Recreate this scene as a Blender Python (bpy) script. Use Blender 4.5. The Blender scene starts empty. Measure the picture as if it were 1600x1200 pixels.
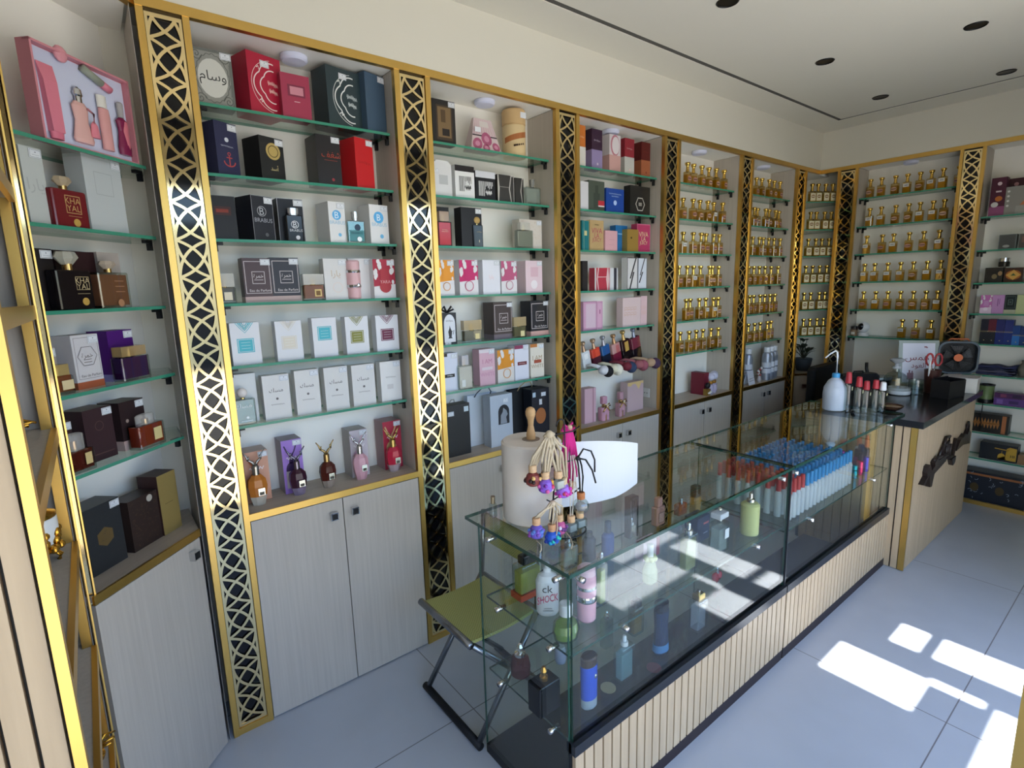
import bpy, bmesh, math, random
from mathutils import Vector, Matrix
random.seed(7)
C = bpy.context.scene.collection
SC = bpy.context.scene
PI = math.pi
# ------------------------------------------------------------------ camera
cam = bpy.data.cameras.new('camera')
cam.sensor_width = 36.0
cam.lens = 18.783
cam.clip_start = 0.02
camo = bpy.data.objects.new('camera', cam)
C.objects.link(camo)
SC.camera = camo
_y, _p, _r = (math.radians(a) for a in (38.034, 10.124, -1.6015))
_f = Vector((math.sin(_y) * math.cos(_p), math.cos(_y) * math.cos(_p), -math.sin(_p)))
_r0 = Vector((math.cos(_y), -math.sin(_y), 0))
_u0 = _r0.cross(_f)
_rt = math.cos(_r) * _r0 + math.sin(_r) * _u0
_up = -math.sin(_r) * _r0 + math.cos(_r) * _u0
camo.matrix_world = Matrix(((_rt.x, _up.x, -_f.x, 0), (_rt.y, _up.y, -_f.y, -2.13015),
                            (_rt.z, _up.z, -_f.z, 1.705), (0, 0, 0, 1)))
# ------------------------------------------------------------------ daylight
SUN_EL = math.radians(62)
w = bpy.data.worlds.new('world')
SC.world = w
w.use_nodes = True
nt = w.node_tree
bg = nt.nodes['Background']
sky = nt.nodes.new('ShaderNodeTexSky')
sky.sky_type = 'NISHITA'
sky.sun_disc = False
sky.sun_elevation = SUN_EL
sky.sun_rotation = PI          # the sun stands in front of the shop window
sky.dust_density = 0.4
sky.ozone_density = 4.0
nt.links.new(sky.outputs[0], bg.inputs[0])
bg.inputs[1].default_value = 0.85
sl = bpy.data.lights.new('sun', 'SUN')
sl.energy = 27
sl.angle = math.radians(0.6)
sl.color = (1, .97, .92)
so = bpy.data.objects.new('sun', sl)
C.objects.link(so)
so.rotation_euler = (PI / 2 - SUN_EL, 0, 0)     # shines towards +y and down
so.location = (2, -8, 9)
SC.view_settings.view_transform = 'Standard'
SC.view_settings.look = 'None'
SC.view_settings.gamma = 1
SC.view_settings.exposure = 0.12
SC.view_settings.use_curve_mapping = False
SC.cycles.max_bounces = 10
SC.cycles.diffuse_bounces = 5
SC.cycles.glossy_bounces = 5
SC.cycles.transparent_max_bounces = 24
SC.cycles.sample_clamp_indirect = 6
SC.cycles.caustics_reflective = False
SC.cycles.caustics_refractive = False
# ------------------------------------------------------------------ materials
_mats = {}
def lin(h):
    return tuple(((v / 12.92) if v <= .04045 else ((v + .055) / 1.055) ** 2.4)
                 for v in (int(h[i:i + 2], 16) / 255 for i in (0, 2, 4))) + (1,)
def M(h, rough=.45, metal=0.0, alpha=1.0):
    k = (h, rough, metal, alpha)
    if k not in _mats:
        m = bpy.data.materials.new('paint_' + h)
        m.use_nodes = True
        b = m.node_tree.nodes['Principled BSDF']
        b.inputs['Base Color'].default_value = lin(h)
        b.inputs['Roughness'].default_value = rough
        b.inputs['Metallic'].default_value = metal
        b.inputs['Specular IOR Level'].default_value = .3
        if alpha < 1:      # clear goods: see-through face on, glossy towards the rim
            n, l = m.node_tree.nodes, m.node_tree.links
            fr = n.new('ShaderNodeLayerWeight'); fr.inputs[0].default_value = .32
            ma = n.new('ShaderNodeMath'); ma.operation = 'MULTIPLY_ADD'; ma.inputs[1].default_value = .35; ma.inputs[2].default_value = alpha; ma.use_clamp = True
            l.new(fr.outputs['Fresnel'], ma.inputs[0]); l.new(ma.outputs[0], b.inputs['Alpha'])
        m.diffuse_color = lin(h)[:3] + (alpha,)
        _mats[k] = m
    return _mats[k]
def nodes(name):
    m = bpy.data.materials.new(name)
    m.use_nodes = True
    return m, m.node_tree.nodes, m.node_tree.links, m.node_tree.nodes['Principled BSDF']
def wood(name, c1, c2, scale, rough=.5, bump=.05):
    m, n, l, b = nodes(name)
    tc = n.new('ShaderNodeTexCoord'); mp = n.new('ShaderNodeMapping')
    mp.inputs['Scale'].default_value = scale
    no = n.new('ShaderNodeTexNoise'); no.inputs['Scale'].default_value = 1; no.inputs['Detail'].default_value = 6
    rp = n.new('ShaderNodeValToRGB')
    rp.color_ramp.elements[0].position = .3; rp.color_ramp.elements[0].color = lin(c1)
    rp.color_ramp.elements[1].position = .7; rp.color_ramp.elements[1].color = lin(c2)
    l.new(tc.outputs['Object'], mp.inputs[0]); l.new(mp.outputs[0], no.inputs[0])
    l.new(no.outputs[0], rp.inputs[0]); l.new(rp.outputs[0], b.inputs['Base Color'])
    b.inputs['Roughness'].default_value = rough
    return m
def paint(name, c, amt=.04, scale=3, rough=.7):
    m, n, l, b = nodes(name)
    tc = n.new('ShaderNodeTexCoord'); no = n.new('ShaderNodeTexNoise')
    no.inputs['Scale'].default_value = scale; no.inputs['Detail'].default_value = 4
    mx = n.new('ShaderNodeMixRGB'); mx.blend_type = 'MULTIPLY'; mx.inputs[0].default_value = amt
    mx.inputs[1].default_value = lin(c)
    l.new(tc.outputs['Object'], no.inputs[0]); l.new(no.outputs[0], mx.inputs[2])
    l.new(mx.outputs[0], b.inputs['Base Color']); b.inputs['Roughness'].default_value = rough
    return m
def pane(name, tint, ior=1.5):
    m = bpy.data.materials.new(name)
    m.use_nodes = True
    n, l = m.node_tree.nodes, m.node_tree.links
    n.clear()
    o = n.new('ShaderNodeOutputMaterial'); t = n.new('ShaderNodeBsdfTransparent'); g = n.new('ShaderNodeBsdfGlossy')
    fr = n.new('ShaderNodeFresnel'); mx = n.new('ShaderNodeMixShader')
    t.inputs[0].default_value = lin(tint); g.inputs['Roughness'].default_value = 0.0
    ge = n.new('ShaderNodeNewGeometry'); mr = n.new('ShaderNodeMapRange')      # same reflection on both faces of a thin pane
    mr.inputs['To Min'].default_value = ior; mr.inputs['To Max'].default_value = 1 / ior
    l.new(ge.outputs['Backfacing'], mr.inputs['Value']); l.new(mr.outputs[0], fr.inputs[0])
    l.new(fr.outputs[0], mx.inputs[0]); l.new(t.outputs[0], mx.inputs[1]); l.new(g.outputs[0], mx.inputs[2])
    l.new(mx.outputs[0], o.inputs[0])
    m.diffuse_color = (.8, .9, .85, .2)
    return m
GREY = wood('grey_oak_board', 'b0a79c', 'bab1a6', (90, 90, 2.4))
SLAT = wood('pale_slat_wood', 'ae977a', 'bea688', (40, 40, 2.0), .55)
SILL = wood('warm_grey_board', 'a79a8b', 'b3a697', (3, 90, 90))
WHITE = paint('white_back_board', 'efebe2', .03)
CREAM = paint('cream_wall_paint', 'd9d4c6', .04)
CEIL = paint('ceiling_paint', 'e2ddcf', .04)
GOLD = M('dab263', .34, 1.0)
GOLDM = M('e8d09a', .07, 1.0)
BLACKM = M('0c0b0d', .06)
BLACK = M('17171a', .4)
STONE = M('1d1d20', .16)
CHROME = M('d0d0d2', .1, 1.0)
GLASS = pane('clear_pane', 'f9fcfa')
SHELF = pane('shelf_pane', 'f1f8f4')
GEDGE = M('3c8a70', .15, 0, .92)
GEDGE2 = M('24463c', .12, 0, .9)
CLR = pane('clear_bottle_glass', 'e3e9e6', 1.75)
CLRA = pane('warm_bottle_glass', 'eedfb4', 1.7)
WOODL = M('c39a6b', .5)
def floor_mat():
    m, n, l, b = nodes('grey_floor_tile')
    g = n.new('ShaderNodeNewGeometry'); s = n.new('ShaderNodeSeparateXYZ'); l.new(g.outputs['Position'], s.inputs[0])
    def line(out, off, per):
        a = n.new('ShaderNodeMath'); a.operation = 'SUBTRACT'; a.inputs[1].default_value = off; l.new(out, a.inputs[0])
        d = n.new('ShaderNodeMath'); d.operation = 'PINGPONG'; d.inputs[1].default_value = per / 2; l.new(a.outputs[0], d.inputs[0])
        c = n.new('ShaderNodeMath'); c.operation = 'LESS_THAN'; c.inputs[1].default_value = .0022; l.new(d.outputs[0], c.inputs[0])
        return c.outputs[0]
    mx = n.new('ShaderNodeMath'); mx.operation = 'MAXIMUM'
    l.new(line(s.outputs[0], 1.04, 1.37), mx.inputs[0]); l.new(line(s.outputs[1], -.482, .622), mx.inputs[1])
    no = n.new('ShaderNodeTexNoise'); no.inputs['Scale'].default_value = 5; l.new(g.outputs['Position'], no.inputs[0])
    rp = n.new('ShaderNodeValToRGB'); rp.color_ramp.elements[0].color = lin('adb3bd'); rp.color_ramp.elements[1].color = lin('b9bfc9')
    l.new(no.outputs[0], rp.inputs[0])
    mc = n.new('ShaderNodeMixRGB'); mc.inputs[2].default_value = lin('77757a')
    l.new(mx.outputs[0], mc.inputs[0]); l.new(rp.outputs[0], mc.inputs[1]); l.new(mc.outputs[0], b.inputs['Base Color'])
    b.inputs['Roughness'].default_value = .33
    return m
# ------------------------------------------------------------------ mesh helpers
class MB:
    def __init__(s): s.v = []; s.f = []; s.m = []; s.mats = []; s.sm = []
    def mi(s, mat):
        if mat not in s.mats: s.mats.append(mat)
        return s.mats.index(mat)
    def face(s, pts, mat, smooth=False):
        b = len(s.v); s.v += [tuple(p) for p in pts]; s.f.append(tuple(range(b, b + len(pts)))); s.m.append(s.mi(mat)); s.sm.append(smooth)
    def add(s, vs, fs, mat, smooth=False):
        b = len(s.v); s.v += [tuple(p) for p in vs]; k = s.mi(mat)
        for f in fs: s.f.append(tuple(b + i for i in f)); s.m.append(k); s.sm.append(smooth)
    def box(s, x0, x1, y0, y1, z0, z1, mat, T=None, emat=None, em=()):
        vs = [Vector((x, y, z)) for x in (x0, x1) for y in (y0, y1) for z in (z0, z1)]
        if T: vs = [T @ p for p in vs]
        fs = [(0, 1, 3, 2), (4, 6, 7, 5), (0, 4, 5, 1), (2, 3, 7, 6), (0, 2, 6, 4), (1, 5, 7, 3)]
        b = len(s.v); s.v += [tuple(p) for p in vs]
        for i, f in enumerate(fs):
            s.f.append(tuple(b + j for j in f)); s.m.append(s.mi(emat if i in em else mat)); s.sm.append(False)
    def rbox(s, w, d, h, r, mat, z0=0, y0=0, x0=0, seg=3, rv=0):
        """box with rounded upright edges (radius r), front at y0, base z0, optional chamfered top rv"""
        r = min(r, w * .49, d * .49); ring = []
        for cx, cy, a0 in ((w / 2 - r, r, -90), (w / 2 - r, d - r, 0), (-w / 2 + r, d - r, 90), (-w / 2 + r, r, 180)):
            for i in range(seg + 1):
                a = math.radians(a0 + 90 * i / seg); ring.append((x0 + cx + r * math.cos(a), y0 + cy + r * math.sin(a)))
        k = len(ring); lv = [(z0, 1), (z0 + h, 1)]
        if rv: lv = [(z0, 1 - rv / w), (z0 + rv, 1), (z0 + h - rv, 1), (z0 + h, 1 - 2 * rv / w)]
        vs = []
        for z, sc in lv:
            vs += [(x0 + (x - x0) * sc, y0 + d / 2 + (y - y0 - d / 2) * sc, z) for x, y in ring]
        fs = [(j * k + i, j * k + (i + 1) % k, (j + 1) * k + (i + 1) % k, (j + 1) * k + i) for j in range(len(lv) - 1) for i in range(k)]
        s.add(vs, fs, mat); s.add(vs[:k][::-1], [tuple(range(k))], mat); s.add(vs[-k:], [tuple(range(k))], mat)
    def lathe(s, prof, mat, n=16, c=(0, 0, 0), sy=1.0, smooth=True, rot=0, mats=None):
        vs = []
        for r, z in prof:
            vs += [(c[0] + r * math.cos(2 * PI * i / n + rot), c[1] + sy * r * math.sin(2 * PI * i / n + rot), c[2] + z) for i in range(n)]
        for j in range(len(prof) - 1):
            fs = [(j * n + i, j * n + (i + 1) % n, (j + 1) * n + (i + 1) % n, (j + 1) * n + i) for i in range(n)]
            b = len(s.v); s.add([vs[q] for q in range(j * n, j * n + 2 * n)], [tuple(q - j * n for q in f) for f in fs], mats[j] if mats else mat, smooth)
        s.add(vs[:n][::-1], [tuple(range(n))], mats[0] if mats else mat); s.add(vs[-n:], [tuple(range(n))], mats[-1] if mats else mat)
    def tube(s, pts, r, mat, n=8, r2=None, closed=False):
        pts = [Vector(p) for p in pts]; m = len(pts); vs = []
        up = Vector((0, 0, 1))
        for i, p in enumerate(pts):
            a = pts[(i - 1) % m] if (closed or i) else p; b = pts[(i + 1) % m] if (closed or i < m - 1) else p
            t = (b - a).normalized()
            u = t.cross(up)
            if u.length < 1e-3: u = t.cross(Vector((0, 1, 0)))
            u.normalize(); v = t.cross(u)
            rr = r if r2 is None else r + (r2 - r) * i / (m - 1)
            vs += [p + rr * (math.cos(2 * PI * k / n) * u + math.sin(2 * PI * k / n) * v) for k in range(n)]
        q = m if closed else m - 1
        fs = [(i * n + k, i * n + (k + 1) % n, ((i + 1) % m) * n + (k + 1) % n, ((i + 1) % m) * n + k) for i in range(q) for k in range(n)]
        if not closed: fs += [tuple(range(n))[::-1], tuple(range((m - 1) * n, m * n))]
        s.add(vs, fs, mat, True)
    def ball(s, c, r, mat, n=14, k=9, sc=(1, 1, 1)):
        prof = [(max(r * math.sin(PI * i / k), r * .02), -r * math.cos(PI * i / k)) for i in range(k + 1)]
        b = MB(); b.lathe(prof, mat, n)
        s.add([(c[0] + x * sc[0], c[1] + y * sc[1], c[2] + z * sc[2]) for x, y, z in b.v], b.f, mat, True)
    def build(s, name, parent=None, loc=None, rot=None):
        me = bpy.data.meshes.new(name)
        me.from_pydata(s.v, [], s.f)
        for m in s.mats: me.materials.append(m)
        me.polygons.foreach_set('material_index', s.m)
        me.polygons.foreach_set('use_smooth', s.sm)
        me.update()
        o = bpy.data.objects.new(name, me); C.objects.link(o)
        if parent: o.parent = parent
        if loc is not None: o.location = loc
        if rot is not None: o.rotation_euler = rot
        return o
def tag(o, label, cat, group=None, kind=None):
    if label: o['label'] = label
    if cat: o['category'] = cat
    if group: o['group'] = group
    if kind: o['kind'] = kind
    return o
def thing(name, label, cat, loc=(0, 0, 0), rz=0, group=None):
    o = bpy.data.objects.new(name, None); C.objects.link(o); o.empty_display_size = .05
    o.location = loc; o.rotation_euler = (0, 0, rz)
    return tag(o, label, cat, group)
def struct(name, mb):
    o = mb.build(name); o['kind'] = 'structure'; return o
def boxpart(name, parent, x0, x1, y0, y1, z0, z1, mat, **k):
    b = MB(); b.box(x0, x1, y0, y1, z0, z1, mat, **k); return b.build(name, parent)
def dup(root, loc, rz=None, label=None, group=None):
    r = root.copy(); C.objects.link(r); r.location = loc
    if rz is not None: r.rotation_euler = (0, 0, rz)
    if label: r['label'] = label
    if group: r['group'] = group
    for ch in list(root.children):
        c = ch.copy(); C.objects.link(c); c.parent = r
        for g in ch.children:
            d = g.copy(); C.objects.link(d); d.parent = c
    return r
_txt = {}
def text(t):
    """outline of a word as flat polygons, cap height 1, centred"""
    if t not in _txt:
        cu = bpy.data.curves.new('t', 'FONT'); cu.body = t; cu.resolution_u = 2
        o = bpy.data.objects.new('t', cu); C.objects.link(o)
        bpy.context.view_layer.update()
        me = o.evaluated_get(bpy.context.evaluated_depsgraph_get()).to_mesh()
        vs = [v.co.copy() for v in me.vertices]; fs = [tuple(p.vertices) for p in me.polygons]
        bpy.data.objects.remove(o); bpy.data.curves.remove(cu)
        xs = [v.x for v in vs]; ys = [v.y for v in vs]; cx = (min(xs) + max(xs)) / 2; cy = (min(ys) + max(ys)) / 2; hh = max(ys) - min(ys)
        _txt[t] = ([((v.x - cx) / hh, (v.y - cy) / hh) for v in vs], fs, (max(xs) - min(xs)) / hh)
    return _txt[t]
AR = {'خمرة': '\ufe93\ufeae\ufee4\ufea7', 'مسك': '\ufeda\ufeb4\ufee3', 'وسام': '\ufee1\ufe8e\ufeb3\ufeed', 'يارا': '\ufe8d\ufead\ufe8e\ufef3',
      'أسد': '\ufeaa\ufeb3\ufe83', 'شغف': '\ufed2\ufed0\ufeb7', 'همس': '\ufeb2\ufee4\ufeeb', 'العود': '\ufea9\ufeee\ufecc\ufedf\ufe8d'}
# ------------------------------------------------------------------ printed graphics on a front face
class Face:
    """draws flat print on a front face w x h lying in the plane y = y0, x from -w/2, z from z0"""
    def __init__(s, mb, w, h, y0=0.0, z0=0.0):
        s.mb, s.w, s.h, s.y0, s.z0, s.lay = mb, w, h, y0, z0, 0
    def nxt(s): s.lay += 1
    def P(s, x, z): return (x - s.w / 2, s.y0 - .0004 - .00012 * s.lay, s.z0 + z)
    def poly(s, pts, mat): s.mb.face([s.P(x, z) for x, z in pts], mat)
    def ribbon(s, pts, t, mat, closed=False):
        L = []; m = len(pts)
        for i in range(m):
            a = pts[(i - 1) % m] if (closed or i) else pts[i]; b = pts[(i + 1) % m] if (closed or i < m - 1) else pts[i]
            dx, dz = b[0] - a[0], b[1] - a[1]; q = math.hypot(dx, dz) or 1
            L.append(((pts[i][0] - dz / q * t / 2, pts[i][1] + dx / q * t / 2), (pts[i][0] + dz / q * t / 2, pts[i][1] - dx / q * t / 2)))
        for i in range(m if closed else m - 1):
            a, b = L[i], L[(i + 1) % m]; s.poly((a[1], b[1], b[0], a[0]), mat)
    def el(s, cx, cz, rx, rz, n=20, a0=0, a1=2 * PI):
        k = n if a1 - a0 > 6.28 else n + 1
        return [(cx + rx * math.cos(a0 + (a1 - a0) * i / n), cz + rz * math.sin(a0 + (a1 - a0) * i / n)) for i in range(k)]
    def draw(s, D):
        for d in D:
            s.nxt(); k = d[0]; w, h = s.w, s.h; a = d[1:]
            if k == 'r': s.poly([(a[0] * w, a[1] * h), (a[2] * w, a[1] * h), (a[2] * w, a[3] * h), (a[0] * w, a[3] * h)], M(a[4], .5))
            elif k == 'fr':
                t = a[4] * w; x0, z0, x1, z1 = a[0] * w, a[1] * h, a[2] * w, a[3] * h; m = M(a[5], .4)
                for q in ((x0, z0, x1, z0 + t), (x0, z1 - t, x1, z1), (x0, z0 + t, x0 + t, z1 - t), (x1 - t, z0 + t, x1, z1 - t)):
                    s.poly([(q[0], q[1]), (q[2], q[1]), (q[2], q[3]), (q[0], q[3])], m)
            elif k == 'd':
                r = a[2] * w; asp = a[4] if len(a) > 4 else 1
                s.poly(s.el(a[0] * w, a[1] * h, r, min(r * asp, h * .49)), M(a[3], .4))
            elif k == 'o': s.ribbon(s.el(a[0] * w, a[1] * h, a[2] * w, a[2] * w), a[3] * w, M(a[4], .4), True)
            elif k == 't':
                vs, fs, ww = text(AR.get(a[0], a[0])); sc = min(a[3] * h, .92 * w / ww)
                s.mb.add([s.P(a[1] * w + x * sc, a[2] * h + z * sc) for x, z in vs], fs, M(a[4], .4))
            elif k == 'p': s.poly([(x * w, z * h) for x, z in a[0]], M(a[1], .45))
            elif k == 'q':
                n = 26; s.ribbon([((a[0] - a[2] / 2 + a[2] * i / n) * w, (a[1] + a[3] * .5 * math.sin(i * 1.9) * (1 if i % 3 else .4)) * h) for i in range(n + 1)], .014 * w, M(a[4], .4))
            elif k == 'curl':
                m = M(a[0], .4)
                for cx, cz, sx, sz in ((.16, .12, 1, 1), (.84, .12, -1, 1), (.16, .88, 1, -1), (.84, .88, -1, -1)):
                    s.ribbon([((cx + sx * .13 * (1 - i / 20) * math.cos(i * .55)) * w, (cz + sz * .1 * (1 - i / 20) * math.sin(i * .55)) * h) for i in range(20)], .02 * w, m)
                    s.ribbon([((cx - sx * .1) * w, (cz + sz * (.1 + .012 * i)) * h) if i % 2 else ((cx - sx * .06) * w, (cz + sz * (.1 + .012 * i)) * h) for i in range(18)], .016 * w, m)
                s.ribbon([((.5 + .4 * math.cos(t) * (1 + .03 * math.sin(t * 18))) * w, (.5 + .42 * math.sin(t) * (1 + .03 * math.sin(t * 18))) * h) for t in [i * 2 * PI / 90 for i in range(90)]], .016 * w, m, True)
            elif k == 'arab':
                m = M(a[0], .4); cx, cz, R = .78 * w, .5 * h, .4 * h
                cl = lambda L: [p for p in L if 0 < p[0] < w and 0 < p[1] < h]
                s.ribbon(cl(s.el(cx, cz, R * 1.08, R * 1.08, 60)), .008 * w, m) if 0 else s.ribbon(cl(s.el(cx, cz, R * 1.08, R * 1.08, 60, PI * .55, PI * 1.45)), .012 * w, m)
                for f, t in ((.86, .03), (.6, .03)):
                    L = [(cx + R * f * (1 + .14 * abs(math.sin(2.5 * th))) * math.cos(th), cz + R * f * (1 + .14 * abs(math.sin(2.5 * th))) * math.sin(th)) for th in [PI * .5 + PI * i / 50 for i in range(51)]]
                    s.ribbon(cl(L), t * w, m)
                for th in (2.4, 3.9):
                    x, z = cx + R * .98 * math.cos(th), cz + R * .98 * math.sin(th)
                    s.ribbon([(x - .05 * w, z), (x, z + .03 * h), (x + .02 * w, z - .02 * h), (x + .08 * w, z + .01 * h)], .026 * w, m)
            elif k == 'anchor':
                m = M(a[0], .4); cx, cz = .55 * w, .3 * h
                s.ribbon([(cx, cz + .1 * h), (cx, cz - .1 * h)], .05 * w, m); s.ribbon([(cx - .13 * w, cz + .05 * h), (cx + .13 * w, cz + .05 * h)], .04 * w, m)
                s.ribbon(s.el(cx, cz - .02 * h, .25 * w, .09 * h, 14, PI, 2 * PI), .05 * w, m); s.ribbon(s.el(cx, cz + .12 * h, .06 * w, .06 * w, 10), .03 * w, m, True)
            elif k == 'swirl':
                rn = random.Random(len(s.mb.v)); m = M(a[0], .45)
                s.poly([(0, a[1] * h), (w, a[1] * h + .06 * h), (w, h), (0, h)], m); s.nxt()
                mw = M('dcd8d8', .5)
                for i in range(16):
                    s.nxt(); x, z = rn.random() * w, (a[1] + .05 + rn.random() * (.92 - a[1])) * h
                    if .25 * w < x < .75 * w and z < .8 * h: x = .12 * w if i % 2 else .88 * w
                    r = (.04 + .05 * rn.random()) * w; p = s.el(x, z, r, r * (1 + rn.random()), 9)
                    s.poly([(min(max(q[0], 0), w), min(q[1], h)) for q in p], mw)
            elif k == 'orn':
                m = M(a[0], .45)
                for i in range(4):
                    r = .3 - .065 * i
                    s.ribbon([((.5 - r) * w, h * .995), ((.5 - r * .55) * w, (1 - r * .42) * h), (.5 * w, (1 - r * .82) * h), ((.5 + r * .55) * w, (1 - r * .42) * h), ((.5 + r) * w, h * .995)], .024 * w, m)
                for i in range(-3, 4): s.ribbon([((.5 + .07 * i) * w, .995 * h), ((.5 + .02 * i) * w, (.8 + .03 * abs(i)) * h)], .014 * w, m)
            elif k == 'geniep':
                m = M(a[0], .4); cx = .42 * w
                s.poly(s.el(cx, .44 * h, .28 * w, .15 * h), m); s.poly([(cx - .1 * w, .56 * h), (cx + .1 * w, .56 * h), (cx + .1 * w, .66 * h), (cx - .1 * w, .66 * h)], m); s.nxt()
                s.poly([(cx - .3 * w, .1 * h), (cx + .3 * w, .1 * h), (cx + .29 * w, .42 * h), (cx - .29 * w, .42 * h)], M('b5a9a8', .5))
                for q in (-1, 1): s.ribbon([(cx, .66 * h), (cx + q * .1 * w, .74 * h), (cx + q * .17 * w, .78 * h), (cx + q * .3 * w, .9 * h)], .07 * w, m)
                s.nxt(); s.ribbon([((.2 + .6 * i / 16) * w, (.66 + .03 * math.sin(i * 1.7)) * h) for i in range(17)], .035 * w, M('e4dcdc', .4))
            elif k == 'bars':
                rn = random.Random(3); m = M(a[0], .5); x = a[1]
                while x < a[3]:
                    b = .012 + .02 * rn.random(); cut = a[2] + (a[4] - a[2]) * (.45 + .3 * rn.random()) * (1 if x > .45 else 0)
                    s.poly([(x * w, cut * h), ((x + b) * w, cut * h), ((x + b) * w, a[4] * h), (x * w, a[4] * h)], m); x += b + .016 + .012 * rn.random()
                s.ribbon([((.5 + .3 * i / 14) * w, (a[2] + .12 + .08 * math.sin(i * 1.6)) * h) for i in range(15)], .04 * w, m)
            elif k == 'blk':
                m = M(a[0], .5)
                for i in range(8):
                    z = a[2] + (a[4] - a[2]) * (i // 4) * .55; x = a[1] + (a[3] - a[1]) * (i % 4) / 4; b = (a[3] - a[1]) / 4 * .7; hh = (a[4] - a[2]) * .4
                    s.ribbon([(x * w, z * h), (x * w, (z + hh) * h), ((x + b) * w, (z + hh) * h), ((x + b) * w, (z + hh * .4) * h), (x * w, (z + hh * .4) * h)], .02 * w, m)
            elif k in ('archp', 'archh'):
                m = M(a[0], .45); x0, x1, z0, z1, sp = ((.1, .9, .06, .95, .3) if k == 'archp' else (.35, .85, .42, .8, .14))
                s.poly([(x0 * w, z0 * h), (x1 * w, z0 * h)] + s.el((x0 + x1) / 2 * w, (z1 - sp) * h, (x1 - x0) / 2 * w, sp * h, 14, 0, PI), m)
                if k == 'archh':
                    s.nxt(); s.poly([(.44 * w, .43 * h), (.74 * w, .43 * h), (.7 * w, .55 * h), (.78 * w, .6 * h), (.72 * w, .68 * h), (.58 * w, .74 * h), (.55 * w, .66 * h), (.46 * w, .6 * h)], M('8d929a', .4))
            elif k == 'lant':
                m = M(a[0], .4)
                s.poly([(.42 * w, .24 * h), (.62 * w, .24 * h), (.66 * w, .4 * h), (.56 * w, .5 * h), (.5 * w, .6 * h), (.47 * w, .5 * h), (.38 * w, .4 * h)], m)
                s.ribbon([(.66 * w, .4 * h), (.8 * w, .44 * h), (.72 * w, .3 * h)], .04 * w, m); s.poly([(.36 * w, .18 * h), (.68 * w, .18 * h), (.6 * w, .24 * h), (.44 * w, .24 * h)], m)
            elif k in ('hex', 'hex2', 'hexf'):
                m = M(a[0], .35, .5 if k == 'hexf' else 0); cx, cz, r = (.5, .38, .22) if k == 'hex' else (.5, .6, .36) if k == 'hex2' else (.48, .5, .25)
                L = [(cx * w + r * w * math.cos(i * PI / 3 + (PI / 6 if k == 'hexf' else 0)), cz * h + r * w * math.sin(i * PI / 3 + (PI / 6 if k == 'hexf' else 0))) for i in range(6)]
                if k == 'hexf': s.poly(L, m)
                else:
                    s.ribbon(L, .03 * w if k == 'hex' else .012 * w, m, True)
                    if k == 'hex2': s.ribbon([(2 * cx * w - x + .02 * w, z * .97 + .02 * h) for x, z in L], .01 * w, m, True)
                    else:
                        for q in (.42, .38, .34): s.ribbon([(.42 * w, q * h), (.58 * w, q * h)], .02 * w, m)
            elif k == 'speck':
                rn = random.Random(11); m = M(a[0], .5)
                for i in range(a[1]):
                    x, z, t, r = rn.uniform(.06, .94) * w, rn.uniform(.06, .94) * h, rn.random() * PI, (.015 + .02 * rn.random()) * min(w, h * 1.5)
                    s.ribbon([(min(max(x + q * r * math.cos(t + q * .4), .002), w - .002), min(max(z + q * r * math.sin(t + q * .4), .002), h - .002)) for q in (-1.5, -.5, .5, 1.5)], .008 * w, m)
            elif k == 'zig':
                m = M(a[0], .4); s.ribbon([(.04 * w, .5 * h), (.76 * w, .5 * h)], .03 * h, m)
                for i in range(8):
                    x = (.08 + .085 * i) * w
                    s.poly([(x, .5 * h), (x + .05 * w, .78 * h), (x + .09 * w, .5 * h), (x + .05 * w, .22 * h)], m)
            elif k == 'sky':
                m = M(a[0], .35, .6)
                s.poly([(.48 * w, .1 * h), (.98 * w, .1 * h), (.98 * w, .85 * h), (.8 * w, .9 * h), (.72 * w, .8 * h), (.7 * w, .35 * h)] , m)
                s.poly([(.5 * w, .1 * h), (.7 * w, .1 * h)] + s.el(.6 * w, .28 * h, .1 * w, .2 * h, 10, 0, PI), m); s.ribbon([(.6 * w, .45 * h), (.6 * w, .62 * h)], .012 * w, m)
                s.ribbon([(.4 * w, .74 * h), (.78 * w, .7 * h)], .05 * h, m); s.nxt()
                for x in (.83, .88, .92): s.poly([(x * w, .3 * h), ((x + .02) * w, .3 * h), ((x + .02) * w, .45 * h), (x * w, .45 * h)], M('2a2418', .5))
LX = 5.087
P0 = (-.085, -.31)
SQ = math.sqrt(.5)
def place(wall, s, y, z):
    """point and turn for something standing at run s, depth y behind the front plane of a wall of cabinets"""
    if wall == 'L': return (s, y, z), 0
    if wall == 'R': return (LX + y, -s, z), -PI / 2
    return (P0[0] + SQ * s - SQ * y, P0[1] + SQ * s + SQ * y, z), PI / 4
def sticker(parent, w, h, st, zs=0, y=0):
    sw, sh = .034, .022
    x1 = (st[0] * w - w / 2) if st else (w / 2 - .002); z1 = (st[1] * h) if st else h - .004
    b = MB(); b.box(x1 - sw, x1, y - .0022, y - .0014, z1 - sh, z1, M('dcdee2', .5))
    f = Face(b, sw, sh, y - .0022, z1 - sh)
    b2 = MB(); f2 = Face(b2, sw, sh); f2.draw([('fr', .06, .08, .94, .92, .02, '50545c'), ('d', .5, .66, .05, '6a6e76', 1), ('q', .5, .34, .6, .1, '6a6e76')])
    b.add([(x + x1 - sw / 2, yy + y - .0022, z + z1 - sh) for x, yy, z in b2.v], [], M('50545c', .4))
    off = len(b.v) - len(b2.v)
    for fc, mi in zip(b2.f, b2.m): b.f.append(tuple(off + i for i in fc)); b.m.append(b.mi(b2.mats[mi])); b.sm.append(False)
    b.build('price_sticker', parent)
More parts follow.
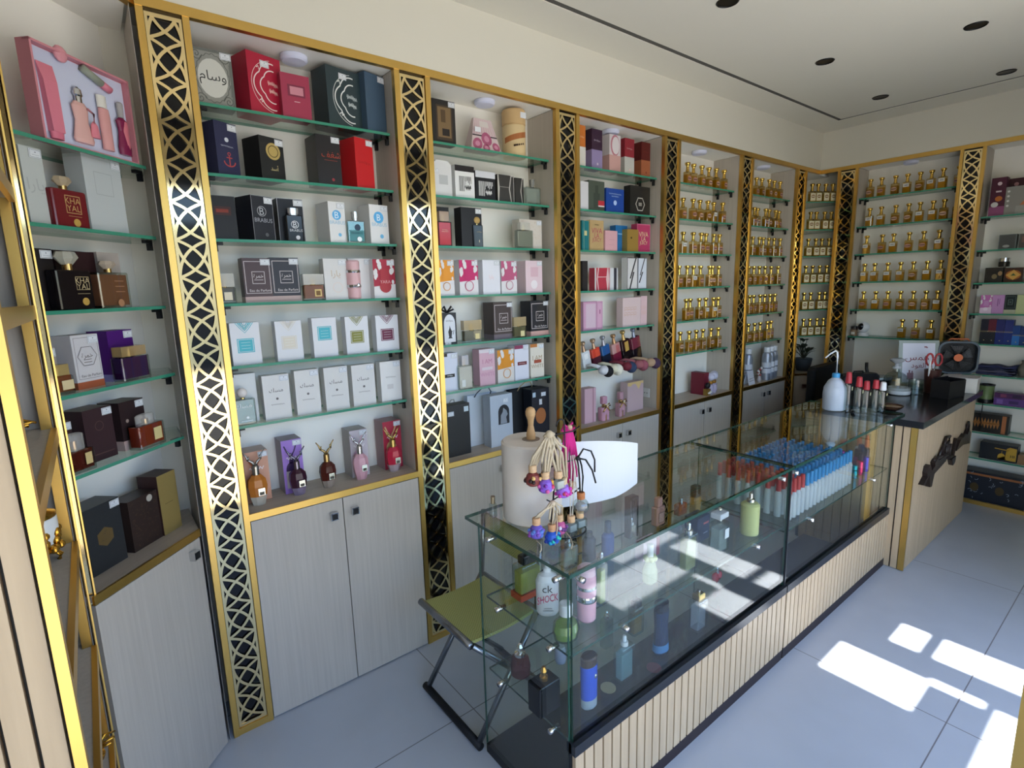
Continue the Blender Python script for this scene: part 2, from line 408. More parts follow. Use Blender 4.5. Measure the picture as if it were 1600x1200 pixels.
# ================================================================== the setting
ZT, ZC = 2.596, 2.925
b = MB(); b.box(-.6, 5.5, -2.5, .4, -.1, 0, floor_mat()); struct('floor', b)
b = MB(); b.box(-3, 11, -14, -2.5, -.14, -.04, paint('outdoor_paving', 'a3a098', .15)); struct('pavement', b)
b = MB(); b.box(-3, 11, -14.4, -14, -.1, 3.6, paint('opposite_wall_paint', 'c3bdb2', .2)); struct('wall_opposite', b)
# upper walls above the cabinets, and the walls behind them
b = MB(); b.box(.1, LX, 0, .3, ZT + .03, ZC, CREAM); b.box(.0, 5.5, .235, .3, 0, ZT + .03, CREAM); struct('wall_back', b)
b = MB(); b.box(LX, LX + .3, -2.5, 0, ZT + .03, ZC, CREAM); b.box(LX + .24, LX + .3, -2.5, .235, 0, ZT + .03, CREAM); b.box(LX, LX + .3, 0, .3, ZT + .03, ZC, CREAM); struct('wall_right', b)
b = MB(); T = Matrix.Translation((P0[0], P0[1], 0)) @ Matrix.Rotation(PI / 4, 4, 'Z')
b.box(-.35, .5, 0, .3, ZT + .03, ZC, CREAM, T); b.box(-.45, .6, .24, .3, 0, ZT + .03, CREAM, T); struct('wall_corner', b)
b = MB(); b.box(-.6, -.5, -2.5, -.2, 0, ZC, CREAM); struct('wall_left', b)
# ceiling: plaster field, groove with its shade painted as a dark strip, border
GX, GY = 4.793, -.235
GROOVE_SHADE = M('55534f', .6)
b = MB()
b.box(-.6, 5.5, GY + .012, .4, ZC, ZC + .1, CEIL); b.box(GX + .012, 5.5, -2.5, GY + .012, ZC, ZC + .1, CEIL)
holes = [(2.399, -.686), (3.472, -.657), (4.45, -.62), (3.643, -1.286), (4.6, -1.24)]
xs = sorted([-.6, GX - .02] + [q for h in holes for q in (h[0] - .058, h[0] + .058)])
ys = sorted([-2.5, GY - .02] + [q for h in holes for q in (h[1] - .058, h[1] + .058)])
for i in range(len(xs) - 1):
    for j in range(len(ys) - 1):
        mx, my = (xs[i] + xs[i + 1]) / 2, (ys[j] + ys[j + 1]) / 2
        if any(abs(mx - h[0]) < .058 and abs(my - h[1]) < .058 for h in holes): continue
        b.box(xs[i], xs[i + 1], ys[j], ys[j + 1], ZC, ZC + .012, CEIL)
for h in holes:      # plaster ring between the square cut and the round lamp opening
    for i in range(24):
        a0, a1 = 2 * PI * i / 24, 2 * PI * (i + 1) / 24
        def sq(a):
            c, s = math.cos(a), math.sin(a); k = .058 / max(abs(c), abs(s)); return (h[0] + c * k, h[1] + s * k, ZC)
        b.face([(h[0] + .05 * math.cos(a0), h[1] + .05 * math.sin(a0), ZC), sq(a0), sq(a1), (h[0] + .05 * math.cos(a1), h[1] + .05 * math.sin(a1), ZC)], CEIL)
b.box(-.6, 5.5, -2.5, .4, ZC + .1, ZC + .16, CEIL)
b.box(-.6, GX + .012, GY - .02, GY + .012, ZC + .004, ZC + .03, GROOVE_SHADE); b.box(GX - .02, GX + .012, -2.5, GY + .012, ZC + .004, ZC + .03, GROOVE_SHADE)
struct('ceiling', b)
dk = M('201d1d', .5)
for i, h in enumerate(holes):
    t = thing('recessed_downlight', 'round black recessed ceiling lamp, ' + ['nearest the long cabinet wall and the camera', 'second along the row by the long wall', 'by the far corner of the ceiling', 'in the row nearer the shop front', 'nearest the right edge of the ceiling'][i], 'ceiling light', (h[0], h[1], ZC), 0, 'recessed ceiling lamps')
    m = MB(); m.lathe([(.0495, .0), (.046, -.004), (.043, 0), (.042, .085), (.001, .086)], M('0c0c0d', .35), 24); m.build('housing', t)
    m = MB(); m.lathe([(.03, .05), (.036, .06), (.03, .072)], dk, 20); m.build('lamp', t)
# shop front: lintel, sill of the fixed window, unseen canopy added outside, its gaps cut to shape the sun patches
b = MB(); b.box(-.6, 5.5, -2.5, -2.43, 2.5, ZC, CREAM); b.box(3.5, 5.5, -2.5, -2.43, 0, 2.5, CREAM); struct('wall_front', b)
b = MB(); b.box(1.5, 1.56, -2.06, -1.997, 0, 2.5, GOLD); struct('trim_1', b)
off = 2.76 / math.tan(SUN_EL)
gaps = [(2.81, 3.0, -1.53, -1.42), (2.81, 3.005, -2.1, -1.588), (2.375, 2.625, -1.62, -1.28), (2.605, 2.65, -1.8, -1.62), (2.03, 2.63, -2.11, -1.84), (2.4, 3.0, -2.29, -2.16)]
gaps = [(a, c, d - off, e - off) for a, c, d, e in gaps]
xs = sorted({-2.5, 8.0} | {q for g in gaps for q in g[:2]}); ys = sorted({-4.3, -2.45} | {q for g in gaps for q in g[2:]})
b = MB(); cm = paint('added_canopy_sheet', 'c9c4ba', .1)
for i in range(len(xs) - 1):
    for j in range(len(ys) - 1):
        mx, my = (xs[i] + xs[i + 1]) / 2, (ys[j] + ys[j + 1]) / 2
        if not any(g[0] < mx < g[1] and g[2] < my < g[3] for g in gaps): b.box(xs[i], xs[i + 1], ys[j], ys[j + 1], 2.76, 2.772, cm)
struct('added_sun_canopy', b)
# gold top trims
b = MB(); b.box(.2367, LX, -.004, .02, ZT, ZT + .03, GOLD); struct('trim_2', b)
b = MB(); b.box(LX - .004, LX + .02, -2.0, -.004, ZT, ZT + .03, GOLD); struct('trim_3', b)
b = MB(); b.box(-.02, .46, -.004, .02, ZT, ZT + .03, GOLD, T); struct('trim_4', b)
# ------------------------------------------------------------------ lattice columns
def lattice(mb, w, z0, z1, y0, mat, fw=.008):
    """two families of overlapping arcs between edge strips, cut through a mirror-gold sheet"""
    c = w / 2; P = 1.22 * w; t = .0046; th = .003
    mb.box(-c, -c + fw, y0, y0 + th, z0, z1, mat); mb.box(c - fw, c, y0, y0 + th, z0, z1, mat)
    mb.box(-c + fw, c - fw, y0, y0 + th, z1 - .012, z1, mat); mb.box(-c + fw, c - fw, y0, y0 + th, z0, z0 + .012, mat)
    q = c - fw * .4; n = 14; L0 = math.hypot(2 * q, P); nx, nz = P / L0, 2 * q / L0; lay = 0
    for s in (-1, 1):
        for g in (-1, 1):
            lay += 1; yy = y0 + .00025 * lay; sag = .25 * w * g; k = -.4
            while z1 - k * P > z0:
                E = []
                for i in range(n + 1):
                    f = i / n; o = sag * 4 * f * (1 - f); x = -q + 2 * q * f + nx * o; z = z1 - (k + f) * P + nz * o
                    tx, tz = 2 * q + nx * sag * 4 * (1 - 2 * f), -P + nz * sag * 4 * (1 - 2 * f); l = math.hypot(tx, tz)
                    E.append([(s * max(-q, min(q, x + e * t * tz / l)), min(max(z - e * t * tx / l, z0), z1)) for e in (-1, 1)])
                for i in range(n):
                    A, B = E[i]; F_, D = E[i + 1]
                    Q = [A, F_, D, B] if s > 0 else [B, D, F_, A]
                    mb.face([(x, yy, z) for x, z in Q[::-1]], mat)
                    mb.face([(A[0], yy, A[1]), (F_[0], yy, F_[1]), (F_[0], yy + th, F_[1]), (A[0], yy + th, A[1])], mat)
                    mb.face([(B[0], yy, B[1]), (B[0], yy + th, B[1]), (D[0], yy + th, D[1]), (D[0], yy, D[1])], mat)
                k += 1
def column(label, loc, rz, w, z1=ZT, z0=0.0, gw=None):
    t = thing('lattice_column', label, 'column', loc, rz, 'gold lattice columns between the cabinets')
    g = gw or w * .14; zb = max(z0, .0)
    for s in (-1, 1):
        a, c = sorted((s * w / 2, s * (w / 2 - g)))
        boxpart('gold_strip', t, a, c, -.002, .022, zb, z1, GOLD)
    boxpart('dark_backing', t, -w / 2 + g, w / 2 - g, .012, .016, zb, z1, BLACKM)
    m = MB(); lattice(m, w - 2 * g - .004, zb + .03, z1 - .01, .004, GOLDM); m.build('lattice_panel', t)
    boxpart('plinth_strip', t, -w / 2 + g, w / 2 - g, .0, .012, zb, zb + .028, GOLD)
    return t
COLS = [(.2367, .3826), (1.1026, 1.2689), (1.996, 2.166), (2.904, 3.07), (3.81, 3.974), (4.673, 4.84)]
for i, (a, c) in enumerate(COLS):
    column('gold lattice column ' + ['beside the angled corner cabinet, nearest the camera', 'second along the long wall, behind the paper roll side', 'third along the long wall, left of the leaning atomisers', 'fourth along the long wall, left of the oil bottle bays', 'fifth along the long wall, between two oil bottle bays', 'sixth along the long wall, next to the far inner corner'][i], ((a + c) / 2, 0, 0), 0, c - a)
column('gold lattice column at the start of the far wall, beside the corner bay', (LX, -.215, 0), -PI / 2, .153)
column('gold lattice column on the far wall behind the fan', (LX, -1.018, 0), -PI / 2, .146)
# ------------------------------------------------------------------ wall cabinets
SH = [2.358, 2.13, 1.908, 1.68, 1.45, 1.222]
ZS = .887
def bracket(p, x, y, z, s):
    m = MB(); m.box(x, x + s * .03, y, y + .014, z - .012, z - .002, BLACK); m.box(x, x + s * .012, y, y + .014, z - .035, z - .002, BLACK); return m.build('bracket', p)
def glass_shelf(t, x0, x1, z, y0=.045, y1=.215, br=True, col=GEDGE):
    m = MB(); m.box(x0, x1, y0, y1, z - .0105, z, SHELF, emat=col, em=(0, 1, 2, 3)); o = m.build('glass_shelf', t)
    if br:
        for y in (.06, .165):
            bracket(o, x1 + .001, y, z - .0085, -1); bracket(o, x0 - .001, y, z - .0085, 1)
    return o
def handle(p, x, z):
    m = MB(); m.box(x - .015, x + .015, -.022, -.001, z - .016, z + .016, CHROME); m.box(x - .011, x + .011, -.0235, -.022, z - .012, z + .012, BLACK)
    return m.build('handle', p)
def cabinet(label, loc, rz, W, shelves=SH, doors=2, base=True, depth=.225, pad=.012, group='wall cabinets with glass shelves', hs=1):
    t = thing('wall_cabinet', label, 'cabinet', loc, rz, group)
    boxpart('back_panel', t, -W / 2 - pad, W / 2 + pad, depth, depth + .008, .0, ZT + .01, WHITE)
    boxpart('side_panel', t, -W / 2 - pad, -W / 2, .024, depth, 0, ZT, GREY); boxpart('side_panel', t, W / 2, W / 2 + pad, .024, depth, 0, ZT, GREY)
    boxpart('top_panel', t, -W / 2, W / 2, .0201, depth, ZT + .002, ZT + .018, WHITE)
    for z in shelves: glass_shelf(t, -W / 2 + .004, W / 2 - .012, z)
    m = MB(); m.lathe([(.05, .0), (.05, -.014), (.043, -.021), (.01, -.024)], M('d4d6ea', .35), 24, (0, .11, ZT)); m.build('puck_light', t)
    if base:
        boxpart('base_board', t, -W / 2, W / 2, .004, depth, ZS - .018, ZS, SILL)
        boxpart('gold_edge', t, -W / 2, W / 2, -.003, .004, ZS - .026, ZS + .001, GOLD)
        if doors == 2:
            for s in (-1, 1):
                a, c = sorted((s * .002, s * (W / 2 - .003)))
                d = boxpart('door', t, a, c, .0, .018, .008, ZS - .03, GREY); handle(d, s * .045, ZS - .095)
        else:
            d = boxpart('door', t, -W / 2 + .003, W / 2 - .003, .0, .018, .008, ZS - .03, GREY); handle(d, hs * (W / 2 - .05), ZS - .095)
        boxpart('inner_board', t, -W / 2, W / 2, .02, .03, .0, ZS - .03, BLACK)
    return t
NB = ['widest near bay of boxes, right of the angled corner cabinet', 'second straight bay, holding orange and pink swirl boxes', 'third straight bay, holding leaning atomisers', 'fourth straight bay, first filled with gold capped bottles', 'fifth straight bay, last one before the far corner']
for i in range(5):
    a, c = COLS[i][1], COLS[i + 1][0]
    cabinet('tall grey oak wall cabinet, ' + NB[i], ((a + c) / 2, 0, 0), 0, c - a)
t = thing('wall_cabinet', 'narrow angled corner cabinet with one door and pink gift set', 'cabinet', (P0[0] + SQ * .2175, P0[1] + SQ * .2175, 0), PI / 4, 'wall cabinets with glass shelves')
AW = .226
def trapeze(name, z, tk, mat, emat, y0=.04, y1=.215, p=None):
    """board of the angled cabinet: its right end runs along the straight column"""
    m = MB(); L = [(-AW, y0), (AW + y0 - .022, y0), (AW + y1 - .022, y1), (-AW, y1)]
    m.face([(x, y, z) for x, y in L], mat); m.face([(x, y, z - tk) for x, y in L][::-1], mat)
    for i in range(4): u, v = L[i], L[(i + 1) % 4]; m.face([(u[0], u[1], z - tk), (v[0], v[1], z - tk), (v[0], v[1], z), (u[0], u[1], z)], emat)
    return m.build(name, p)
boxpart('back_panel', t, -AW - .01, AW + .2, .218, .226, 0, ZT + .01, WHITE); boxpart('side_panel', t, -AW - .012, -AW, .024, .218, 0, ZT, GREY)
m = MB(); m.box(0, .29, -.001, .0, 0, ZT, GREY, Matrix.Translation((AW - .006, .004, 0)) @ Matrix.Rotation(PI / 4, 4, 'Z')); m.build('side_panel', t)
for z in SH[1:]:
    o = trapeze('glass_shelf', z, .0105, SHELF, GEDGE, p=t); bracket(o, -AW + .001, .07, z - .0085, 1); bracket(o, AW + .035, .07, z - .0085, -1)
trapeze('top_panel', ZT + .018, .016, WHITE, WHITE, .0205, .217, t); trapeze('base_board', ZS, .018, SILL, SILL, .005, .217, t)
boxpart('gold_edge', t, -AW, AW - .02, -.003, .004, ZS - .026, ZS + .001, GOLD)
d = boxpart('door', t, -AW + .003, AW - .024, .0, .018, .008, ZS - .03, GREY); handle(d, AW - .07, ZS - .075)
boxpart('inner_board', t, -AW, AW - .02, .02, .03, 0, ZS - .03, BLACK)
cabinet('far wall cabinet with spaced gold capped bottles above the counter', (LX, -.618, 0), -PI / 2, .653)
# last bay of the far wall: shelves down to the floor
t = cabinet('far wall cabinet with glass shelves down to the floor', (LX, -1.52, 0), -PI / 2, .858, [2.118, 1.884, 1.652, 1.43, 1.209, .98, .767, .549, .349], base=False)
boxpart('base_board', t, -.429, .429, .012, .225, .0, .02, SILL); boxpart('gold_edge', t, -.429, .429, -.003, .012, .0, .03, GOLD)
# inner corner bay
t = thing('corner_cabinet', 'dark inner corner cabinet with four gold capped bottles on each shelf', 'cabinet', (LX, 0, 0))
boxpart('back_panel', t, 4.852 - LX, .222, .222, .23, 0, ZT + .01, WHITE); boxpart('back_panel', t, .222, .23, -.1385, .222, 0, ZT + .01, WHITE)
boxpart('side_panel', t, 4.84 - LX, 4.852 - LX, .024, .222, 0, ZT, GREY); boxpart('side_panel', t, .024, .222, -.1385, -.1285, 0, ZT, GREY)
for z in SH + [ZS]:
    m = MB(); L = [(4.853 - LX, .03), (.03, -.128), (.221, -.128), (.221, .221), (4.853 - LX, .221)]
    tk = .008 if z != ZS else .018
    mt = SHELF if z != ZS else SILL; me_ = GEDGE if z != ZS else GOLD
    m.face([(x, y, z) for x, y in L], mt); m.face([(x, y, z - tk) for x, y in L][::-1], mt)
    for i in range(5):
        p, q = L[i], L[(i + 1) % 5]; m.face([(p[0], p[1], z - tk), (q[0], q[1], z - tk), (q[0], q[1], z), (p[0], p[1], z)], me_)
    m.build('glass_shelf' if z != ZS else 'base_board', t)
m = MB(); T2 = Matrix.Translation((4.853 - LX, .03, 0)) @ Matrix.Rotation(math.atan2(-.158, .264), 4, 'Z')
m.box(.004, .3, .0, .014, .01, ZS - .02, GREY, T2); d = m.build('door', t)
m = MB(); m.box(.11, .14, -.02, 0, .76, .79, M('4a2c28', .3), T2); m.build('handle', d)
boxpart('top_panel', t, 4.853 - LX, .221, .021, .221, ZT + .002, ZT + .018, WHITE)
# ------------------------------------------------------------------ left display unit
t = thing('display_unit', 'open display unit with gold edged shelves at the left edge of the picture', 'shelf unit', (-.1, -.3, 0))
boxpart('end_panel', t, -.38, -.012, 0, .016, 0, 2.7, GREY); boxpart('back_panel', t, -.396, -.38, -.95, .016, 0, 2.7, GREY)
boxpart('gold_post', t, -.032, -.01, -.03, .0, 0, 2.7, GOLD); boxpart('gold_post', t, -.012, .008, -.95, -.92, 0, 2.7, GOLD)
for z in (1.975, 1.695, 1.38, 1.065, .752, .458):
    s = boxpart('shelf_board', t, -.38, -.012, -.918, -.0005, z - .022, z, GREY)
    boxpart('gold_edge', s, -.012, .0, -.918, -.032, z - .032, z + .002, GOLD)
m = MB()
for i in range(11): m.box(-.021 - .03 * i, .004 - .03 * i, -.968, -.95, 0, 2.7, SLAT)
m.box(-.39, .007, -.951, -.9495, 0, 2.7, BLACK); m.build('slat_panel', t)
boxpart('gold_corner', t, .008, .021, -.975, -.951, 0, 2.7, GOLD)
t = column('narrow mirrored lattice strip seen edge on, left of the angled cabinet', (-.0935, -.3065, 0), .3, .02, gw=.004)
# ------------------------------------------------------------------ table of goods: kind, label, run along the wall, depth, height of shelf, size, print
ITEMS = [
    dict(k='box', l='silver ornate perfume box with black calligraphy on the top shelf', s=0.448, y=0.075, z=2.358, w=0.129, d=0.07, h=0.184, wall='L', c='8f8f88', dec=[('fr',0.0,0.0,1,1,0.07,'6b6d68'),('d',0.5,0.5,0.36,'c9c8c0',1.35),('t','وسام',0.5,0.5,0.26,'2a2a2a'),('curl','5d5f5a')]),
    dict(k='box', l='large crimson perfume box with white arabesque rings', s=0.622, y=0.08, z=2.358, w=0.13, d=0.101, h=0.207, wall='L', c='a8213a', dec=[('arab','e8d6d2'),('q',0.72,0.55,0.3,0.1,'e8b8b0'),('q',0.72,0.42,0.24,0.1,'e8b8b0'),('st2',0.64,0.8)], st=0, rot=16),
    dict(k='box', l='small rose red perfume box with framed pink label', s=0.723, y=0.062, z=2.358, w=0.106, d=0.064, h=0.157, wall='L', c='a03a52', dec=[('r',0.22,0.5,0.82,0.76,'7b3347'),('r',0.3,0.54,0.76,0.72,'c98693'),('r',0.42,0.38,0.62,0.395,'d9b9bd')], st=0, rot=0),
    dict(k='box', l='large dark green perfume box with white arabesque rings', s=0.919, y=0.078, z=2.358, w=0.155, d=0.103, h=0.22, wall='L', c='2f3d41', dec=[('arab','dfe2df'),('q',0.72,0.55,0.3,0.1,'c8d0d0'),('q',0.72,0.42,0.24,0.1,'c8d0d0'),('st2',0.58,0.82)], st=0, rot=12),
    dict(k='box', l='plain slate blue perfume box at the right end of top shelf', s=1.051, y=0.076, z=2.358, w=0.102, d=0.098, h=0.228, wall='L', c='42566a', rot=16),
    dict(k='box', l='navy perfume box with a red anchor emblem', s=0.469, y=0.08, z=2.13, w=0.086, d=0.101, h=0.182, wall='L', c='2a2c4a', dec=[('q',0.5,0.56,0.55,0.04,'b9bccb'),('anchor','b04848'),('d',0.5,0.68,0.09,'c8cbd4',1)], rot=24),
    dict(k='box', l='black perfume box with a round gold filigree emblem', s=0.62, y=0.079, z=2.13, w=0.1, d=0.102, h=0.153, wall='L', c='1f1f1f', dec=[('d',0.55,0.68,0.3,'b49b5c',1),('o',0.55,0.68,0.2,0.03,'4a3f22'),('t','أسد',0.55,0.3,0.13,'cdbb86')], rot=20),
    dict(k='box', l='black perfume box with dark red calligraphy beside red box', s=0.83, y=0.065, z=2.13, w=0.098, d=0.101, h=0.187, wall='L', c='221f21', dec=[('t','شغف',0.6,0.62,0.12,'a5402f'),('r',0.3,0.5,0.85,0.51,'8a3a2c'),('d',0.62,0.12,0.06,'8a2f33',1)], rot=4),
    dict(k='box', l='bright red perfume box with a gold script line', s=0.983, y=0.075, z=2.13, w=0.092, d=0.095, h=0.198, wall='L', c='c22328', dec=[('q',0.5,0.52,0.7,0.08,'8a1a1a')], rot=16),
    dict(k='box', l='black perfume box with a red misty print on third shelf', s=0.432, y=0.075, z=1.908, w=0.08, d=0.07, h=0.152, wall='L', c='191717', dec=[('r',0.12,0.56,0.8,0.76,'3c1f1c'),('r',0.2,0.62,0.7,0.7,'7a2f22')], st=0),
    dict(k='box', l='black perfume box with silver edges and round letter badge', s=0.565, y=0.077, z=1.908, w=0.087, d=0.1, h=0.162, wall='L', c='22232b', dec=[('fr',0,0,1,1,0.012,'b8b8bd'),('o',0.45,0.66,0.2,0.03,'9a9aa0'),('t','B',0.45,0.66,0.16,'aeb0b6'),('t','BRABUS',0.5,0.46,0.09,'9c9ea6'),('d',0.6,0.14,0.08,'55575c',1)], rot=20),
    dict(k='box', l='black perfume box with silver edges behind a black bottle', s=0.67, y=0.09, z=1.908, w=0.096, d=0.06, h=0.162, wall='L', c='1d1e24', dec=[('fr',0,0,1,1,0.014,'b8b8bd')]),
    dict(k='bottle', l='black square perfume bottle with silver cap and letter badge', s=0.673, y=0.06, z=1.908, w=0.066, d=0.024, h=0.098, wall='L', c='15161a', cap=('cyl','c9cacd',0.62,0.27), dec=[('o',0.5,0.64,0.2,0.035,'d0d0d4'),('t','B',0.5,0.64,0.2,'d0d0d4'),('t','BRABUS',0.55,0.42,0.1,'c8c8cc'),('d',0.62,0.15,0.12,'c8c8cc',1)]),
    dict(k='box', l='white perfume box with blue round badge left of teal bottle', s=0.844, y=0.067, z=1.908, w=0.072, d=0.104, h=0.16, wall='L', c='d9d8d8', dec=[('d',0.48,0.68,0.27,'5aa6d8',1),('t','B',0.48,0.68,0.16,'d9e8f2'),('t','BRABUS',0.5,0.5,0.09,'8fb8d0'),('d',0.6,0.2,0.1,'6fb0d6',1)], rot=8),
    dict(k='box', l='white perfume box with blue round badge right of teal bottle', s=1.026, y=0.068, z=1.908, w=0.09, d=0.093, h=0.161, wall='L', c='d9d8d8', dec=[('d',0.48,0.68,0.27,'5aa6d8',1),('t','B',0.48,0.68,0.16,'d9e8f2'),('t','BRABUS',0.5,0.5,0.09,'8fb8d0'),('d',0.6,0.2,0.1,'6fb0d6',1)], rot=8),
    dict(k='bottle', l='teal blue square perfume bottle with silver cap', s=0.919, y=0.055, z=1.908, w=0.076, d=0.026, h=0.09, wall='L', c='3fa9b4', a=0.75, cap=('cyl','c4c6c6',0.36,0.4), dec=[('d',0.55,0.7,0.17,'2c3f55',1),('t','BRABUS',0.5,0.45,0.11,'1d5560'),('d',0.62,0.18,0.13,'e8f2f4',1)]),
    dict(k='bottle', l='smoky brown square perfume bottle with clear textured cap', s=0.405, y=0.06, z=1.68, w=0.07, d=0.035, h=0.058, wall='L', c='5f5144', a=0.8, cap=('block','d5d3cc',0.95,0.85,0.35), dec=[('r',0.42,0.2,0.8,0.7,'d8cdb4')]),
    dict(k='box', l='dark brown framed perfume box beside a smoky bottle', s=0.522, y=0.075, z=1.68, w=0.099, d=0.06, h=0.164, wall='L', c='4a3a3c', low=(0.13,'b39c96'), dec=[('fr',0.05,0.2,0.96,0.93,0.025,'bdb3b2'),('fr',0.3,0.42,0.76,0.7,0.02,'c8bebd'),('t','خمرة',0.53,0.585,0.1,'d5cccb'),('r',0.37,0.5,0.69,0.515,'b8aeae'),('t','Eau de Parfum',0.55,0.27,0.055,'cfc6c5')]),
    dict(k='box', l='charcoal framed perfume box between brown box and amber bottle', s=0.624, y=0.076, z=1.68, w=0.105, d=0.06, h=0.167, wall='L', c='303138', low=(0.13,'b39c96'), dec=[('fr',0.05,0.2,0.96,0.93,0.025,'bdb3b2'),('fr',0.3,0.42,0.76,0.7,0.02,'c8bebd'),('t','خمرة',0.53,0.585,0.1,'d5cccb'),('r',0.37,0.5,0.69,0.515,'b8aeae'),('t','Eau de Parfum',0.55,0.27,0.055,'cfc6c5')]),
    dict(k='bottle', l='amber square perfume bottle with clear cap and gold label', s=0.724, y=0.055, z=1.68, w=0.085, d=0.035, h=0.061, wall='L', c='a4562a', a=0.78, cap=('block','d9d6cf',0.95,0.7,0.35), dec=[('r',0.5,0.25,0.82,0.72,'d6b878'),('r',0.56,0.33,0.76,0.62,'6b4a20')]),
    dict(k='box', l='white perfume box with faint gold script left of pink bottle', s=0.822, y=0.075, z=1.68, w=0.097, d=0.05, h=0.165, wall='L', c='d2cfcd', dec=[('t','يارا',0.5,0.62,0.2,'c0a98e'),('o',0.55,0.3,0.2,0.03,'d8c8c0')]),
    dict(k='tumbler', l='pink cylindrical perfume bottle with two silver bands', s=0.896, y=0.047, z=1.68, w=0.063, d=0.0, h=0.159, wall='L', c='d3a9ac'),
    dict(k='box', l='plain white perfume box behind the pink banded bottle', s=0.946, y=0.115, z=1.68, w=0.108, d=0.05, h=0.17, wall='L', c='d6d2d2'),
    dict(k='box', l='red and white swirl patterned box on fourth shelf', s=1.036, y=0.075, z=1.68, w=0.101, d=0.05, h=0.165, wall='L', c='d9d5d6', dec=[('swirl','a3283c',0.3,1,1),('r',0.3,0.45,0.72,0.75,'a5303a'),('d',0.52,0.3,0.27,'a82f36',1),('t','YARA',0.52,0.42,0.08,'d8a0a0')]),
    dict(k='box', l='white perfume box with teal fan ornament and teal label', s=0.456, y=0.075, z=1.45, w=0.102, d=0.045, h=0.157, wall='L', c='d8d8dc', st=0, dec=[('orn','4fb0bd'),('fr',0.2,0.28,0.78,0.62,0.03,'4fb0bd'),('r',0.25,0.31,0.73,0.59,'4fb0bd'),('r',0.33,0.38,0.65,0.385,'e8ecec'),('r',0.33,0.45,0.65,0.455,'e8ecec'),('r',0.33,0.52,0.65,0.525,'e8ecec')]),
    dict(k='box', l='white perfume box with pale cream ornament and label', s=0.614, y=0.075, z=1.45, w=0.1, d=0.045, h=0.154, wall='L', c='d8d8dc', st=0, dec=[('orn','d8cfc0'),('fr',0.2,0.28,0.78,0.62,0.03,'d8cfc0'),('r',0.25,0.31,0.73,0.59,'d8cfc0'),('r',0.33,0.38,0.65,0.385,'e8ecec'),('r',0.33,0.45,0.65,0.455,'e8ecec'),('r',0.33,0.52,0.65,0.525,'e8ecec')]),
    dict(k='box', l='white perfume box with teal label and no ornament', s=0.756, y=0.075, z=1.45, w=0.099, d=0.045, h=0.159, wall='L', c='d8d8dc', st=0, dec=[('fr',0.2,0.42,0.78,0.78,0.03,'4fb0bd'),('r',0.25,0.45,0.73,0.75,'4fb0bd'),('r',0.33,0.52,0.65,0.525,'e8ecec'),('r',0.33,0.59,0.65,0.595,'e8ecec'),('r',0.33,0.66,0.65,0.665,'e8ecec')]),
    dict(k='box', l='white perfume box with olive fan ornament and olive label', s=0.894, y=0.075, z=1.45, w=0.101, d=0.045, h=0.157, wall='L', c='d8d8dc', st=0, dec=[('orn','858442'),('fr',0.2,0.28,0.78,0.62,0.03,'858442'),('r',0.25,0.31,0.73,0.59,'858442'),('r',0.33,0.38,0.65,0.385,'e8ecec'),('r',0.33,0.45,0.65,0.455,'e8ecec'),('r',0.33,0.52,0.65,0.525,'e8ecec')]),
    dict(k='box', l='white perfume box with maroon fan ornament and maroon label', s=1.033, y=0.075, z=1.45, w=0.106, d=0.045, h=0.155, wall='L', c='d8d8dc', st=0, dec=[('orn','6b2c44'),('fr',0.2,0.28,0.78,0.62,0.03,'6b2c44'),('r',0.25,0.31,0.73,0.59,'6b2c44'),('r',0.33,0.38,0.65,0.385,'e8ecec'),('r',0.33,0.45,0.65,0.455,'e8ecec'),('r',0.33,0.52,0.65,0.525,'e8ecec')]),
    dict(k='box', l='plain white box behind the teal bottle on sixth shelf', s=0.428, y=0.1, z=1.222, w=0.103, d=0.045, h=0.189, wall='L', c='cfd0d0', st=0),
    dict(k='bottle', l='teal blue square bottle with round white ball cap', s=0.421, y=0.055, z=1.222, w=0.08, d=0.03, h=0.099, wall='L', c='4f98a8', a=0.9, cap=('ball','d9cfc9',0.5,0.42), dec=[('t','مسك',0.45,0.76,0.2,'dfe9ea'),('d',0.6,0.28,0.06,'e6eeee',1),('r',0.3,0.13,0.8,0.17,'c9dde0')]),
    dict(k='box', l='white perfume box with small grey script, right of teal bottle', s=0.546, y=0.075, z=1.222, w=0.1, d=0.045, h=0.175, wall='L', c='d6d3d0', dec=[('t','مسك',0.48,0.66,0.1,'555050'),('d',0.5,0.46,0.05,'6a6464',1),('q',0.5,0.33,0.5,0.035,'807a78')]),
    dict(k='box', l='white musk perfume box with pinkish text, second in row', s=0.666, y=0.075, z=1.222, w=0.097, d=0.045, h=0.181, wall='L', c='d6d3d0', dec=[('t','مسك',0.48,0.66,0.1,'555050'),('d',0.5,0.46,0.05,'6a6464',1),('q',0.5,0.33,0.5,0.035,'807a78')]),
    dict(k='box', l='white musk perfume box with pale lettering, third in row', s=0.786, y=0.075, z=1.222, w=0.1, d=0.045, h=0.18, wall='L', c='d6d3d0', dec=[('t','مسك',0.48,0.66,0.1,'555050'),('d',0.5,0.46,0.05,'6a6464',1),('q',0.5,0.33,0.5,0.035,'807a78')]),
    dict(k='box', l='white musk perfume box with pale lettering, fourth in row', s=0.906, y=0.075, z=1.222, w=0.103, d=0.045, h=0.177, wall='L', c='d6d3d0', dec=[('t','مسك',0.48,0.66,0.1,'555050'),('d',0.5,0.46,0.05,'6a6464',1),('q',0.5,0.33,0.5,0.035,'807a78')]),
    dict(k='box', l='white musk box wrapped in glossy film at right end', s=1.034, y=0.075, z=1.222, w=0.098, d=0.045, h=0.178, wall='L', c='dcd9d6', dec=[('q',0.5,0.6,0.5,0.05,'8a8584'),('r',0.3,0.3,0.6,0.42,'c9c4c2')]),
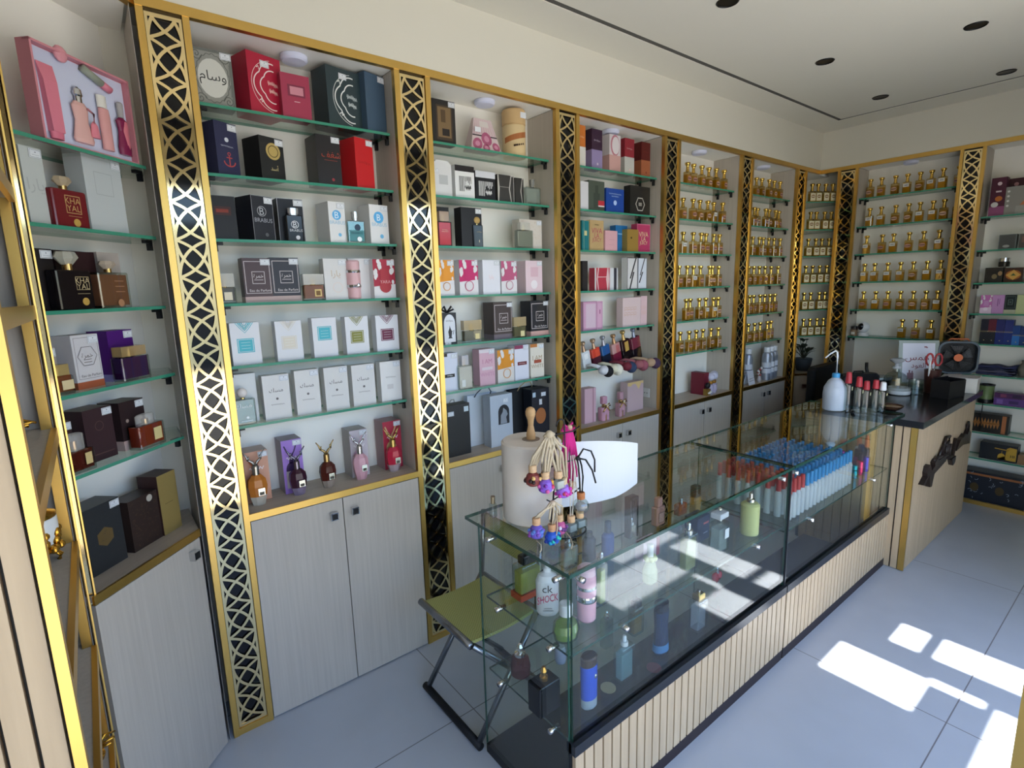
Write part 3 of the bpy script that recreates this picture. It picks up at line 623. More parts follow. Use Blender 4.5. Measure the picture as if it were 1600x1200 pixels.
    dict(k='box', l='peach perfume box with printed bottle picture on the wooden sill', s=0.452, y=0.122, z=0.887, w=0.09, d=0.09, h=0.208, wall='L', c='c7937a', dec=[('geniep','a8552c')], low=None, c_side='b9a196'),
    dict(k='genie', l='amber round perfume bottle with antler shaped cap', s=0.44, y=0.06, z=0.887, w=0.077, d=0.0, h=0.124, wall='L', c='b8702e', c2='c8c0b2', cc='9a9690', n=8),
    dict(k='box', l='purple perfume box with printed bottle picture on the sill', s=0.592, y=0.122, z=0.887, w=0.081, d=0.09, h=0.228, wall='L', c='9a74c0', dec=[('geniep','3a2450')], low=None, c_side='8d8088'),
    dict(k='genie', l='dark purple perfume bottle with antler shaped cap', s=0.596, y=0.06, z=0.887, w=0.073, d=0.0, h=0.112, wall='L', c='3a1e2c', c2='8d7f98', cc='77707c', n=8),
    dict(k='genie', l='dark brown perfume bottle with gold antler shaped cap', s=0.72, y=0.06, z=0.887, w=0.072, d=0.0, h=0.114, wall='L', c='4a1d16', c2='a39488', cc='a4895a', n=8),
    dict(k='box', l='silver and pink perfume box with printed horn picture', s=0.88, y=0.122, z=0.887, w=0.081, d=0.09, h=0.216, wall='L', c='b9aeb4', dec=[('geniep','cfa6b4')], low=None, c_side='9c948f'),
    dict(k='genie', l='pale pink perfume bottle with silver antler cap', s=0.867, y=0.06, z=0.887, w=0.072, d=0.0, h=0.118, wall='L', c='c99aa4', c2='c99aa4', cc='bdb9b8', n=8),
    dict(k='box', l='crimson and grey perfume box at right end of sill', s=1.043, y=0.122, z=0.887, w=0.09, d=0.09, h=0.228, wall='L', c='a82f44', dec=[('geniep','d0a878')], low=None, c_side='9c7f80'),
    dict(k='genie', l='raspberry red perfume bottle with gold ornament cap', s=1.027, y=0.06, z=0.887, w=0.076, d=0.0, h=0.116, wall='L', c='b3283f', c2='b5a0a4', cc='b39a5c', n=8),
    dict(k='box', l='black perfume box with a brown window picture, top shelf', s=1.378, y=0.075, z=2.358, w=0.119, d=0.05, h=0.188, wall='L', c='2b2826', dec=[('r',0.16,0.1,0.86,0.88,'46392c'),('r',0.22,0.16,0.8,0.84,'7a6344'),('r',0.36,0.5,0.56,0.78,'56442e'),('r',0.4,0.2,0.72,0.36,'2a2420')]),
    dict(k='taper', l='pink tapered gift box with rose print', s=1.608, y=0.07, z=2.358, w=0.18, d=0.06, h=0.151, wall='L', c='cfbcbc'),
    dict(k='tube', l='cream cylindrical perfume canister with brown spiral band', s=1.816, y=0.06, z=2.358, w=0.117, d=0, h=0.225, wall='L', c='d2b98c'),
    dict(k='box', l='white tag shaped box with grey square print', s=1.356, y=0.075, z=2.13, w=0.097, d=0.03, h=0.158, wall='L', c='d5d5d6', st=(0.3,0.76), arch=1, dec=[('r',0.3,0.34,0.78,0.6,'b5b7b8')]),
    dict(k='box', l='white perfume box with black barcode print and black top', s=1.477, y=0.075, z=2.13, w=0.108, d=0.045, h=0.148, wall='L', c='e0e0e0', st=0, dec=[('r',0,0.82,1,1,'241f20'),('bars','2a2a2c',0.2,0.22,0.84,0.68)]),
    dict(k='box', l='black perfume box with white barcode print', s=1.6, y=0.08, z=2.13, w=0.117, d=0.045, h=0.136, wall='L', c='1f1e22', st=0, dec=[('r',0,0.78,1,1,'cfd0d6'),('bars','d8d8d8',0.15,0.16,0.85,0.66)]),
    dict(k='box', l='dark grey perfume box with pale angled corners, left one', s=1.721, y=0.075, z=2.13, w=0.103, d=0.04, h=0.131, wall='L', c='3a3835', st=0, dec=[('p',[(0.0,0.0),(0.06,0),(0.12,0.5),(0.06,1),(0,1)],'b8b4ad'),('p',[(1,0.0),(0.8,0),(0.68,0.5),(0.8,1),(1,1)],'b8b4ad'),('p',[(0.84,0.04),(0.74,0.5),(0.84,0.96),(0.97,0.96),(0.97,0.04)],'3a3835'),('r',0.1,0.55,0.7,0.57,'8f8b84')]),
    dict(k='box', l='narrow dark grey perfume box beside the angled corner box', s=1.816, y=0.085, z=2.13, w=0.059, d=0.04, h=0.128, wall='L', c='34322f', st=0, dec=[('p',[(1,0.0),(0.8,0),(0.6,0.5),(0.8,1),(1,1)],'b8b4ad'),('p',[(0.84,0.04),(0.7,0.5),(0.84,0.96),(0.95,0.96),(0.95,0.04)],'34322f')]),
    dict(k='bottle', l='clear glass perfume bottle with silver cap, second shelf', s=1.889, y=0.055, z=2.13, w=0.096, d=0.03, h=0.085, wall='L', c='c9ccc6', a=0.35, cap=('cyl','a9aaa6',0.3,0.45), dec=[]),
    dict(k='box', l='black perfume box behind the red square bottle', s=1.356, y=0.1, z=1.908, w=0.079, d=0.05, h=0.18, wall='L', c='1e1c1d', st=0, dec=[('r',0.7,0.1,0.9,0.9,'2a2728')]),
    dict(k='bottle', l='red square perfume bottle with clear cap and black rim', s=1.346, y=0.06, z=1.908, w=0.071, d=0.03, h=0.109, wall='L', c='b5262e', a=1, cap=('block','c8a98c',0.7,0.42,0.3), dec=[('fr',0,0,1,1,0.06,'2a1a1a'),('r',0.25,0.58,0.75,0.6,'e0b0a0'),('q',0.5,0.66,0.45,0.05,'e8c0b0')]),
    dict(k='box', l='tall black perfume box behind gold capped black bottle', s=1.497, y=0.062, z=1.908, w=0.118, d=0.059, h=0.181, wall='L', c='201f21', dec=[], rot=0),
    dict(k='bottle', l='black tapered perfume bottle with gold ball cap', s=1.529, y=0.055, z=1.908, w=0.059, d=0.028, h=0.103, wall='L', c='141315', a=1, cap=('ball','b99a5f',0.75,0.38), dec=[('q',0.6,0.68,0.5,0.05,'bba98a'),('r',0.55,0.2,0.62,0.32,'b8b0a0')]),
    dict(k='box', l='white floral patterned perfume box on third shelf', s=1.891, y=0.09, z=1.908, w=0.154, d=0.06, h=0.15, wall='L', c='cdc4ba', dec=[('speck','b9a692',60)]),
    dict(k='bottle', l='clear square perfume bottle in front of floral box', s=1.826, y=0.055, z=1.908, w=0.106, d=0.03, h=0.091, wall='L', c='b9b5a6', a=0.55, cap=('block','d8d5cc',0.62,0.42,0.4), dec=[]),
    dict(k='box', l='orange and white swirl perfume box on the fourth shelf', s=1.347, y=0.07, z=1.68, w=0.086, d=0.07, h=0.165, wall='L', c='d9d6d8', dec=[('swirl','e09431',0.38,1,1),('r',0.25,0.45,0.75,0.75,'e09431'),('o',0.5,0.26,0.22,0.03,'e09431'),('d',0.5,0.26,0.19,'d9d3d4',1)], st=1),
    dict(k='box', l='magenta and white swirl perfume box with ring emblem', s=1.474, y=0.07, z=1.68, w=0.108, d=0.07, h=0.166, wall='L', c='d9d6d8', dec=[('swirl','bf2f68',0.38,1,1),('r',0.25,0.45,0.75,0.75,'bf2f68'),('o',0.5,0.26,0.22,0.03,'bf2f68'),('d',0.5,0.26,0.19,'d9d3d4',1)], st=1),
    dict(k='box', l='plain white perfume box between two pink swirl boxes', s=1.61, y=0.07, z=1.68, w=0.106, d=0.07, h=0.167, wall='L', c='dcdbe2', dec=[('t','يارا',0.5,0.5,0.14,'e0b8b8')]),
    dict(k='box', l='mauve and white swirl perfume box with ring emblem', s=1.722, y=0.07, z=1.68, w=0.101, d=0.07, h=0.163, wall='L', c='d9d6d8', dec=[('swirl','b95a7c',0.38,1,1),('r',0.25,0.45,0.75,0.75,'b95a7c'),('o',0.5,0.26,0.22,0.03,'b95a7c'),('d',0.5,0.26,0.19,'d9d3d4',1)], st=1),
    dict(k='box', l='pale pink perfume box with white oval emblem', s=1.89, y=0.07, z=1.68, w=0.115, d=0.08, h=0.167, wall='L', c='dcc3c9', dec=[('r',0.3,0.5,0.75,0.8,'d3aeb8'),('d',0.5,0.26,0.2,'e6dde0',1)]),
    dict(k='box', l='arched white card box with lantern print and black bow', s=1.355, y=0.075, z=1.45, w=0.078, d=0.05, h=0.149, wall='L', c='24262a', st=(0.55,0.08), bow=1, dec=[('archp','d8dae0'),('q',0.5,0.74,0.5,0.07,'3a3a40'),('lant','2a2a30')]),
    dict(k='bottle', l='tan square perfume bottle with gold speckled cap', s=1.478, y=0.055, z=1.45, w=0.105, d=0.035, h=0.058, wall='L', c='8b7b60', a=0.75, cap=('block','c4ae84',1,0.85,0.35), dec=[('r',0.6,0.25,0.84,0.72,'d8c890')]),
    dict(k='box', l='brown framed perfume box with pale band, fifth shelf', s=1.679, y=0.075, z=1.45, w=0.122, d=0.09, h=0.188, wall='L', c='463b38', low=(0.13,'6a6068'), dec=[('fr',0.05,0.2,0.96,0.93,0.025,'bdb3b2'),('fr',0.3,0.42,0.76,0.7,0.02,'c8bebd'),('t','خمرة',0.53,0.585,0.1,'d5cccb'),('r',0.37,0.5,0.69,0.515,'b8aeae'),('t','Eau de Parfum',0.55,0.27,0.055,'cfc6c5')]),
    dict(k='bottle', l='small tan perfume bottle between two dark framed boxes', s=1.777, y=0.055, z=1.45, w=0.087, d=0.03, h=0.058, wall='L', c='857a5c', a=0.75, cap=('block','c4b088',0.95,0.85,0.35), dec=[('r',0.5,0.1,0.8,0.6,'d8cc98')]),
    dict(k='box', l='black framed perfume box with pink base, fifth shelf', s=1.928, y=0.075, z=1.45, w=0.127, d=0.085, h=0.186, wall='L', c='26262a', low=(0.13,'c9a198'), dec=[('fr',0.05,0.2,0.96,0.93,0.025,'bdb3b2'),('fr',0.3,0.42,0.76,0.7,0.02,'c8bebd'),('t','خمرة',0.53,0.585,0.1,'d5cccb'),('r',0.37,0.5,0.69,0.515,'b8aeae'),('t','Eau de Parfum',0.55,0.27,0.055,'cfc6c5')]),
    dict(k='box', l='white perfume box with black name strip, left end of shelf', s=1.352, y=0.075, z=1.222, w=0.076, d=0.06, h=0.183, wall='L', c='d6d8e4', dec=[('r',0.0,0.36,0.75,0.45,'2a2628'),('q',0.4,0.405,0.4,0.04,'d8d8d8'),('r',0,0.92,0.25,1,'3a3436')]),
    dict(k='bottle', l='tall clear perfume bottle with white block cap', s=1.427, y=0.06, z=1.222, w=0.086, d=0.03, h=0.117, wall='L', c='c4c2b4', a=0.4, cap=('block','d4d4da',0.45,0.42,0.12), dec=[('r',0.2,0.1,0.45,0.4,'d8d8d2')]),
    dict(k='box', l='pink perfume box with tall pink lettering', s=1.568, y=0.075, z=1.222, w=0.096, d=0.06, h=0.184, wall='L', c='d3a9b6', dec=[('r',0,0.9,1,1,'dcd0d4'),('t','I AM',0.5,0.66,0.12,'b87a90'),('r',0.15,0.42,0.85,0.5,'d8c8cc'),('t','WHITE',0.5,0.3,0.12,'c08aa0')]),
    dict(k='box', l='orange and cream swirl perfume box with ring emblem', s=1.688, y=0.075, z=1.222, w=0.109, d=0.06, h=0.171, wall='L', c='d9d2cc', dec=[('swirl','d98f2c',0.4,1,1),('r',0.3,0.45,0.75,0.75,'d98f2c'),('o',0.55,0.26,0.22,0.03,'d98f2c')]),
    dict(k='box', l='white perfume box with small maroon name strip', s=1.796, y=0.075, z=1.222, w=0.097, d=0.06, h=0.184, wall='L', c='d9d8e2', dec=[('r',0.2,0.42,0.85,0.52,'6e2a30'),('q',0.52,0.47,0.45,0.04,'d8b8b8'),('r',0,0.9,0.6,1,'8a3a58')]),
    dict(k='box', l='cream perfume box with tall gold lettering', s=1.906, y=0.075, z=1.222, w=0.097, d=0.06, h=0.183, wall='L', c='dcd4c6', dec=[('r',0,0.9,0.5,1,'b8733a'),('t','I AM',0.5,0.58,0.14,'a08a6a'),('r',0.25,0.42,0.8,0.52,'9a4a34'),('t','WHITE',0.5,0.33,0.14,'a08a6a')]),
    dict(k='box', l='black perfume box leaning on a black gift bag, sill', s=1.378, y=0.07, z=0.887, w=0.134, d=0.06, h=0.262, wall='L', c='232325', st=(0.3,0.88), dec=[('r',0.75,0.84,0.95,0.94,'c8d4da')]),
    dict(k='bag', l='black paper gift bag behind the left black box', s=1.388, y=0.15, z=0.887, w=0.064, d=0.06, h=0.274, wall='L', c='1d1c1e', hc='b9b3a6'),
    dict(k='bag', l='white paper gift bag with grey cord handles', s=1.592, y=0.155, z=0.887, w=0.19, d=0.055, h=0.307, wall='L', c='cdd2d8', hc='4a4e58'),
    dict(k='box', l='silver perfume box with black horse head picture', s=1.64, y=0.062, z=0.887, w=0.145, d=0.064, h=0.274, wall='L', c='b4bcc6', st=(0.8,0.92), dec=[('archh','26262b')], rot=0),
    dict(k='bag', l='large black paper gift bag with tan cord handle', s=1.882, y=0.155, z=0.887, w=0.206, d=0.055, h=0.299, wall='L', c='1b1b1d', hc='c0ac84'),
    dict(k='box', l='dark navy perfume box printed with an amber bottle', s=1.924, y=0.075, z=0.887, w=0.127, d=0.075, h=0.265, wall='L', c='23242c', st=(0.8,0.92), dec=[('r',0.05,0.84,0.22,0.94,'b8c8d4'),('d',0.5,0.42,0.3,'a8683c',1.2),('r',0.42,0.66,0.58,0.78,'d8d8d8')]),
    dict(k='box', l='orange over white tall perfume box, left end of shelf', s=2.264, y=0.075, z=2.358, w=0.05, d=0.06, h=0.218, wall='L', c='c4702e', low=(0.49,'d0cdc6'), st=0, dec=[('q',0.5,0.72,0.6,0.06,'e8d0b0'),('d',0.55,0.14,0.08,'e8d0b0',1)]),
    dict(k='box', l='dark purple over lilac tall perfume box', s=2.382, y=0.075, z=2.358, w=0.086, d=0.06, h=0.214, wall='L', c='3a2438', low=(0.49,'8d7fa6'), st=0, dec=[('q',0.5,0.72,0.6,0.06,'c8bccb'),('d',0.55,0.14,0.08,'c8bccb',1)]),
    dict(k='box', l='white over pink tall perfume box with pink arch', s=2.535, y=0.075, z=2.358, w=0.097, d=0.075, h=0.207, wall='L', c='cfc6c8', low=(0.46,'c49a94'), st=0, dec=[('d',0.5,0.72,0.4,'b97884',1.5),('d',0.55,0.72,0.33,'d8cfd0',1.5)]),
    dict(k='box', l='crimson over grey tall perfume box', s=2.664, y=0.075, z=2.358, w=0.086, d=0.06, h=0.204, wall='L', c='8f2a35', low=(0.49,'b9b9b2'), st=0, dec=[('q',0.5,0.72,0.6,0.06,'d8b8b4'),('d',0.55,0.14,0.08,'d8b8b4',1)]),
    dict(k='box', l='maroon over copper tall perfume box, right end', s=2.818, y=0.075, z=2.358, w=0.085, d=0.06, h=0.204, wall='L', c='591d1c', low=(0.49,'9a5a3c'), st=0, dec=[('q',0.5,0.72,0.6,0.06,'7a3028'),('d',0.55,0.14,0.08,'7a3028',1)]),
    dict(k='box', l='plain white perfume box at left end beside grey green box', s=2.28, y=0.075, z=2.13, w=0.063, d=0.05, h=0.154, wall='L', st=0, c='cfced2'),
    dict(k='box', l='grey green box with bottle silhouette and red tag', s=2.379, y=0.075, z=2.13, w=0.13, d=0.05, h=0.166, wall='L', st=0, c='4c544a', dec=[('r',0.3,0.1,0.7,0.6,'3c443c'),('r',0.4,0.6,0.6,0.85,'3c443c'),('r',0.6,0.2,1,0.36,'b0303a'),('r',0.6,0.16,1,0.2,'e0d8d8')]),
    dict(k='box', l='cobalt blue perfume box with white lettering', s=2.538, y=0.075, z=2.13, w=0.157, d=0.05, h=0.137, wall='L', st=0, c='1f4596', dec=[('q',0.5,0.78,0.7,0.06,'a8c0e0'),('q',0.5,0.68,0.4,0.03,'a8c0e0'),('d',0.5,0.42,0.09,'a8c0e8',1)]),
    dict(k='box', l='black perfume box with a hexagon outline emblem', s=2.77, y=0.075, z=2.13, w=0.19, d=0.05, h=0.172, wall='L', st=0, c='242322', dec=[('hex','b9b4ac')]),
    dict(k='box', l='teal perfume box edged in pale gold, left end', s=2.282, y=0.07, z=1.908, w=0.057, d=0.045, h=0.165, wall='L', st=0, c='1f7076', dec=[('fr',0.25,0,1,1,0.03,'b5b88a'),('r',0.35,0.5,0.7,0.66,'c8c08a')]),
    dict(k='box', l='kraft brown perfume box with hand drawn pink lettering', s=2.375, y=0.07, z=1.908, w=0.115, d=0.045, h=0.171, wall='L', st=0, c='b5996c', dec=[('t','VIVA',0.5,0.66,0.17,'a83a5a'),('t','LA',0.5,0.5,0.15,'a83a5a'),('t','JUICY',0.5,0.34,0.16,'a83a5a'),('q',0.5,0.85,0.3,0.05,'5a4a30')]),
    dict(k='box', l='plain light pink perfume box', s=2.489, y=0.06, z=1.908, w=0.106, d=0.045, h=0.117, wall='L', st=0, c='cfa0a6', dec=[('r',0.3,0.55,0.75,0.565,'b98a92'),('r',0.3,0.3,0.75,0.31,'b98a92')]),
    dict(k='box', l='sky blue perfume box behind gold and pink boxes', s=2.627, y=0.1, z=1.908, w=0.108, d=0.045, h=0.157, wall='L', st=0, c='21669c', dec=[('r',0.2,0.66,0.8,0.7,'7aa8cc')]),
    dict(k='box', l='metallic gold perfume box', s=2.686, y=0.06, z=1.908, w=0.105, d=0.045, h=0.133, wall='L', st=0, c='bf9a50', m=0.6, dec=[('r',0.3,0.58,0.42,0.66,'4a3a1a')]),
    dict(k='box', l='magenta perfume box with cream hand drawn lettering', s=2.827, y=0.09, z=1.908, w=0.132, d=0.045, h=0.174, wall='L', st=0, c='b03a62', dec=[('fr',0,0,1,1,0.04,'c8708a'),('t','VIVA',0.5,0.64,0.17,'d8c89a'),('t','LA',0.5,0.48,0.15,'d8c89a'),('t','JUICY',0.5,0.32,0.16,'d8c89a')]),
    dict(k='box', l='dark charcoal perfume box, left end of fourth shelf', s=2.282, y=0.075, z=1.68, w=0.043, d=0.045, h=0.17, wall='L', st=0, c='2d2928'),
    dict(k='box', l='red perfume box with silver side pillars', s=2.433, y=0.075, z=1.68, w=0.14, d=0.045, h=0.131, wall='L', st=0, c='b23b4a', dec=[('r',0,0,0.09,1,'c9c4c4'),('r',0.92,0,1,1,'c9c4c4'),('p',[(0.2,1),(0.26,1),(0.18,0.5),(0.26,0),(0.2,0),(0.12,0.5)],'d8b8b8'),('p',[(0.78,1),(0.84,1),(0.9,0.5),(0.84,0),(0.78,0),(0.7,0.5)],'d8b8b8'),('r',0.18,0.58,0.82,0.61,'d8b8b8')]),
    dict(k='box', l='thin white perfume box next to red pillared box', s=2.516, y=0.075, z=1.68, w=0.027, d=0.045, h=0.131, wall='L', st=0, c='cfd0d4'),
    dict(k='box', l='thin charcoal and white perfume box', s=2.55, y=0.075, z=1.68, w=0.036, d=0.045, h=0.131, wall='L', st=0, c='c8c8cc', dec=[('r',0,0,0.65,1,'33333c')]),
    dict(k='box', l='tall white perfume box with black diagonal stripes', s=2.704, y=0.075, z=1.68, w=0.101, d=0.045, h=0.194, wall='L', st=0, c='d2d0d0', dec=[('fr',0,0,1,1,0.04,'2a282a'),('p',[(0.78,1),(0.9,1),(0.36,0.34),(0.24,0.34)],'242224'),('p',[(0.56,0.55),(0.68,0.55),(0.32,0.0),(0.2,0.0)],'242224')]),
    dict(k='box', l='tall white crinkled perfume box with broken black stripes', s=2.802, y=0.075, z=1.68, w=0.088, d=0.045, h=0.194, wall='L', st=0, c='cdd2dc', dec=[('fr',0,0,1,1,0.04,'2a282a'),('p',[(0.7,1),(0.8,1),(0.3,0.44),(0.2,0.44)],'3a3a40'),('p',[(0.46,0.55),(0.58,0.55),(0.22,0.2),(0.1,0.2)],'242224')]),
    dict(k='box', l='pink perfume box with a clear window, fifth shelf', s=2.322, y=0.075, z=1.45, w=0.113, d=0.05, h=0.167, wall='L', st=0, c='c79ab4', dec=[('fr',0,0,1,1,0.05,'b585a4'),('r',0.2,0.08,0.94,0.92,'cdb4c2')]),
    dict(k='box', l='narrow pink perfume box with violet border', s=2.406, y=0.075, z=1.45, w=0.051, d=0.05, h=0.167, wall='L', st=0, c='cfa3bb', dec=[('fr',0.1,0.04,0.92,0.96,0.05,'b07a9c'),('r',0.45,0.55,0.6,0.7,'8a4a74')]),
    dict(k='box', l='rose cream perfume box with pink block lettering', s=2.702, y=0.075, z=1.45, w=0.173, d=0.05, h=0.179, wall='L', st=0, c='d2bcbc', dec=[('blk','c9a48c',0.1,0.35,0.8,0.68)]),
    dict(k='box', l='narrow rose perfume box beside the lettered rose box', s=2.822, y=0.075, z=1.45, w=0.063, d=0.05, h=0.184, wall='L', st=0, c='d2b4b8', dec=[('blk','c9a48c',0.1,0.35,0.9,0.68)]),
    dict(k='atom', l='clear glass atomiser bottle with white label, left end', s=2.338, y=0.09, z=1.222, w=0.087, d=0.028, h=0.095, wall='L', c='c9ccce', c2='c9ccce', dec=[('r',0.25,0.5,0.7,0.85,'e0e0e0')], cc='b89a80'),
    dict(k='atom', l='orange to dark red atomiser bottle', s=2.427, y=0.09, z=1.222, w=0.09, d=0.028, h=0.106, wall='L', c='c4412f', c2='4a1c28', dec=[('r',0.4,0.5,0.85,0.9,'cc4a30')], cc='b89a80'),
    dict(k='atom', l='blue to navy atomiser bottle', s=2.517, y=0.09, z=1.222, w=0.09, d=0.028, h=0.118, wall='L', c='28588f', c2='141a2c', dec=[('r',0.4,0.5,0.8,0.9,'1f4a86')], cc='a9aab4'),
    dict(k='atom', l='pink to wine red atomiser bottle', s=2.614, y=0.09, z=1.222, w=0.095, d=0.028, h=0.121, wall='L', c='b78a88', c2='6e1c34', dec=[('r',0.45,0.5,0.85,0.9,'b0605e')], cc='b8906a'),
    dict(k='atom', l='black atomiser bottle with square gold label', s=2.708, y=0.09, z=1.222, w=0.099, d=0.028, h=0.138, wall='L', c='2c1618', c2='140c10', dec=[('r',0.35,0.45,0.8,0.9,'b8934a')], cc='c4a468'),
    dict(k='atom', l='maroon to black atomiser bottle, right end', s=2.811, y=0.09, z=1.222, w=0.108, d=0.028, h=0.147, wall='L', c='6e2a3c', c2='181018', dec=[], cc='8f98ac'),
    dict(k='box', l='pink hexagonal box in clear wrapping on the sill', s=2.319, y=0.07, z=0.887, w=0.098, d=0.06, h=0.213, wall='L', c='c9a4ac', st=0, dec=[('r',0.7,0,0.8,1,'a87a84')]),
    dict(k='bow', l='pink glass perfume bottle with a gold bow, left one', s=2.427, y=0.04, z=0.887, w=0.108, d=0.035, h=0.093, wall='L', c='c290a0'),
    dict(k='bow', l='pink glass perfume bottle with a gold bow beside pearl box', s=2.582, y=0.04, z=0.887, w=0.089, d=0.035, h=0.097, wall='L', c='b58a94'),
    dict(k='box', l='pearl pink perfume box with gold dripping top edge', s=2.768, y=0.09, z=0.887, w=0.161, d=0.06, h=0.194, wall='L', c='bba2a4', st=0, dec=[('p',[(0.0,1),(0.0,0.9),(0.2,0.86),(0.3,0.93),(0.5,0.93),(0.7,0.72),(0.86,0.93),(1,0.9),(1,1)],'d3b57c')]),
    dict(k='gift', l='boxed pink gift set with tube and bottles, top shelf', s=0.29, y=0.05, z=2.13, w=0.315, d=0.05, h=0.25, wall='D', c='d8a0a4'),
    dict(k='box', l='white perfume box with pale script at left end', s=0.102, y=0.07, z=1.908, w=0.06, d=0.05, h=0.197, wall='D', c='b9bcb8', dec=[('t','يارا',0.5,0.5,0.2,'a8aaa8')]),
    dict(k='bottle', l='dark red square perfume bottle with crystal cap', s=0.181, y=0.055, z=1.908, w=0.108, d=0.035, h=0.101, wall='D', c='6a1f24', a=1, cap=('dia','cbb89a',0.45,0.36), dec=[('fr',0.35,0.38,0.78,0.86,0.02,'b08a5a'),('t','KHA',0.56,0.72,0.16,'b8905a'),('t','YAL',0.56,0.52,0.16,'b8905a'),('r',0.38,0.3,0.76,0.31,'b08a5a'),('d',0.6,0.14,0.1,'b8934a',1)]),
    dict(k='box', l='white perfume box with embossed square, behind red bottle', s=0.331, y=0.08, z=1.908, w=0.134, d=0.06, h=0.221, wall='D', c='b8bcbc', dec=[('fr',0.25,0.5,0.72,0.8,0.015,'a4a8a8')]),
    dict(k='box', l='black perfume box with white price tag, left end', s=0.104, y=0.09, z=1.68, w=0.056, d=0.05, h=0.167, wall='D', c='1c1718'),
    dict(k='box', l='dark maroon perfume box behind the black crystal bottle', s=0.211, y=0.1, z=1.68, w=0.129, d=0.05, h=0.167, wall='D', c='2a1518', st=(0.45,0.95)),
    dict(k='bottle', l='black square perfume bottle with large crystal cap', s=0.154, y=0.055, z=1.68, w=0.11, d=0.035, h=0.11, wall='D', c='161114', a=1, cap=('dia','c4bfae',0.56,0.46), dec=[('fr',0.52,0.5,0.9,0.84,0.015,'a08f6a'),('t','KHA',0.71,0.74,0.14,'b09f78'),('t','YAL',0.71,0.59,0.14,'b09f78'),('r',0.52,0.4,0.88,0.41,'a08f6a'),('d',0.72,0.2,0.1,'b59248',1)]),
    dict(k='box', l='pale rose perfume box behind the brown bottle', s=0.325, y=0.1, z=1.68, w=0.08, d=0.05, h=0.17, wall='D', c='a59a92', st=0),
    dict(k='bottle', l='rose brown octagonal perfume bottle with crystal cap', s=0.286, y=0.055, z=1.68, w=0.113, d=0.035, h=0.107, wall='D', c='8a5a44', a=0.95, cut=1, cap=('dia','c9b8a4',0.45,0.32), dec=[('r',0.5,0.75,0.8,0.77,'a87858'),('r',0.5,0.6,0.8,0.62,'a87858'),('r',0.5,0.45,0.8,0.47,'a87858'),('d',0.62,0.14,0.1,'a87a58',1)]),
    dict(k='box', l='white tagged box at the left end of purple shelf', s=0.087, y=0.1, z=1.45, w=0.029, d=0.05, h=0.13, wall='D', c='9c9290'),
    dict(k='bottle', l='copper square perfume bottle with gold collar cap', s=0.07, y=0.055, z=1.45, w=0.067, d=0.04, h=0.052, wall='D', c='9c5434', a=0.9, cap=('block','c4a86c',0.7,0.6,0.3), dec=[('r',0.4,0.25,0.92,0.75,'d0bd92')]),
    dict(k='box', l='white perfume box with polygon outline and orange base', s=0.177, y=0.08, z=1.45, w=0.088, d=0.07, h=0.157, wall='D', c='c8c4c6', low=(0.13,'a5583a'), dec=[('fr',0.08,0.18,0.95,0.95,0.012,'6a6464'),('hex2','6a6464'),('t','خمرة',0.5,0.6,0.11,'6a6260'),('r',0.35,0.53,0.65,0.545,'8a8280'),('r',0.35,0.48,0.65,0.495,'8a8280'),('t','Eau de Parfum',0.55,0.24,0.05,'6a6464')]),
    dict(k='box', l='purple perfume box with lilac base and white tag', s=0.325, y=0.102, z=1.45, w=0.096, d=0.07, h=0.159, wall='D', c='4a1a6c', low=(0.14,'8a80b8')),
    dict(k='bottle', l='purple square perfume bottle with gold and clear cap', s=0.322, y=0.055, z=1.45, w=0.113, d=0.04, h=0.076, wall='D', c='3c1a52', a=0.97, cap=('block','b89a6a',0.85,0.42,0.4), dec=[]),
    dict(k='box', l='dark brown perfume box with tag, leftmost behind bottle', s=0.089, y=0.1, z=1.222, w=0.041, d=0.06, h=0.146, wall='D', c='2f1f20'),
    dict(k='box', l='dark brown perfume box with faint gold emblem', s=0.196, y=0.098, z=1.222, w=0.1, d=0.075, h=0.161, wall='D', c='38262a', dec=[('o',0.5,0.66,0.14,0.02,'5c4440'),('r',0.1,0.12,0.9,0.14,'5c4440')]),
    dict(k='box', l='dark brown perfume box with pink base and tag', s=0.325, y=0.1, z=1.222, w=0.098, d=0.075, h=0.158, wall='D', c='2d2022', low=(0.2,'bfa39c'), dec=[('d',0.25,0.6,0.06,'9a8880',1)]),
    dict(k='bottle', l='round cornered red perfume bottle with clear cap, front left', s=0.081, y=0.05, z=1.222, w=0.085, d=0.045, h=0.065, wall='D', c='6a2a20', a=0.8, cap=('cyl','cfc4ba',0.7,0.66), dec=[('r',0.6,0.3,0.85,0.82,'c9b27a')]),
    dict(k='bottle', l='round cornered orange red perfume bottle at shelf end', s=0.339, y=0.05, z=1.222, w=0.111, d=0.045, h=0.077, wall='D', c='a03a28', a=0.8, cap=('cyl','d0c0b4',0.65,0.36), dec=[('r',0.55,0.25,0.85,0.78,'d0bd84')]),
    dict(k='box', l='black marbled perfume box with gold hexagon emblem', s=0.15, y=0.09, z=0.887, w=0.124, d=0.08, h=0.208, wall='D', c='2a2c2f', dec=[('hexf','7a6440'),('speck','3a3d40',30)]),
    dict(k='box', l='dark brown textured perfume box with round seal', s=0.301, y=0.09, z=0.887, w=0.121, d=0.07, h=0.173, wall='D', c='332724', st=0, dec=[('speck','5a4432',70),('d',0.72,0.9,0.1,'b5ada0',1)]),
    dict(k='box', l='tall gold perfume box with maroon side', s=0.406, y=0.085, z=0.887, w=0.084, d=0.075, h=0.215, wall='D', c='8f7a48', st=0, c_side='3a2524', dec=[('r',0.25,0.5,0.7,0.51,'6f5c34')]),
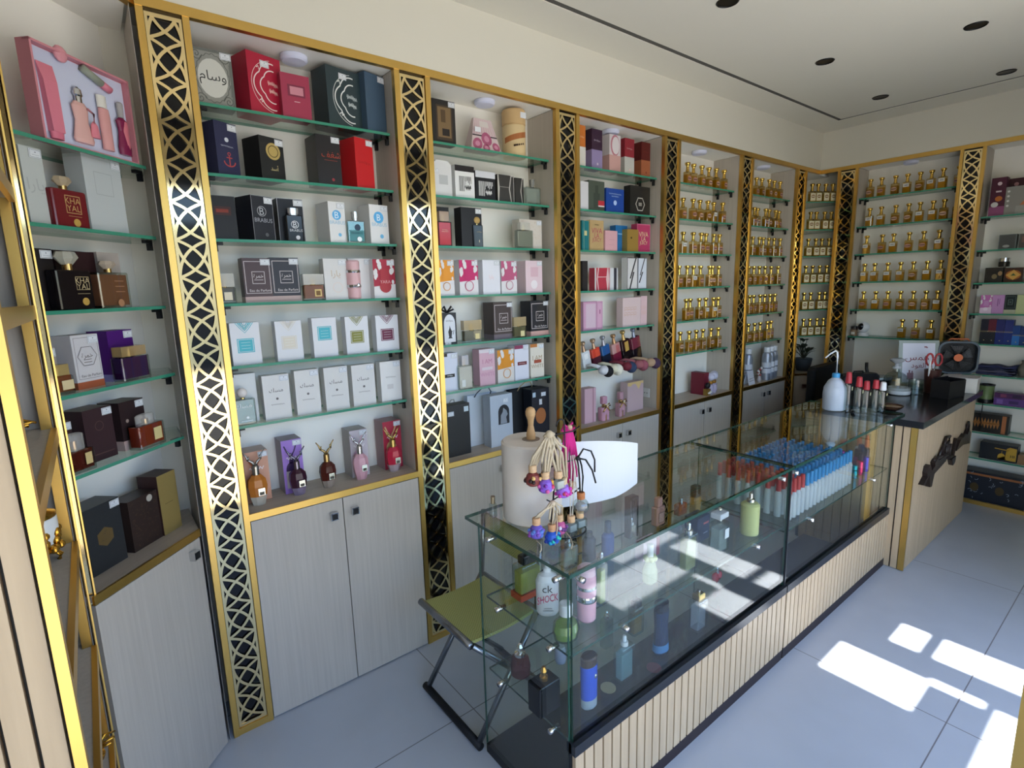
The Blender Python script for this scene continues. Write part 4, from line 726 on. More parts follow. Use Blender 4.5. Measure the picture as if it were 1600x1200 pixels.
    dict(k='box', l='purple and maroon boxed set with orange ornament, far bay', s=1.167, y=0.08, z=2.118, w=0.082, d=0.08, h=0.262, wall='R', c='4a1c30', low=(0.25,'8a4a70'), dec=[('d',0.55,0.84,0.15,'d8c0c4',1),('r',0.35,0.62,0.72,0.66,'c8b4b8'),('d',0.58,0.45,0.24,'b86a30',0.9),('d',0.35,0.3,0.24,'c8c4c0',0.9)], st=0),
    dict(k='box', l='maroon box standing behind the grey appliance box', s=1.247, y=0.15, z=2.118, w=0.098, d=0.06, h=0.252, wall='R', c='3f1a24', dec=[('d',0.5,0.84,0.13,'a87a80',1)], st=0),
    dict(k='box', l='grey appliance box with four white round icons', s=1.27, y=0.075, z=2.118, w=0.12, d=0.07, h=0.189, wall='R', c='8a8680', dec=[('d',0.13,0.84,0.06,'d8d4d0',1),('d',0.13,0.67,0.06,'d8d4d0',1),('d',0.13,0.5,0.06,'d8d4d0',1),('d',0.13,0.33,0.06,'d8d4d0',1),('p',[(0.66,0.32),(1,0.62),(1,0.32)],'b8704a'),('r',0.5,0,1,0.3,'9a968f')], st=0),
    dict(k='box', l='square glass burner box with silver base, left one', s=1.25, y=0.08, z=1.884, w=0.093, d=0.07, h=0.101, wall='R', c='4a4a48', dec=[('fr',0,0,1,1,0.04,'6a7474'),('d',0.45,0.2,0.2,'a8a8a4',0.5)], st=0),
    dict(k='box', l='square glass burner box with silver base, right one', s=1.348, y=0.08, z=1.884, w=0.077, d=0.07, h=0.099, wall='R', c='4f4642', dec=[('fr',0,0,1,1,0.04,'6a7474'),('r',0.2,0.4,0.8,0.8,'6e5148')], st=0),
    dict(k='box', l='dark box with blurred gold print on the far wall', s=1.199, y=0.08, z=1.652, w=0.098, d=0.08, h=0.106, wall='R', c='2a2620', dec=[('d',0.55,0.4,0.15,'7a6a4a',1.2),('d',0.85,0.6,0.12,'9a7a54',1.4)], st=0),
    dict(k='box', l='dark box with orange glowing diamond print', s=1.305, y=0.08, z=1.652, w=0.099, d=0.08, h=0.101, wall='R', c='3a2418', dec=[('d',0.5,0.5,0.42,'9a5a28',0.8),('p',[(0.1,0.5),(0.5,0.85),(0.9,0.5),(0.5,0.15)],'c99a4a'),('p',[(0.35,0.45),(0.5,0.62),(0.65,0.45)],'3f5a34')], st=0),
    dict(k='jar', l='small black and silver jar standing on dark boxes', s=1.24, y=0.1, z=1.762, w=0.065, d=0, h=0.062, wall='R', c='26231f', st=0),
    dict(k='box', l='pink swirl perfume box on the pastel shelf', s=1.178, y=0.08, z=1.43, w=0.065, d=0.05, h=0.133, wall='R', c='d8c0d4', dec=[('swirl','b86aa8',0.3,1,1),('r',0.3,0.4,0.75,0.7,'c08abc'),('d',0.5,0.24,0.2,'e0d4e0',1)], st=0),
    dict(k='box', l='plain lilac perfume box on the pastel shelf', s=1.246, y=0.08, z=1.43, w=0.069, d=0.05, h=0.133, wall='R', c='b888b8', dec=[('r',0.4,0.4,0.48,0.8,'8a5a8a'),('r',0.55,0.5,0.6,0.8,'8a5a8a')], st=0),
    dict(k='box', l='black square framed box on pastel shelf', s=1.31, y=0.075, z=1.43, w=0.062, d=0.05, h=0.133, wall='R', c='16201f', low=(0.22,'a8a890'), dec=[('fr',0.08,0.3,0.92,0.92,0.03,'5a6a66'),('fr',0.3,0.48,0.7,0.76,0.04,'6a7a76'),('r',0.42,0.57,0.58,0.67,'4a5a56')], st=0),
    dict(k='box', l='pale yellow green box on pastel shelf', s=1.376, y=0.08, z=1.43, w=0.068, d=0.05, h=0.133, wall='R', c='b5bc8c', st=0),
    dict(k='box', l='black two tone perfume box, left end of blue row', s=1.186, y=0.08, z=1.209, w=0.043, d=0.06, h=0.178, wall='R', c='1f1e2c', low=(0.48,'24262c'), dec=[('fr',0,0.49,1,0.53,0.03,'b8a878'),('d',0.6,0.15,0.08,'a89a70',1)], st=0),
    dict(k='box', l='maroon and black perfume box in the blue row', s=1.229, y=0.08, z=1.209, w=0.043, d=0.06, h=0.18, wall='R', c='5a1f2e', low=(0.48,'22242a'), dec=[('fr',0,0.49,1,0.53,0.03,'b8a878'),('d',0.6,0.15,0.08,'a89a70',1)], st=0),
    dict(k='box', l='navy two tone perfume box beside the maroon one', s=1.273, y=0.08, z=1.209, w=0.045, d=0.06, h=0.177, wall='R', c='24285e', low=(0.48,'1f2c6a'), dec=[('fr',0,0.49,1,0.53,0.03,'b8a878'),('d',0.6,0.15,0.08,'a89a70',1)], st=0),
    dict(k='box', l='indigo two tone perfume box in the blue row', s=1.32, y=0.08, z=1.209, w=0.045, d=0.06, h=0.176, wall='R', c='26306e', low=(0.48,'1c2f72'), dec=[('fr',0,0.49,1,0.53,0.03,'b8a878'),('d',0.6,0.15,0.08,'a89a70',1)], st=0),
    dict(k='box', l='bright blue short perfume box in the blue row', s=1.362, y=0.08, z=1.209, w=0.039, d=0.06, h=0.137, wall='R', c='1f3f7a', low=(0.48,'2a6ab0'), dec=[('fr',0,0.49,1,0.53,0.03,'b8a878'),('d',0.6,0.15,0.08,'a89a70',1)], st=0),
    dict(k='box', l='dark blue short perfume box, right of bright one', s=1.402, y=0.08, z=1.209, w=0.038, d=0.06, h=0.133, wall='R', c='1c2f62', low=(0.48,'1c3a72'), dec=[('fr',0,0.49,1,0.53,0.03,'b8a878'),('d',0.6,0.15,0.08,'a89a70',1)], st=0),
    dict(k='cloth', l='folded navy patterned cloth bundle on far shelf', s=1.281, y=0.07, z=0.98, w=0.221, d=0.1, h=0.079, wall='R', c='2c3050', st=0),
    dict(k='pouch', l='crumpled tan paper pouch beside navy cloth', s=1.434, y=0.08, z=0.98, w=0.093, d=0.08, h=0.119, wall='R', c='6e6a5e', st=0),
    dict(k='burner', l='green electric incense burner with black base', s=1.239, y=0.06, z=0.767, w=0.094, d=0, h=0.14, wall='R', c='66784e', st=0),
    dict(k='box', l='purple flat box, lower of the stacked pair', s=1.376, y=0.07, z=0.767, w=0.169, d=0.09, h=0.053, wall='R', c='5a3a7c', dec=[('r',0.1,0.2,0.3,0.8,'7a5aa0'),('r',0.5,0.3,0.8,0.7,'3a2458')], st=0),
    dict(k='box', l='purple maroon flat box, upper of the stacked pair', s=1.374, y=0.075, z=0.819, w=0.165, d=0.08, h=0.037, wall='R', c='4a2450', dec=[('r',0.2,0.2,0.4,0.8,'7a3a5a'),('r',0.6,0.2,0.9,0.8,'2c1a3c')], st=0),
    dict(k='box', l='black box with gold zigzag leaf pattern', s=1.284, y=0.07, z=0.549, w=0.216, d=0.08, h=0.141, wall='R', c='221f1c', dec=[('zig','a06a38'),('r',0.82,0.03,0.93,0.97,'a8683e')], st=0),
    dict(k='box', l='black box with golden skyline print', s=1.354, y=0.07, z=0.349, w=0.21, d=0.1, h=0.125, wall='R', c='1d2026', dec=[('sky','b8943c')], st=0),
    dict(k='box', l='small tan patterned box beside skyline box', s=1.487, y=0.07, z=0.349, w=0.047, d=0.08, h=0.07, wall='R', c='8a6a48', st=0),
    dict(k='box', l='wide black marbled incense box on the lowest shelf', s=1.358, y=0.05, z=0.02, w=0.363, d=0.12, h=0.226, wall='R', c='20242e', dec=[('p',[(0,0.86),(1,0.86),(1,0.93),(0,0.93)],'9a6038'),('speck','8a92a0',24),('d',0.2,0.45,0.07,'4a3a20',1.3),('d',0.6,0.45,0.07,'4a3a20',1.3)], st=0),
]
# runs of the gold capped bottles, shelf by shelf
B4 = [[3.3,3.378,3.475,3.575,3.654,3.754],[3.278,3.379,3.471,3.554,3.659,3.74],[3.294,3.397,3.485,3.569,3.663,3.739],[3.249,3.328,3.409,3.504,3.603,3.66,3.756],[3.321,3.403,3.493,3.58,3.669,3.747],[3.28,3.368,3.47,3.563,3.665,3.751]]
B5 = [[4.248,4.315,4.414,4.508,4.596],[4.204,4.286,4.377,4.455,4.551,4.64],[4.212,4.302,4.387,4.481,4.562,4.661],[4.198,4.273,4.335,4.445,4.551,4.634],[4.227,4.288,4.382,4.462,4.544,4.636],[4.202,4.295,4.398,4.528,4.613]]
B7 = [[0.351,0.433,0.526,0.603,0.686,0.759,0.834,0.925],[0.36,0.447,0.544,0.633,0.708,0.789,0.86,0.94],[0.359,0.47,0.553,0.655,0.751,0.846,0.938],[0.361,0.438,0.526,0.615,0.702,0.79,0.876,0.954],[0.367,0.459,0.545,0.634,0.723,0.806,0.881,0.951],[0.667,0.762,0.86,0.952]]
# ================================================================== goods on the shelves
def mk_box(r):
    w, d, h = r['w'], r['d'], r['h']; m = MB(); mat = M(r['c'], .38, r.get('m', 0)); side = M(r['c_side'], .4) if r.get('c_side') else mat
    z0 = 0; name = r.get('name', 'perfume_box')
    if r.get('low'): z0 = r['low'][0] * h
    if r.get('arch'):
        c = w * .18; L = [(-w / 2, 0), (w / 2, 0), (w / 2, h - c), (w / 2 - c, h), (-w / 2 + c, h), (-w / 2, h - c)]
        m.face([(x, 0, z) for x, z in L], mat); m.face([(x, d, z) for x, z in L][::-1], mat)
        for i in range(6):
            p, q = L[i], L[(i + 1) % 6]; m.face([(p[0], 0, p[1]), (p[0], d, p[1]), (q[0], d, q[1]), (q[0], 0, q[1])], mat)
    else: m.box(-w / 2, w / 2, 0, d, z0, h, mat, emat=side, em=(0, 1, 5))
    sep = any(q[0] in ('swirl', 'geniep') for q in r.get('dec', [])); pm = MB() if sep else m
    lv = r['low'][0] if r.get('low') else -1
    onlow = [q for q in r.get('dec', []) if q[0] in 'dqt' and q[3 if q[0] == 't' else 2] < lv]
    Face(pm, w, h).draw([q for q in r.get('dec', []) if q[0] != 'st2' and q not in onlow])
    loc, rz = place(r['wall'], r['s'], r['y'], r['z']); rz += math.radians(r.get('rot', 0))
    o = tag(m.build(name, None, loc, (0, 0, rz)), r['l'], 'perfume box', r.get('g'))
    if sep: pm.build('printed_front', o)
    if r.get('low'):
        bm_ = MB(); bm_.box(-w / 2 - .0006, w / 2 + .0006, -.0006, d, 0, z0, M(r['low'][1], .4)); Face(bm_, w, h, -.0006).draw(onlow); bm_.build('box_base', o)
    st2 = [q for q in r.get('dec', []) if q[0] == 'st2']
    if r.get('st', 1) or st2:
        st = r.get('st', 1); sticker(o, w, h, (st2[0][1] + .0, st2[0][2] + .1) if st2 else (st if isinstance(st, tuple) else None))
    if r.get('bow'):
        b = MB(); bm = M('1c1c20', .5)
        for s in (-1, 1): b.tube([(0, .02, h), (s * .02, .01, h + .03), (s * .034, .012, h + .016), (0, .02, h + .002)], .005, bm, 6)
        b.build('ribbon_bow', o)
    return o
def mk_bottle(r):
    w, d, h = r['w'], r['d'], r['h']; loc, rz = place(r['wall'], r['s'], r['y'], r['z'])
    t = thing('perfume_bottle', r['l'], 'perfume bottle', loc, rz, r.get('g'))
    m = MB(); mat = M(r['c'], .12, 0, r.get('a', 1))
    if r.get('a', 1) < .99:
        m.rbox(w, d, h, .006, CLR, seg=2, rv=.003); m.rbox(w - .008, d - .008, h * .86, .004, mat, .008, .004, seg=2)
    else: m.rbox(w, d, h, .02 if r.get('cut') else .006, mat, seg=1 if r.get('cut') else 2, rv=.012 if r.get('cut') else .003)
    Face(m, w, h).draw(r.get('dec', [])); m.build('bottle_body', t)
    cp = r.get('cap'); k, cc, wf, hf = cp[:4]; cw, ch = w * wf, h * hf; m = MB(); cy = d / 2; cm = M(cc, .15, .7 if k == 'cyl' and cc[0] in 'cba' else 0)
    if k == 'cyl':
        if wf > .6 and r.get('a', 1) < .99:
            m.lathe([(cw / 2, 0), (cw / 2, ch), (cw * .4, ch + .004)], M('d8d2cc', .06, 0, .3), 20, (0, cy, h), d / w * 1.1)
            m2 = MB(); m2.lathe([(cw * .14, 0), (cw * .14, ch * .6)], M('c4a680', .2, .8), 12, (0, cy, h)); m2.build('spray_nozzle', t)
        else: m.lathe([(cw * .42, 0), (cw * .42, ch * .2), (cw / 2, ch * .22), (cw / 2, ch)], cm, 18, (0, cy, h), min(1, d / cw))
    elif k == 'ball': m.lathe([(cw * .2, 0), (cw * .2, ch * .12)], M('c9b070', .2, .8), 14, (0, cy, h)); m.ball((0, cy, h + ch * .56), ch * .46, cm, 16, 10, (cw / ch, .9, 1))
    elif k == 'block':
        ca = M(cc, .06, 0, .55); m.box(-cw / 2, cw / 2, cy - d * .42, cy + d * .42, h + ch * .04, h + ch, ca)
        m2 = MB(); m2.lathe([(w * .13, 0), (w * .13, ch * .7)], M('c9a868', .2, .9), 14, (0, cy, h), min(1, d / w * 1.6)); m2.build('collar', t)
    elif k == 'dia':
        m.lathe([(cw * .25, ch * .3), (cw * .55, ch * .7), (cw * .42, ch), (cw * .2, ch)], M(cc, .05, 0, .6), 8, (0, cy, h), .7, False)
        m2 = MB(); m2.lathe([(cw * .2, 0), (cw * .2, ch * .42)], M('c09a60', .2, .9), 14, (0, cy, h)); m2.build('collar', t)
    m.build('cap', t); return t
def mk_genie(r):
    w, h = r['w'], r['h']; loc, rz = place(r['wall'], r['s'], r['y'] + .028, r['z'])
    t = thing('perfume_bottle', r['l'], 'perfume bottle', loc, rz)
    R = w / 2; c1, c2 = M(r['c'], .12), M(r['c2'], .08, 0, .75 if r['c2'] != r['c'] else 1)
    m = MB(); m.lathe([(R * .62, 0), (R * .66, .006), (R * .86, h * .3), (R, h * .62), (R * .9, h * .84), (R * .5, h * .98), (R * .3, h)], c1, 8, sy=.72, smooth=False, rot=PI / 8, mats=[c2, c2, c1, c1, c1, c1]); m.build('bottle_body', t)
    cm = M(r['cc'], .15, .85); m = MB(); m.lathe([(R * .34, 0), (R * .34, h * .27), (R * .26, h * .3)], cm, 16, (0, 0, h)); m.build('cap_collar', t)
    m = MB()
    for s in (-1, 1): m.tube([(0, 0, h * 1.27), (s * R * .25, 0, h * 1.42), (s * R * .62, .004, h * 1.5), (s * R * .72, .006, h * 1.62), (s * R * 1.05, .004, h * 1.78)], .0062, cm, 7, .0022)
    for s in (-1, 1): m.tube([(s * R * .6, .003, h * 1.48), (s * R * .5, 0, h * 1.62)], .005, cm, 6, .002)
    m.build('antler_ornament', t)
    m = MB(); m.box(-R * .1, R * .55, -R * .74, -R * .70, h * .34, h * .58, M('d6d2c4', .2, .8)); m.box(R * .0, R * .45, -R * .75, -R * .74, h * .36, h * .46, M('4a463e', .4)); m.build('label_plate', t)
    return t
def mk_tumbler(r):
    w, h = r['w'], r['h']; loc, rz = place(r['wall'], r['s'], r['y'] + w / 2, r['z']); R = w / 2
    t = thing('perfume_bottle', r['l'], 'perfume bottle', loc, rz); p = M(r['c'], .3)
    m = MB(); m.lathe([(R * .8, 0), (R * .9, .008), (R * .9, h * .27), (R * .96, h * .28), (R * .96, h * .72), (R * .9, h * .74), (R * .92, h * .96), (R * .8, h)], p, 24); m.build('bottle_body', t)
    for z in (.3, .68):
        m = MB(); m.lathe([(R * .97, h * z), (R * 1.02, h * (z + .025)), (R * .97, h * (z + .07))], CHROME, 24); m.build('silver_band', t)
    m = MB(); m.ball((R * .3, -R * .95, h * .36), .008, CHROME, 10, 6, (1, .4, 1)); m.build('medallion', t); return t
def mk_taper(r):
    w, h, d = r['w'], r['h'], .07; loc, rz = place(r['wall'], r['s'], r['y'], r['z']); m = MB(); mt = M(r['c'], .5); p2 = M('a85a78', .5); st = M('c9a4ac', .5)
    x0, x1 = w / 2, w * .28
    P = [(-x0, 0, 0), (x0, 0, 0), (x0, d, 0), (-x0, d, 0), (-x1, .03, h), (x1, .03, h), (x1, .045, h), (-x1, .045, h)]
    m.add(P, [(0, 1, 5, 4), (1, 2, 6, 5), (2, 3, 7, 6), (3, 0, 4, 7), (4, 5, 6, 7), (3, 2, 1, 0)], mt)
    def q(u, v, e=.0006): return ((-x0 + 2 * x0 * u) * (1 - v) + (-x1 + 2 * x1 * u) * v, .03 * v - e, h * v)
    for i in range(9): m.face([q(.05 + i * .11, .5), q(.08 + i * .11, .5), q(.1 + i * .1, .97), q(.08 + i * .1, .97)], st)
    m.face([q(0, .44, .001), q(1, .44, .001), q(1, .48, .001), q(0, .48, .001)], M('3a2c34', .5))
    for u, v, rr in ((.2, .2, .17), (.55, .38, .2), (.85, .16, .13), (.5, .1, .12)):
        m.face([q(min(.99, max(.01, u + rr * math.cos(a))), max(.01, v + rr * 1.05 * math.sin(a)), .0014) for a in [i * PI / 9 for i in range(18)]], p2)
        m.face([q(min(.99, max(.01, u + rr * .5 * math.cos(a))), max(.01, v + rr * .5 * math.sin(a)), .0017) for a in [i * PI / 6 for i in range(12)]], M('c88aa2', .5))
    m.face([q(.3, .74, .001), q(.75, .74, .001), q(.75, .92, .001), q(.3, .92, .001)], M('d2c9c4', .5))
    o = tag(m.build('gift_box', None, loc, (0, 0, rz)), r['l'], 'gift box'); b = MB(); b.box(-.06, -.026, .008, .0095, .083, .105, M('dcdee2', .5)); b.build('price_sticker', o); return o
def mk_tube(r):
    R, h = r['w'] / 2, r['h']; loc, rz = place(r['wall'], r['s'], r['y'] + R, r['z']); t = thing('perfume_canister', r['l'], 'canister', loc, rz); mt = M(r['c'], .4)
    m = MB(); m.lathe([(R, 0), (R, h * .66)], mt, 28)
    bm = M('a8683c', .4)
    for i in range(14):
        a0, a1 = -PI + i * PI / 14, -PI + (i + 1) * PI / 14; z0, z1 = h * (.28 + .2 * i / 14), h * (.28 + .2 * (i + 1) / 14); q = R * 1.004
        m.face([(q * math.cos(a0), q * math.sin(a0), z0), (q * math.cos(a1), q * math.sin(a1), z1), (q * math.cos(a1), q * math.sin(a1), z1 + h * .12), (q * math.cos(a0), q * math.sin(a0), z0 + h * .12)], bm)
    for i in range(5): m.box(-.04 + .012 * i, -.034 + .012 * i, -R * 1.0 - .002, -R * .8, h * (.2 + .012 * i), h * (.235 + .012 * i), M('4a3424', .5))
    m.build('canister_body', t)
    m = MB(); m.lathe([(R * .96, h * .66), (R * .96, h * .68), (R * 1.03, h * .69), (R * 1.03, h * .97), (R * .96, h)], M('c9a878', .4), 28); m.build('canister_lid', t)
    m = MB(); m.box(-.005, .03, -R * 1.06, -R * 1.03, h * .8, h * .92, M('dcdee2', .5)); m.build('price_sticker', t); return t
def mk_bag(r):
    w, h, d = r['w'], r['h'], r['d']; loc, rz = place(r['wall'], r['s'], r['y'], r['z']); t = thing('gift_bag', r['l'], 'gift bag', loc, rz); mt = M(r['c'], .5)
    m = MB(); z1 = h * .88; x = w / 2
    m.face([(-x, 0, 0), (x, 0, 0), (x, .012, z1), (-x, .012, z1)], mt); m.face([(x, d, 0), (-x, d, 0), (-x, d - .012, z1), (x, d - .012, z1)], mt)
    for s in (-1, 1): m.face([(s * x, 0, 0), (s * x, d, 0), (s * x, d - .012, z1), (s * (x - .012), d / 2, z1), (s * x, .012, z1)], mt)
    m.face([(-x, 0, .001), (-x, d, .001), (x, d, .001), (x, 0, .001)], mt); m.build('bag_body', t)
    m = MB(); q = min(.05, w * .3); m.tube([(-q, .01, z1 - .01), (-q * .9, -.004, z1 + .012), (-q * .3, -.012, h), (q * .5, -.012, h * 1.0), (q * .95, -.004, z1 + .01), (q, .01, z1 - .01)], .0032, M(r['hc'], .6), 6); m.build('cord_handle', t); return t
def mk_atom(r):
    w, h = r['w'] * .8, r['h']; loc, rz = place(r['wall'], r['s'], r['y'], r['z']); t = thing('atomiser_bottle', r['l'], 'atomiser bottle', loc, rz, 'fabric bulb atomisers leaning on the sixth shelf'); c1, c2 = M(r['c'], .12), M(r['c2'], .12)
    tl = Matrix.Rotation(-.24, 4, 'Y')
    def rot(m): m.v = [tuple(tl @ Vector((x + .0, y, z)) + Vector((-.016, 0, .009))) for x, y, z in m.v]
    m = MB(); m.rbox(w, .028, h * .5, .005, c2, 0, 0, 0, 2, .003); m.rbox(w, .028, h * .5, .005, c1, h * .5, 0, 0, 2, .003); Face(m, w, h).draw(r['dec']); rot(m); m.build('bottle_body', t)
    m = MB(); m.lathe([(.013, 0), (.011, .02), (.009, .035), (.016, .045), (.017, .055), (.012, .06)], M(r['cc'], .2, .6), 14, (0, .014, h)); rot(m); m.build('spray_head', t); return t
def mk_bow(r):
    w, h = r['w'] * .62, r['h']; loc, rz = place(r['wall'], r['s'], r['y'], r['z']); t = thing('perfume_bottle', r['l'], 'perfume bottle', loc, rz); g = M('c9a46a', .25, .8); p = M(r['c'], .15)
    m = MB(); m.rbox(w, .042, h * .9, .008, p, 0, 0, 0, 2, .004); m.box(-.004, .004, -.001, .001, .0, h * .4, GOLD); m.build('bottle_body', t)
    m = MB(); m.lathe([(.012, 0), (.012, .02)], g, 14, (0, .021, h * .9)); m.rbox(w * .6, .03, h * .5, .004, p, h * .9 + .02, .006, 0, 1, .003); m.build('cap', t)
    m = MB()
    for s in (-1, 1):
        m.tube([(0, -.002, h), (s * .022, -.006, h + .014), (s * .034, -.004, h - .002), (s * .004, -.002, h - .002)], .0045, g, 6); m.tube([(0, -.004, h), (s * .016, -.006, h - .02), (s * .03, -.003, h - .034)], .004, g, 6)
    m.ball((.004, -.008, h + .002), .007, M('e0d2b8', .2), 8, 6); m.build('ribbon_bow', t); return t
def mk_gift(r):
    w, h = r['w'], r['h']; loc, rz = place(r['wall'], r['s'], r['y'], r['z']); t = thing('gift_set', r['l'], 'gift set', loc, rz); pk = M('c9838c', .4)
    m = MB(); m.box(-w / 2, w / 2, .02, .04, 0, h, pk); m.box(-w / 2 + .008, w / 2 - .008, .0185, .02, .01, h - .008, M('c4c8de', .5))
    for q in ((-w / 2, -w / 2 + .006, 0, h), (w / 2 - .006, w / 2, 0, h), (-w / 2, w / 2, 0, .006), (-w / 2, w / 2, h - .006, h)): m.box(q[0], q[1], 0, .02, q[2], q[3], pk)
    m.build('tray_box', t)
    X = lambda u: (u - .5) * w
    def part(n, mb): mb.build(n, t)
    m = MB(); x = X(.15); m.add([(x - .02, .004, .16), (x + .02, .004, .16), (x + .017, .0, .03), (x - .017, .0, .03), (x - .02, .018, .16), (x + .02, .018, .16), (x + .017, .018, .03), (x - .017, .018, .03), (x - .024, .0155, .205), (x + .024, .0155, .205)], [(0, 1, 2, 3), (4, 7, 6, 5), (0, 3, 7, 4), (1, 5, 6, 2), (0, 8, 9, 1), (8, 4, 5, 9), (0, 4, 8), (1, 9, 5), (3, 2, 6, 7)], M('d47a8c', .35)); part('lotion_tube', m)
    m = MB(); m.lathe([(.018, .012), (.02, .03)], M('cf6f84', .3), 16, (x, .0095, 0), .48); part('tube_cap', m)
    m = MB(); m.lathe([(.03, 0), (.034, .01), (.022, .06), (.027, .1), (.016, .112)], M('d9aaa4', .25), 12, (X(.42), .01, .022), .28); part('perfume_flacon', m)
    m = MB(); m.lathe([(.011, 0), (.011, .016), (.015, .02), (.012, .036), (.004, .042)], CHROME, 12, (X(.42), .01, .132), .6); part('flacon_cap', m)
    m = MB(); m.tube([(X(.47), .001, .12), (X(.53), .0, .11), (X(.52), 0, .085)], .003, pk, 6); m.lathe([(.016, 0), (.012, .035), (.004, .045)], M('d9808e', .5), 10, (X(.53), .004, .045), .4); part('tassel', m)
    m = MB(); m.lathe([(.019, 0), (.019, .1), (.017, .118)], M('d49a98', .3), 16, (X(.68), .01, .022), .48); part('body_spray', m)
    m = MB(); m.lathe([(.016, 0), (.016, .035)], M('d8d4cc', .3), 16, (X(.67), .01, .141), .5); part('spray_cap', m)
    m = MB(); m.lathe([(.022, 0), (.024, .02), (.016, .07), (.022, .1), (.01, .11)], M('7a2448', .2), 14, (X(.88), .01, .022), .4); m.lathe([(.012, .02), (.012, .1)], M('c9707c', .3), 10, (X(.9), .007, .022), .5); part('hourglass_bottle', m)
    m = MB(); m.lathe([(.009, 0), (.011, .04), (.007, .045)], M('b4b0b0', .1, 0, .7), 12, (X(.88), .01, .133), .8); part('bottle_cap', m)
    m = MB(); m.ball((X(.3), .008, .245), .022, M('d4909a', .3), 10, 6, (1, .4, 1)); part('soap_flower', m)
    m = MB(); m.tube([(X(.5), .009, .235), (X(.7), .009, .212)], .011, M('9aa090', .15, 0, .8), 10); m.tube([(X(.7), .009, .212), (X(.79), .009, .202)], .011, M('d0788a', .3), 10); part('rollerball', m)
    return t
def mk_jar(r):
    R, h = r['w'] / 2, r['h']; loc, rz = place(r['wall'], r['s'], r['y'] + R, r['z']); t = thing('small_jar', r['l'], 'jar', loc, rz)
    m = MB(); m.lathe([(R * .95, 0), (R, h * .55)], M(r['c'], .15), 20); m.build('jar_body', t); m = MB(); m.lathe([(R, h * .56), (R * 1.04, h * .6), (R, h)], CHROME, 20); m.build('jar_lid', t); return t
def mk_cloth(r):
    w, h = r['w'], r['h']; loc, rz = place(r['wall'], r['s'], r['y'], r['z']); m = MB(); rn = random.Random(5); mt = [M('2c3050', .8), M('4a4a5c', .8), M('24283e', .8)]
    for i in range(4):
        n = 14; z = .004 + h * .22 * i; ex = .0 if i == 0 else rn.uniform(-.015, .015)
        top = [(-w / 2 + ex + w * .96 * k / n, z + h * .2 + h * .12 * math.sin(k * .8 + i) * (k / n)) for k in range(n + 1)]
        for k in range(n):
            (x0, z0), (x1, z1) = top[k], top[k + 1]
            m.add([(x0, 0, z), (x1, 0, z), (x1, -.004, z1), (x0, -.004, z0), (x0, .1, z), (x1, .1, z), (x1, .1, z1), (x0, .1, z0)], [(0, 1, 2, 3), (3, 2, 6, 7), (4, 7, 6, 5), (0, 3, 7, 4), (1, 5, 6, 2)], mt[(k + i) % 3 if k % 3 == 0 else i % 3])
    return tag(m.build('folded_cloth', None, loc, (0, 0, rz)), r['l'], 'cloth')
def mk_pouch(r):
    w, h = r['w'], r['h']; loc, rz = place(r['wall'], r['s'], r['y'] + .04, r['z']); m = MB(); rn = random.Random(9); n = 16; pr = []
    for j, (q, z) in enumerate(((.8, 0), (1, .25), (.95, .5), (.7, .72), (.5, .85), (.62, 1))):
        pr.append([(w / 2 * q * (1 + rn.uniform(-.12, .12)) * math.cos(2 * PI * i / n), .036 * q * (1 + rn.uniform(-.12, .12)) * math.sin(2 * PI * i / n), h * z) for i in range(n)])
    vs = [p for a in pr for p in a]; m.add(vs, [(j * n + i, j * n + (i + 1) % n, (j + 1) * n + (i + 1) % n, (j + 1) * n + i) for j in range(5) for i in range(n)] + [tuple(range(n))[::-1]], M(r['c'], .7), True)
    return tag(m.build('paper_pouch', None, loc, (0, 0, rz)), r['l'], 'pouch')
def mk_burner(r):
    R, h = r['w'] / 2, r['h']; loc, rz = place(r['wall'], r['s'], r['y'] + R, r['z']); t = thing('incense_burner', r['l'], 'incense burner', loc, rz)
    m = MB(); m.lathe([(R * .9, .0), (R, .006), (R, h * .22)], BLACK, 24); m.build('base', t)
    m = MB(); m.lathe([(R * .86, h * .22), (R * .84, h * .5), (R * .95, h * .9), (R * .97, h * .94)], M(r['c'], .35), 24); m.build('bowl', t)
    m = MB(); m.lathe([(R, h * .94), (R * 1.02, h), (R * .8, h), (R * .7, h * .93)], BLACK, 24); m.build('rim', t)
    m = MB(); m.tube([(0, -R, .012), (-.002, -R - .012, .004), (0, -R - .022, -.1), (.01, -R - .024, -.2)], .003, BLACK, 6); m.build('cord', t); return t
MK = dict(box=mk_box, bottle=mk_bottle, genie=mk_genie, tumbler=mk_tumbler, taper=mk_taper, tube=mk_tube, bag=mk_bag, atom=mk_atom, bow=mk_bow, gift=mk_gift, jar=mk_jar, cloth=mk_cloth, pouch=mk_pouch, burner=mk_burner)
for r in ITEMS: MK[r['k']](r)
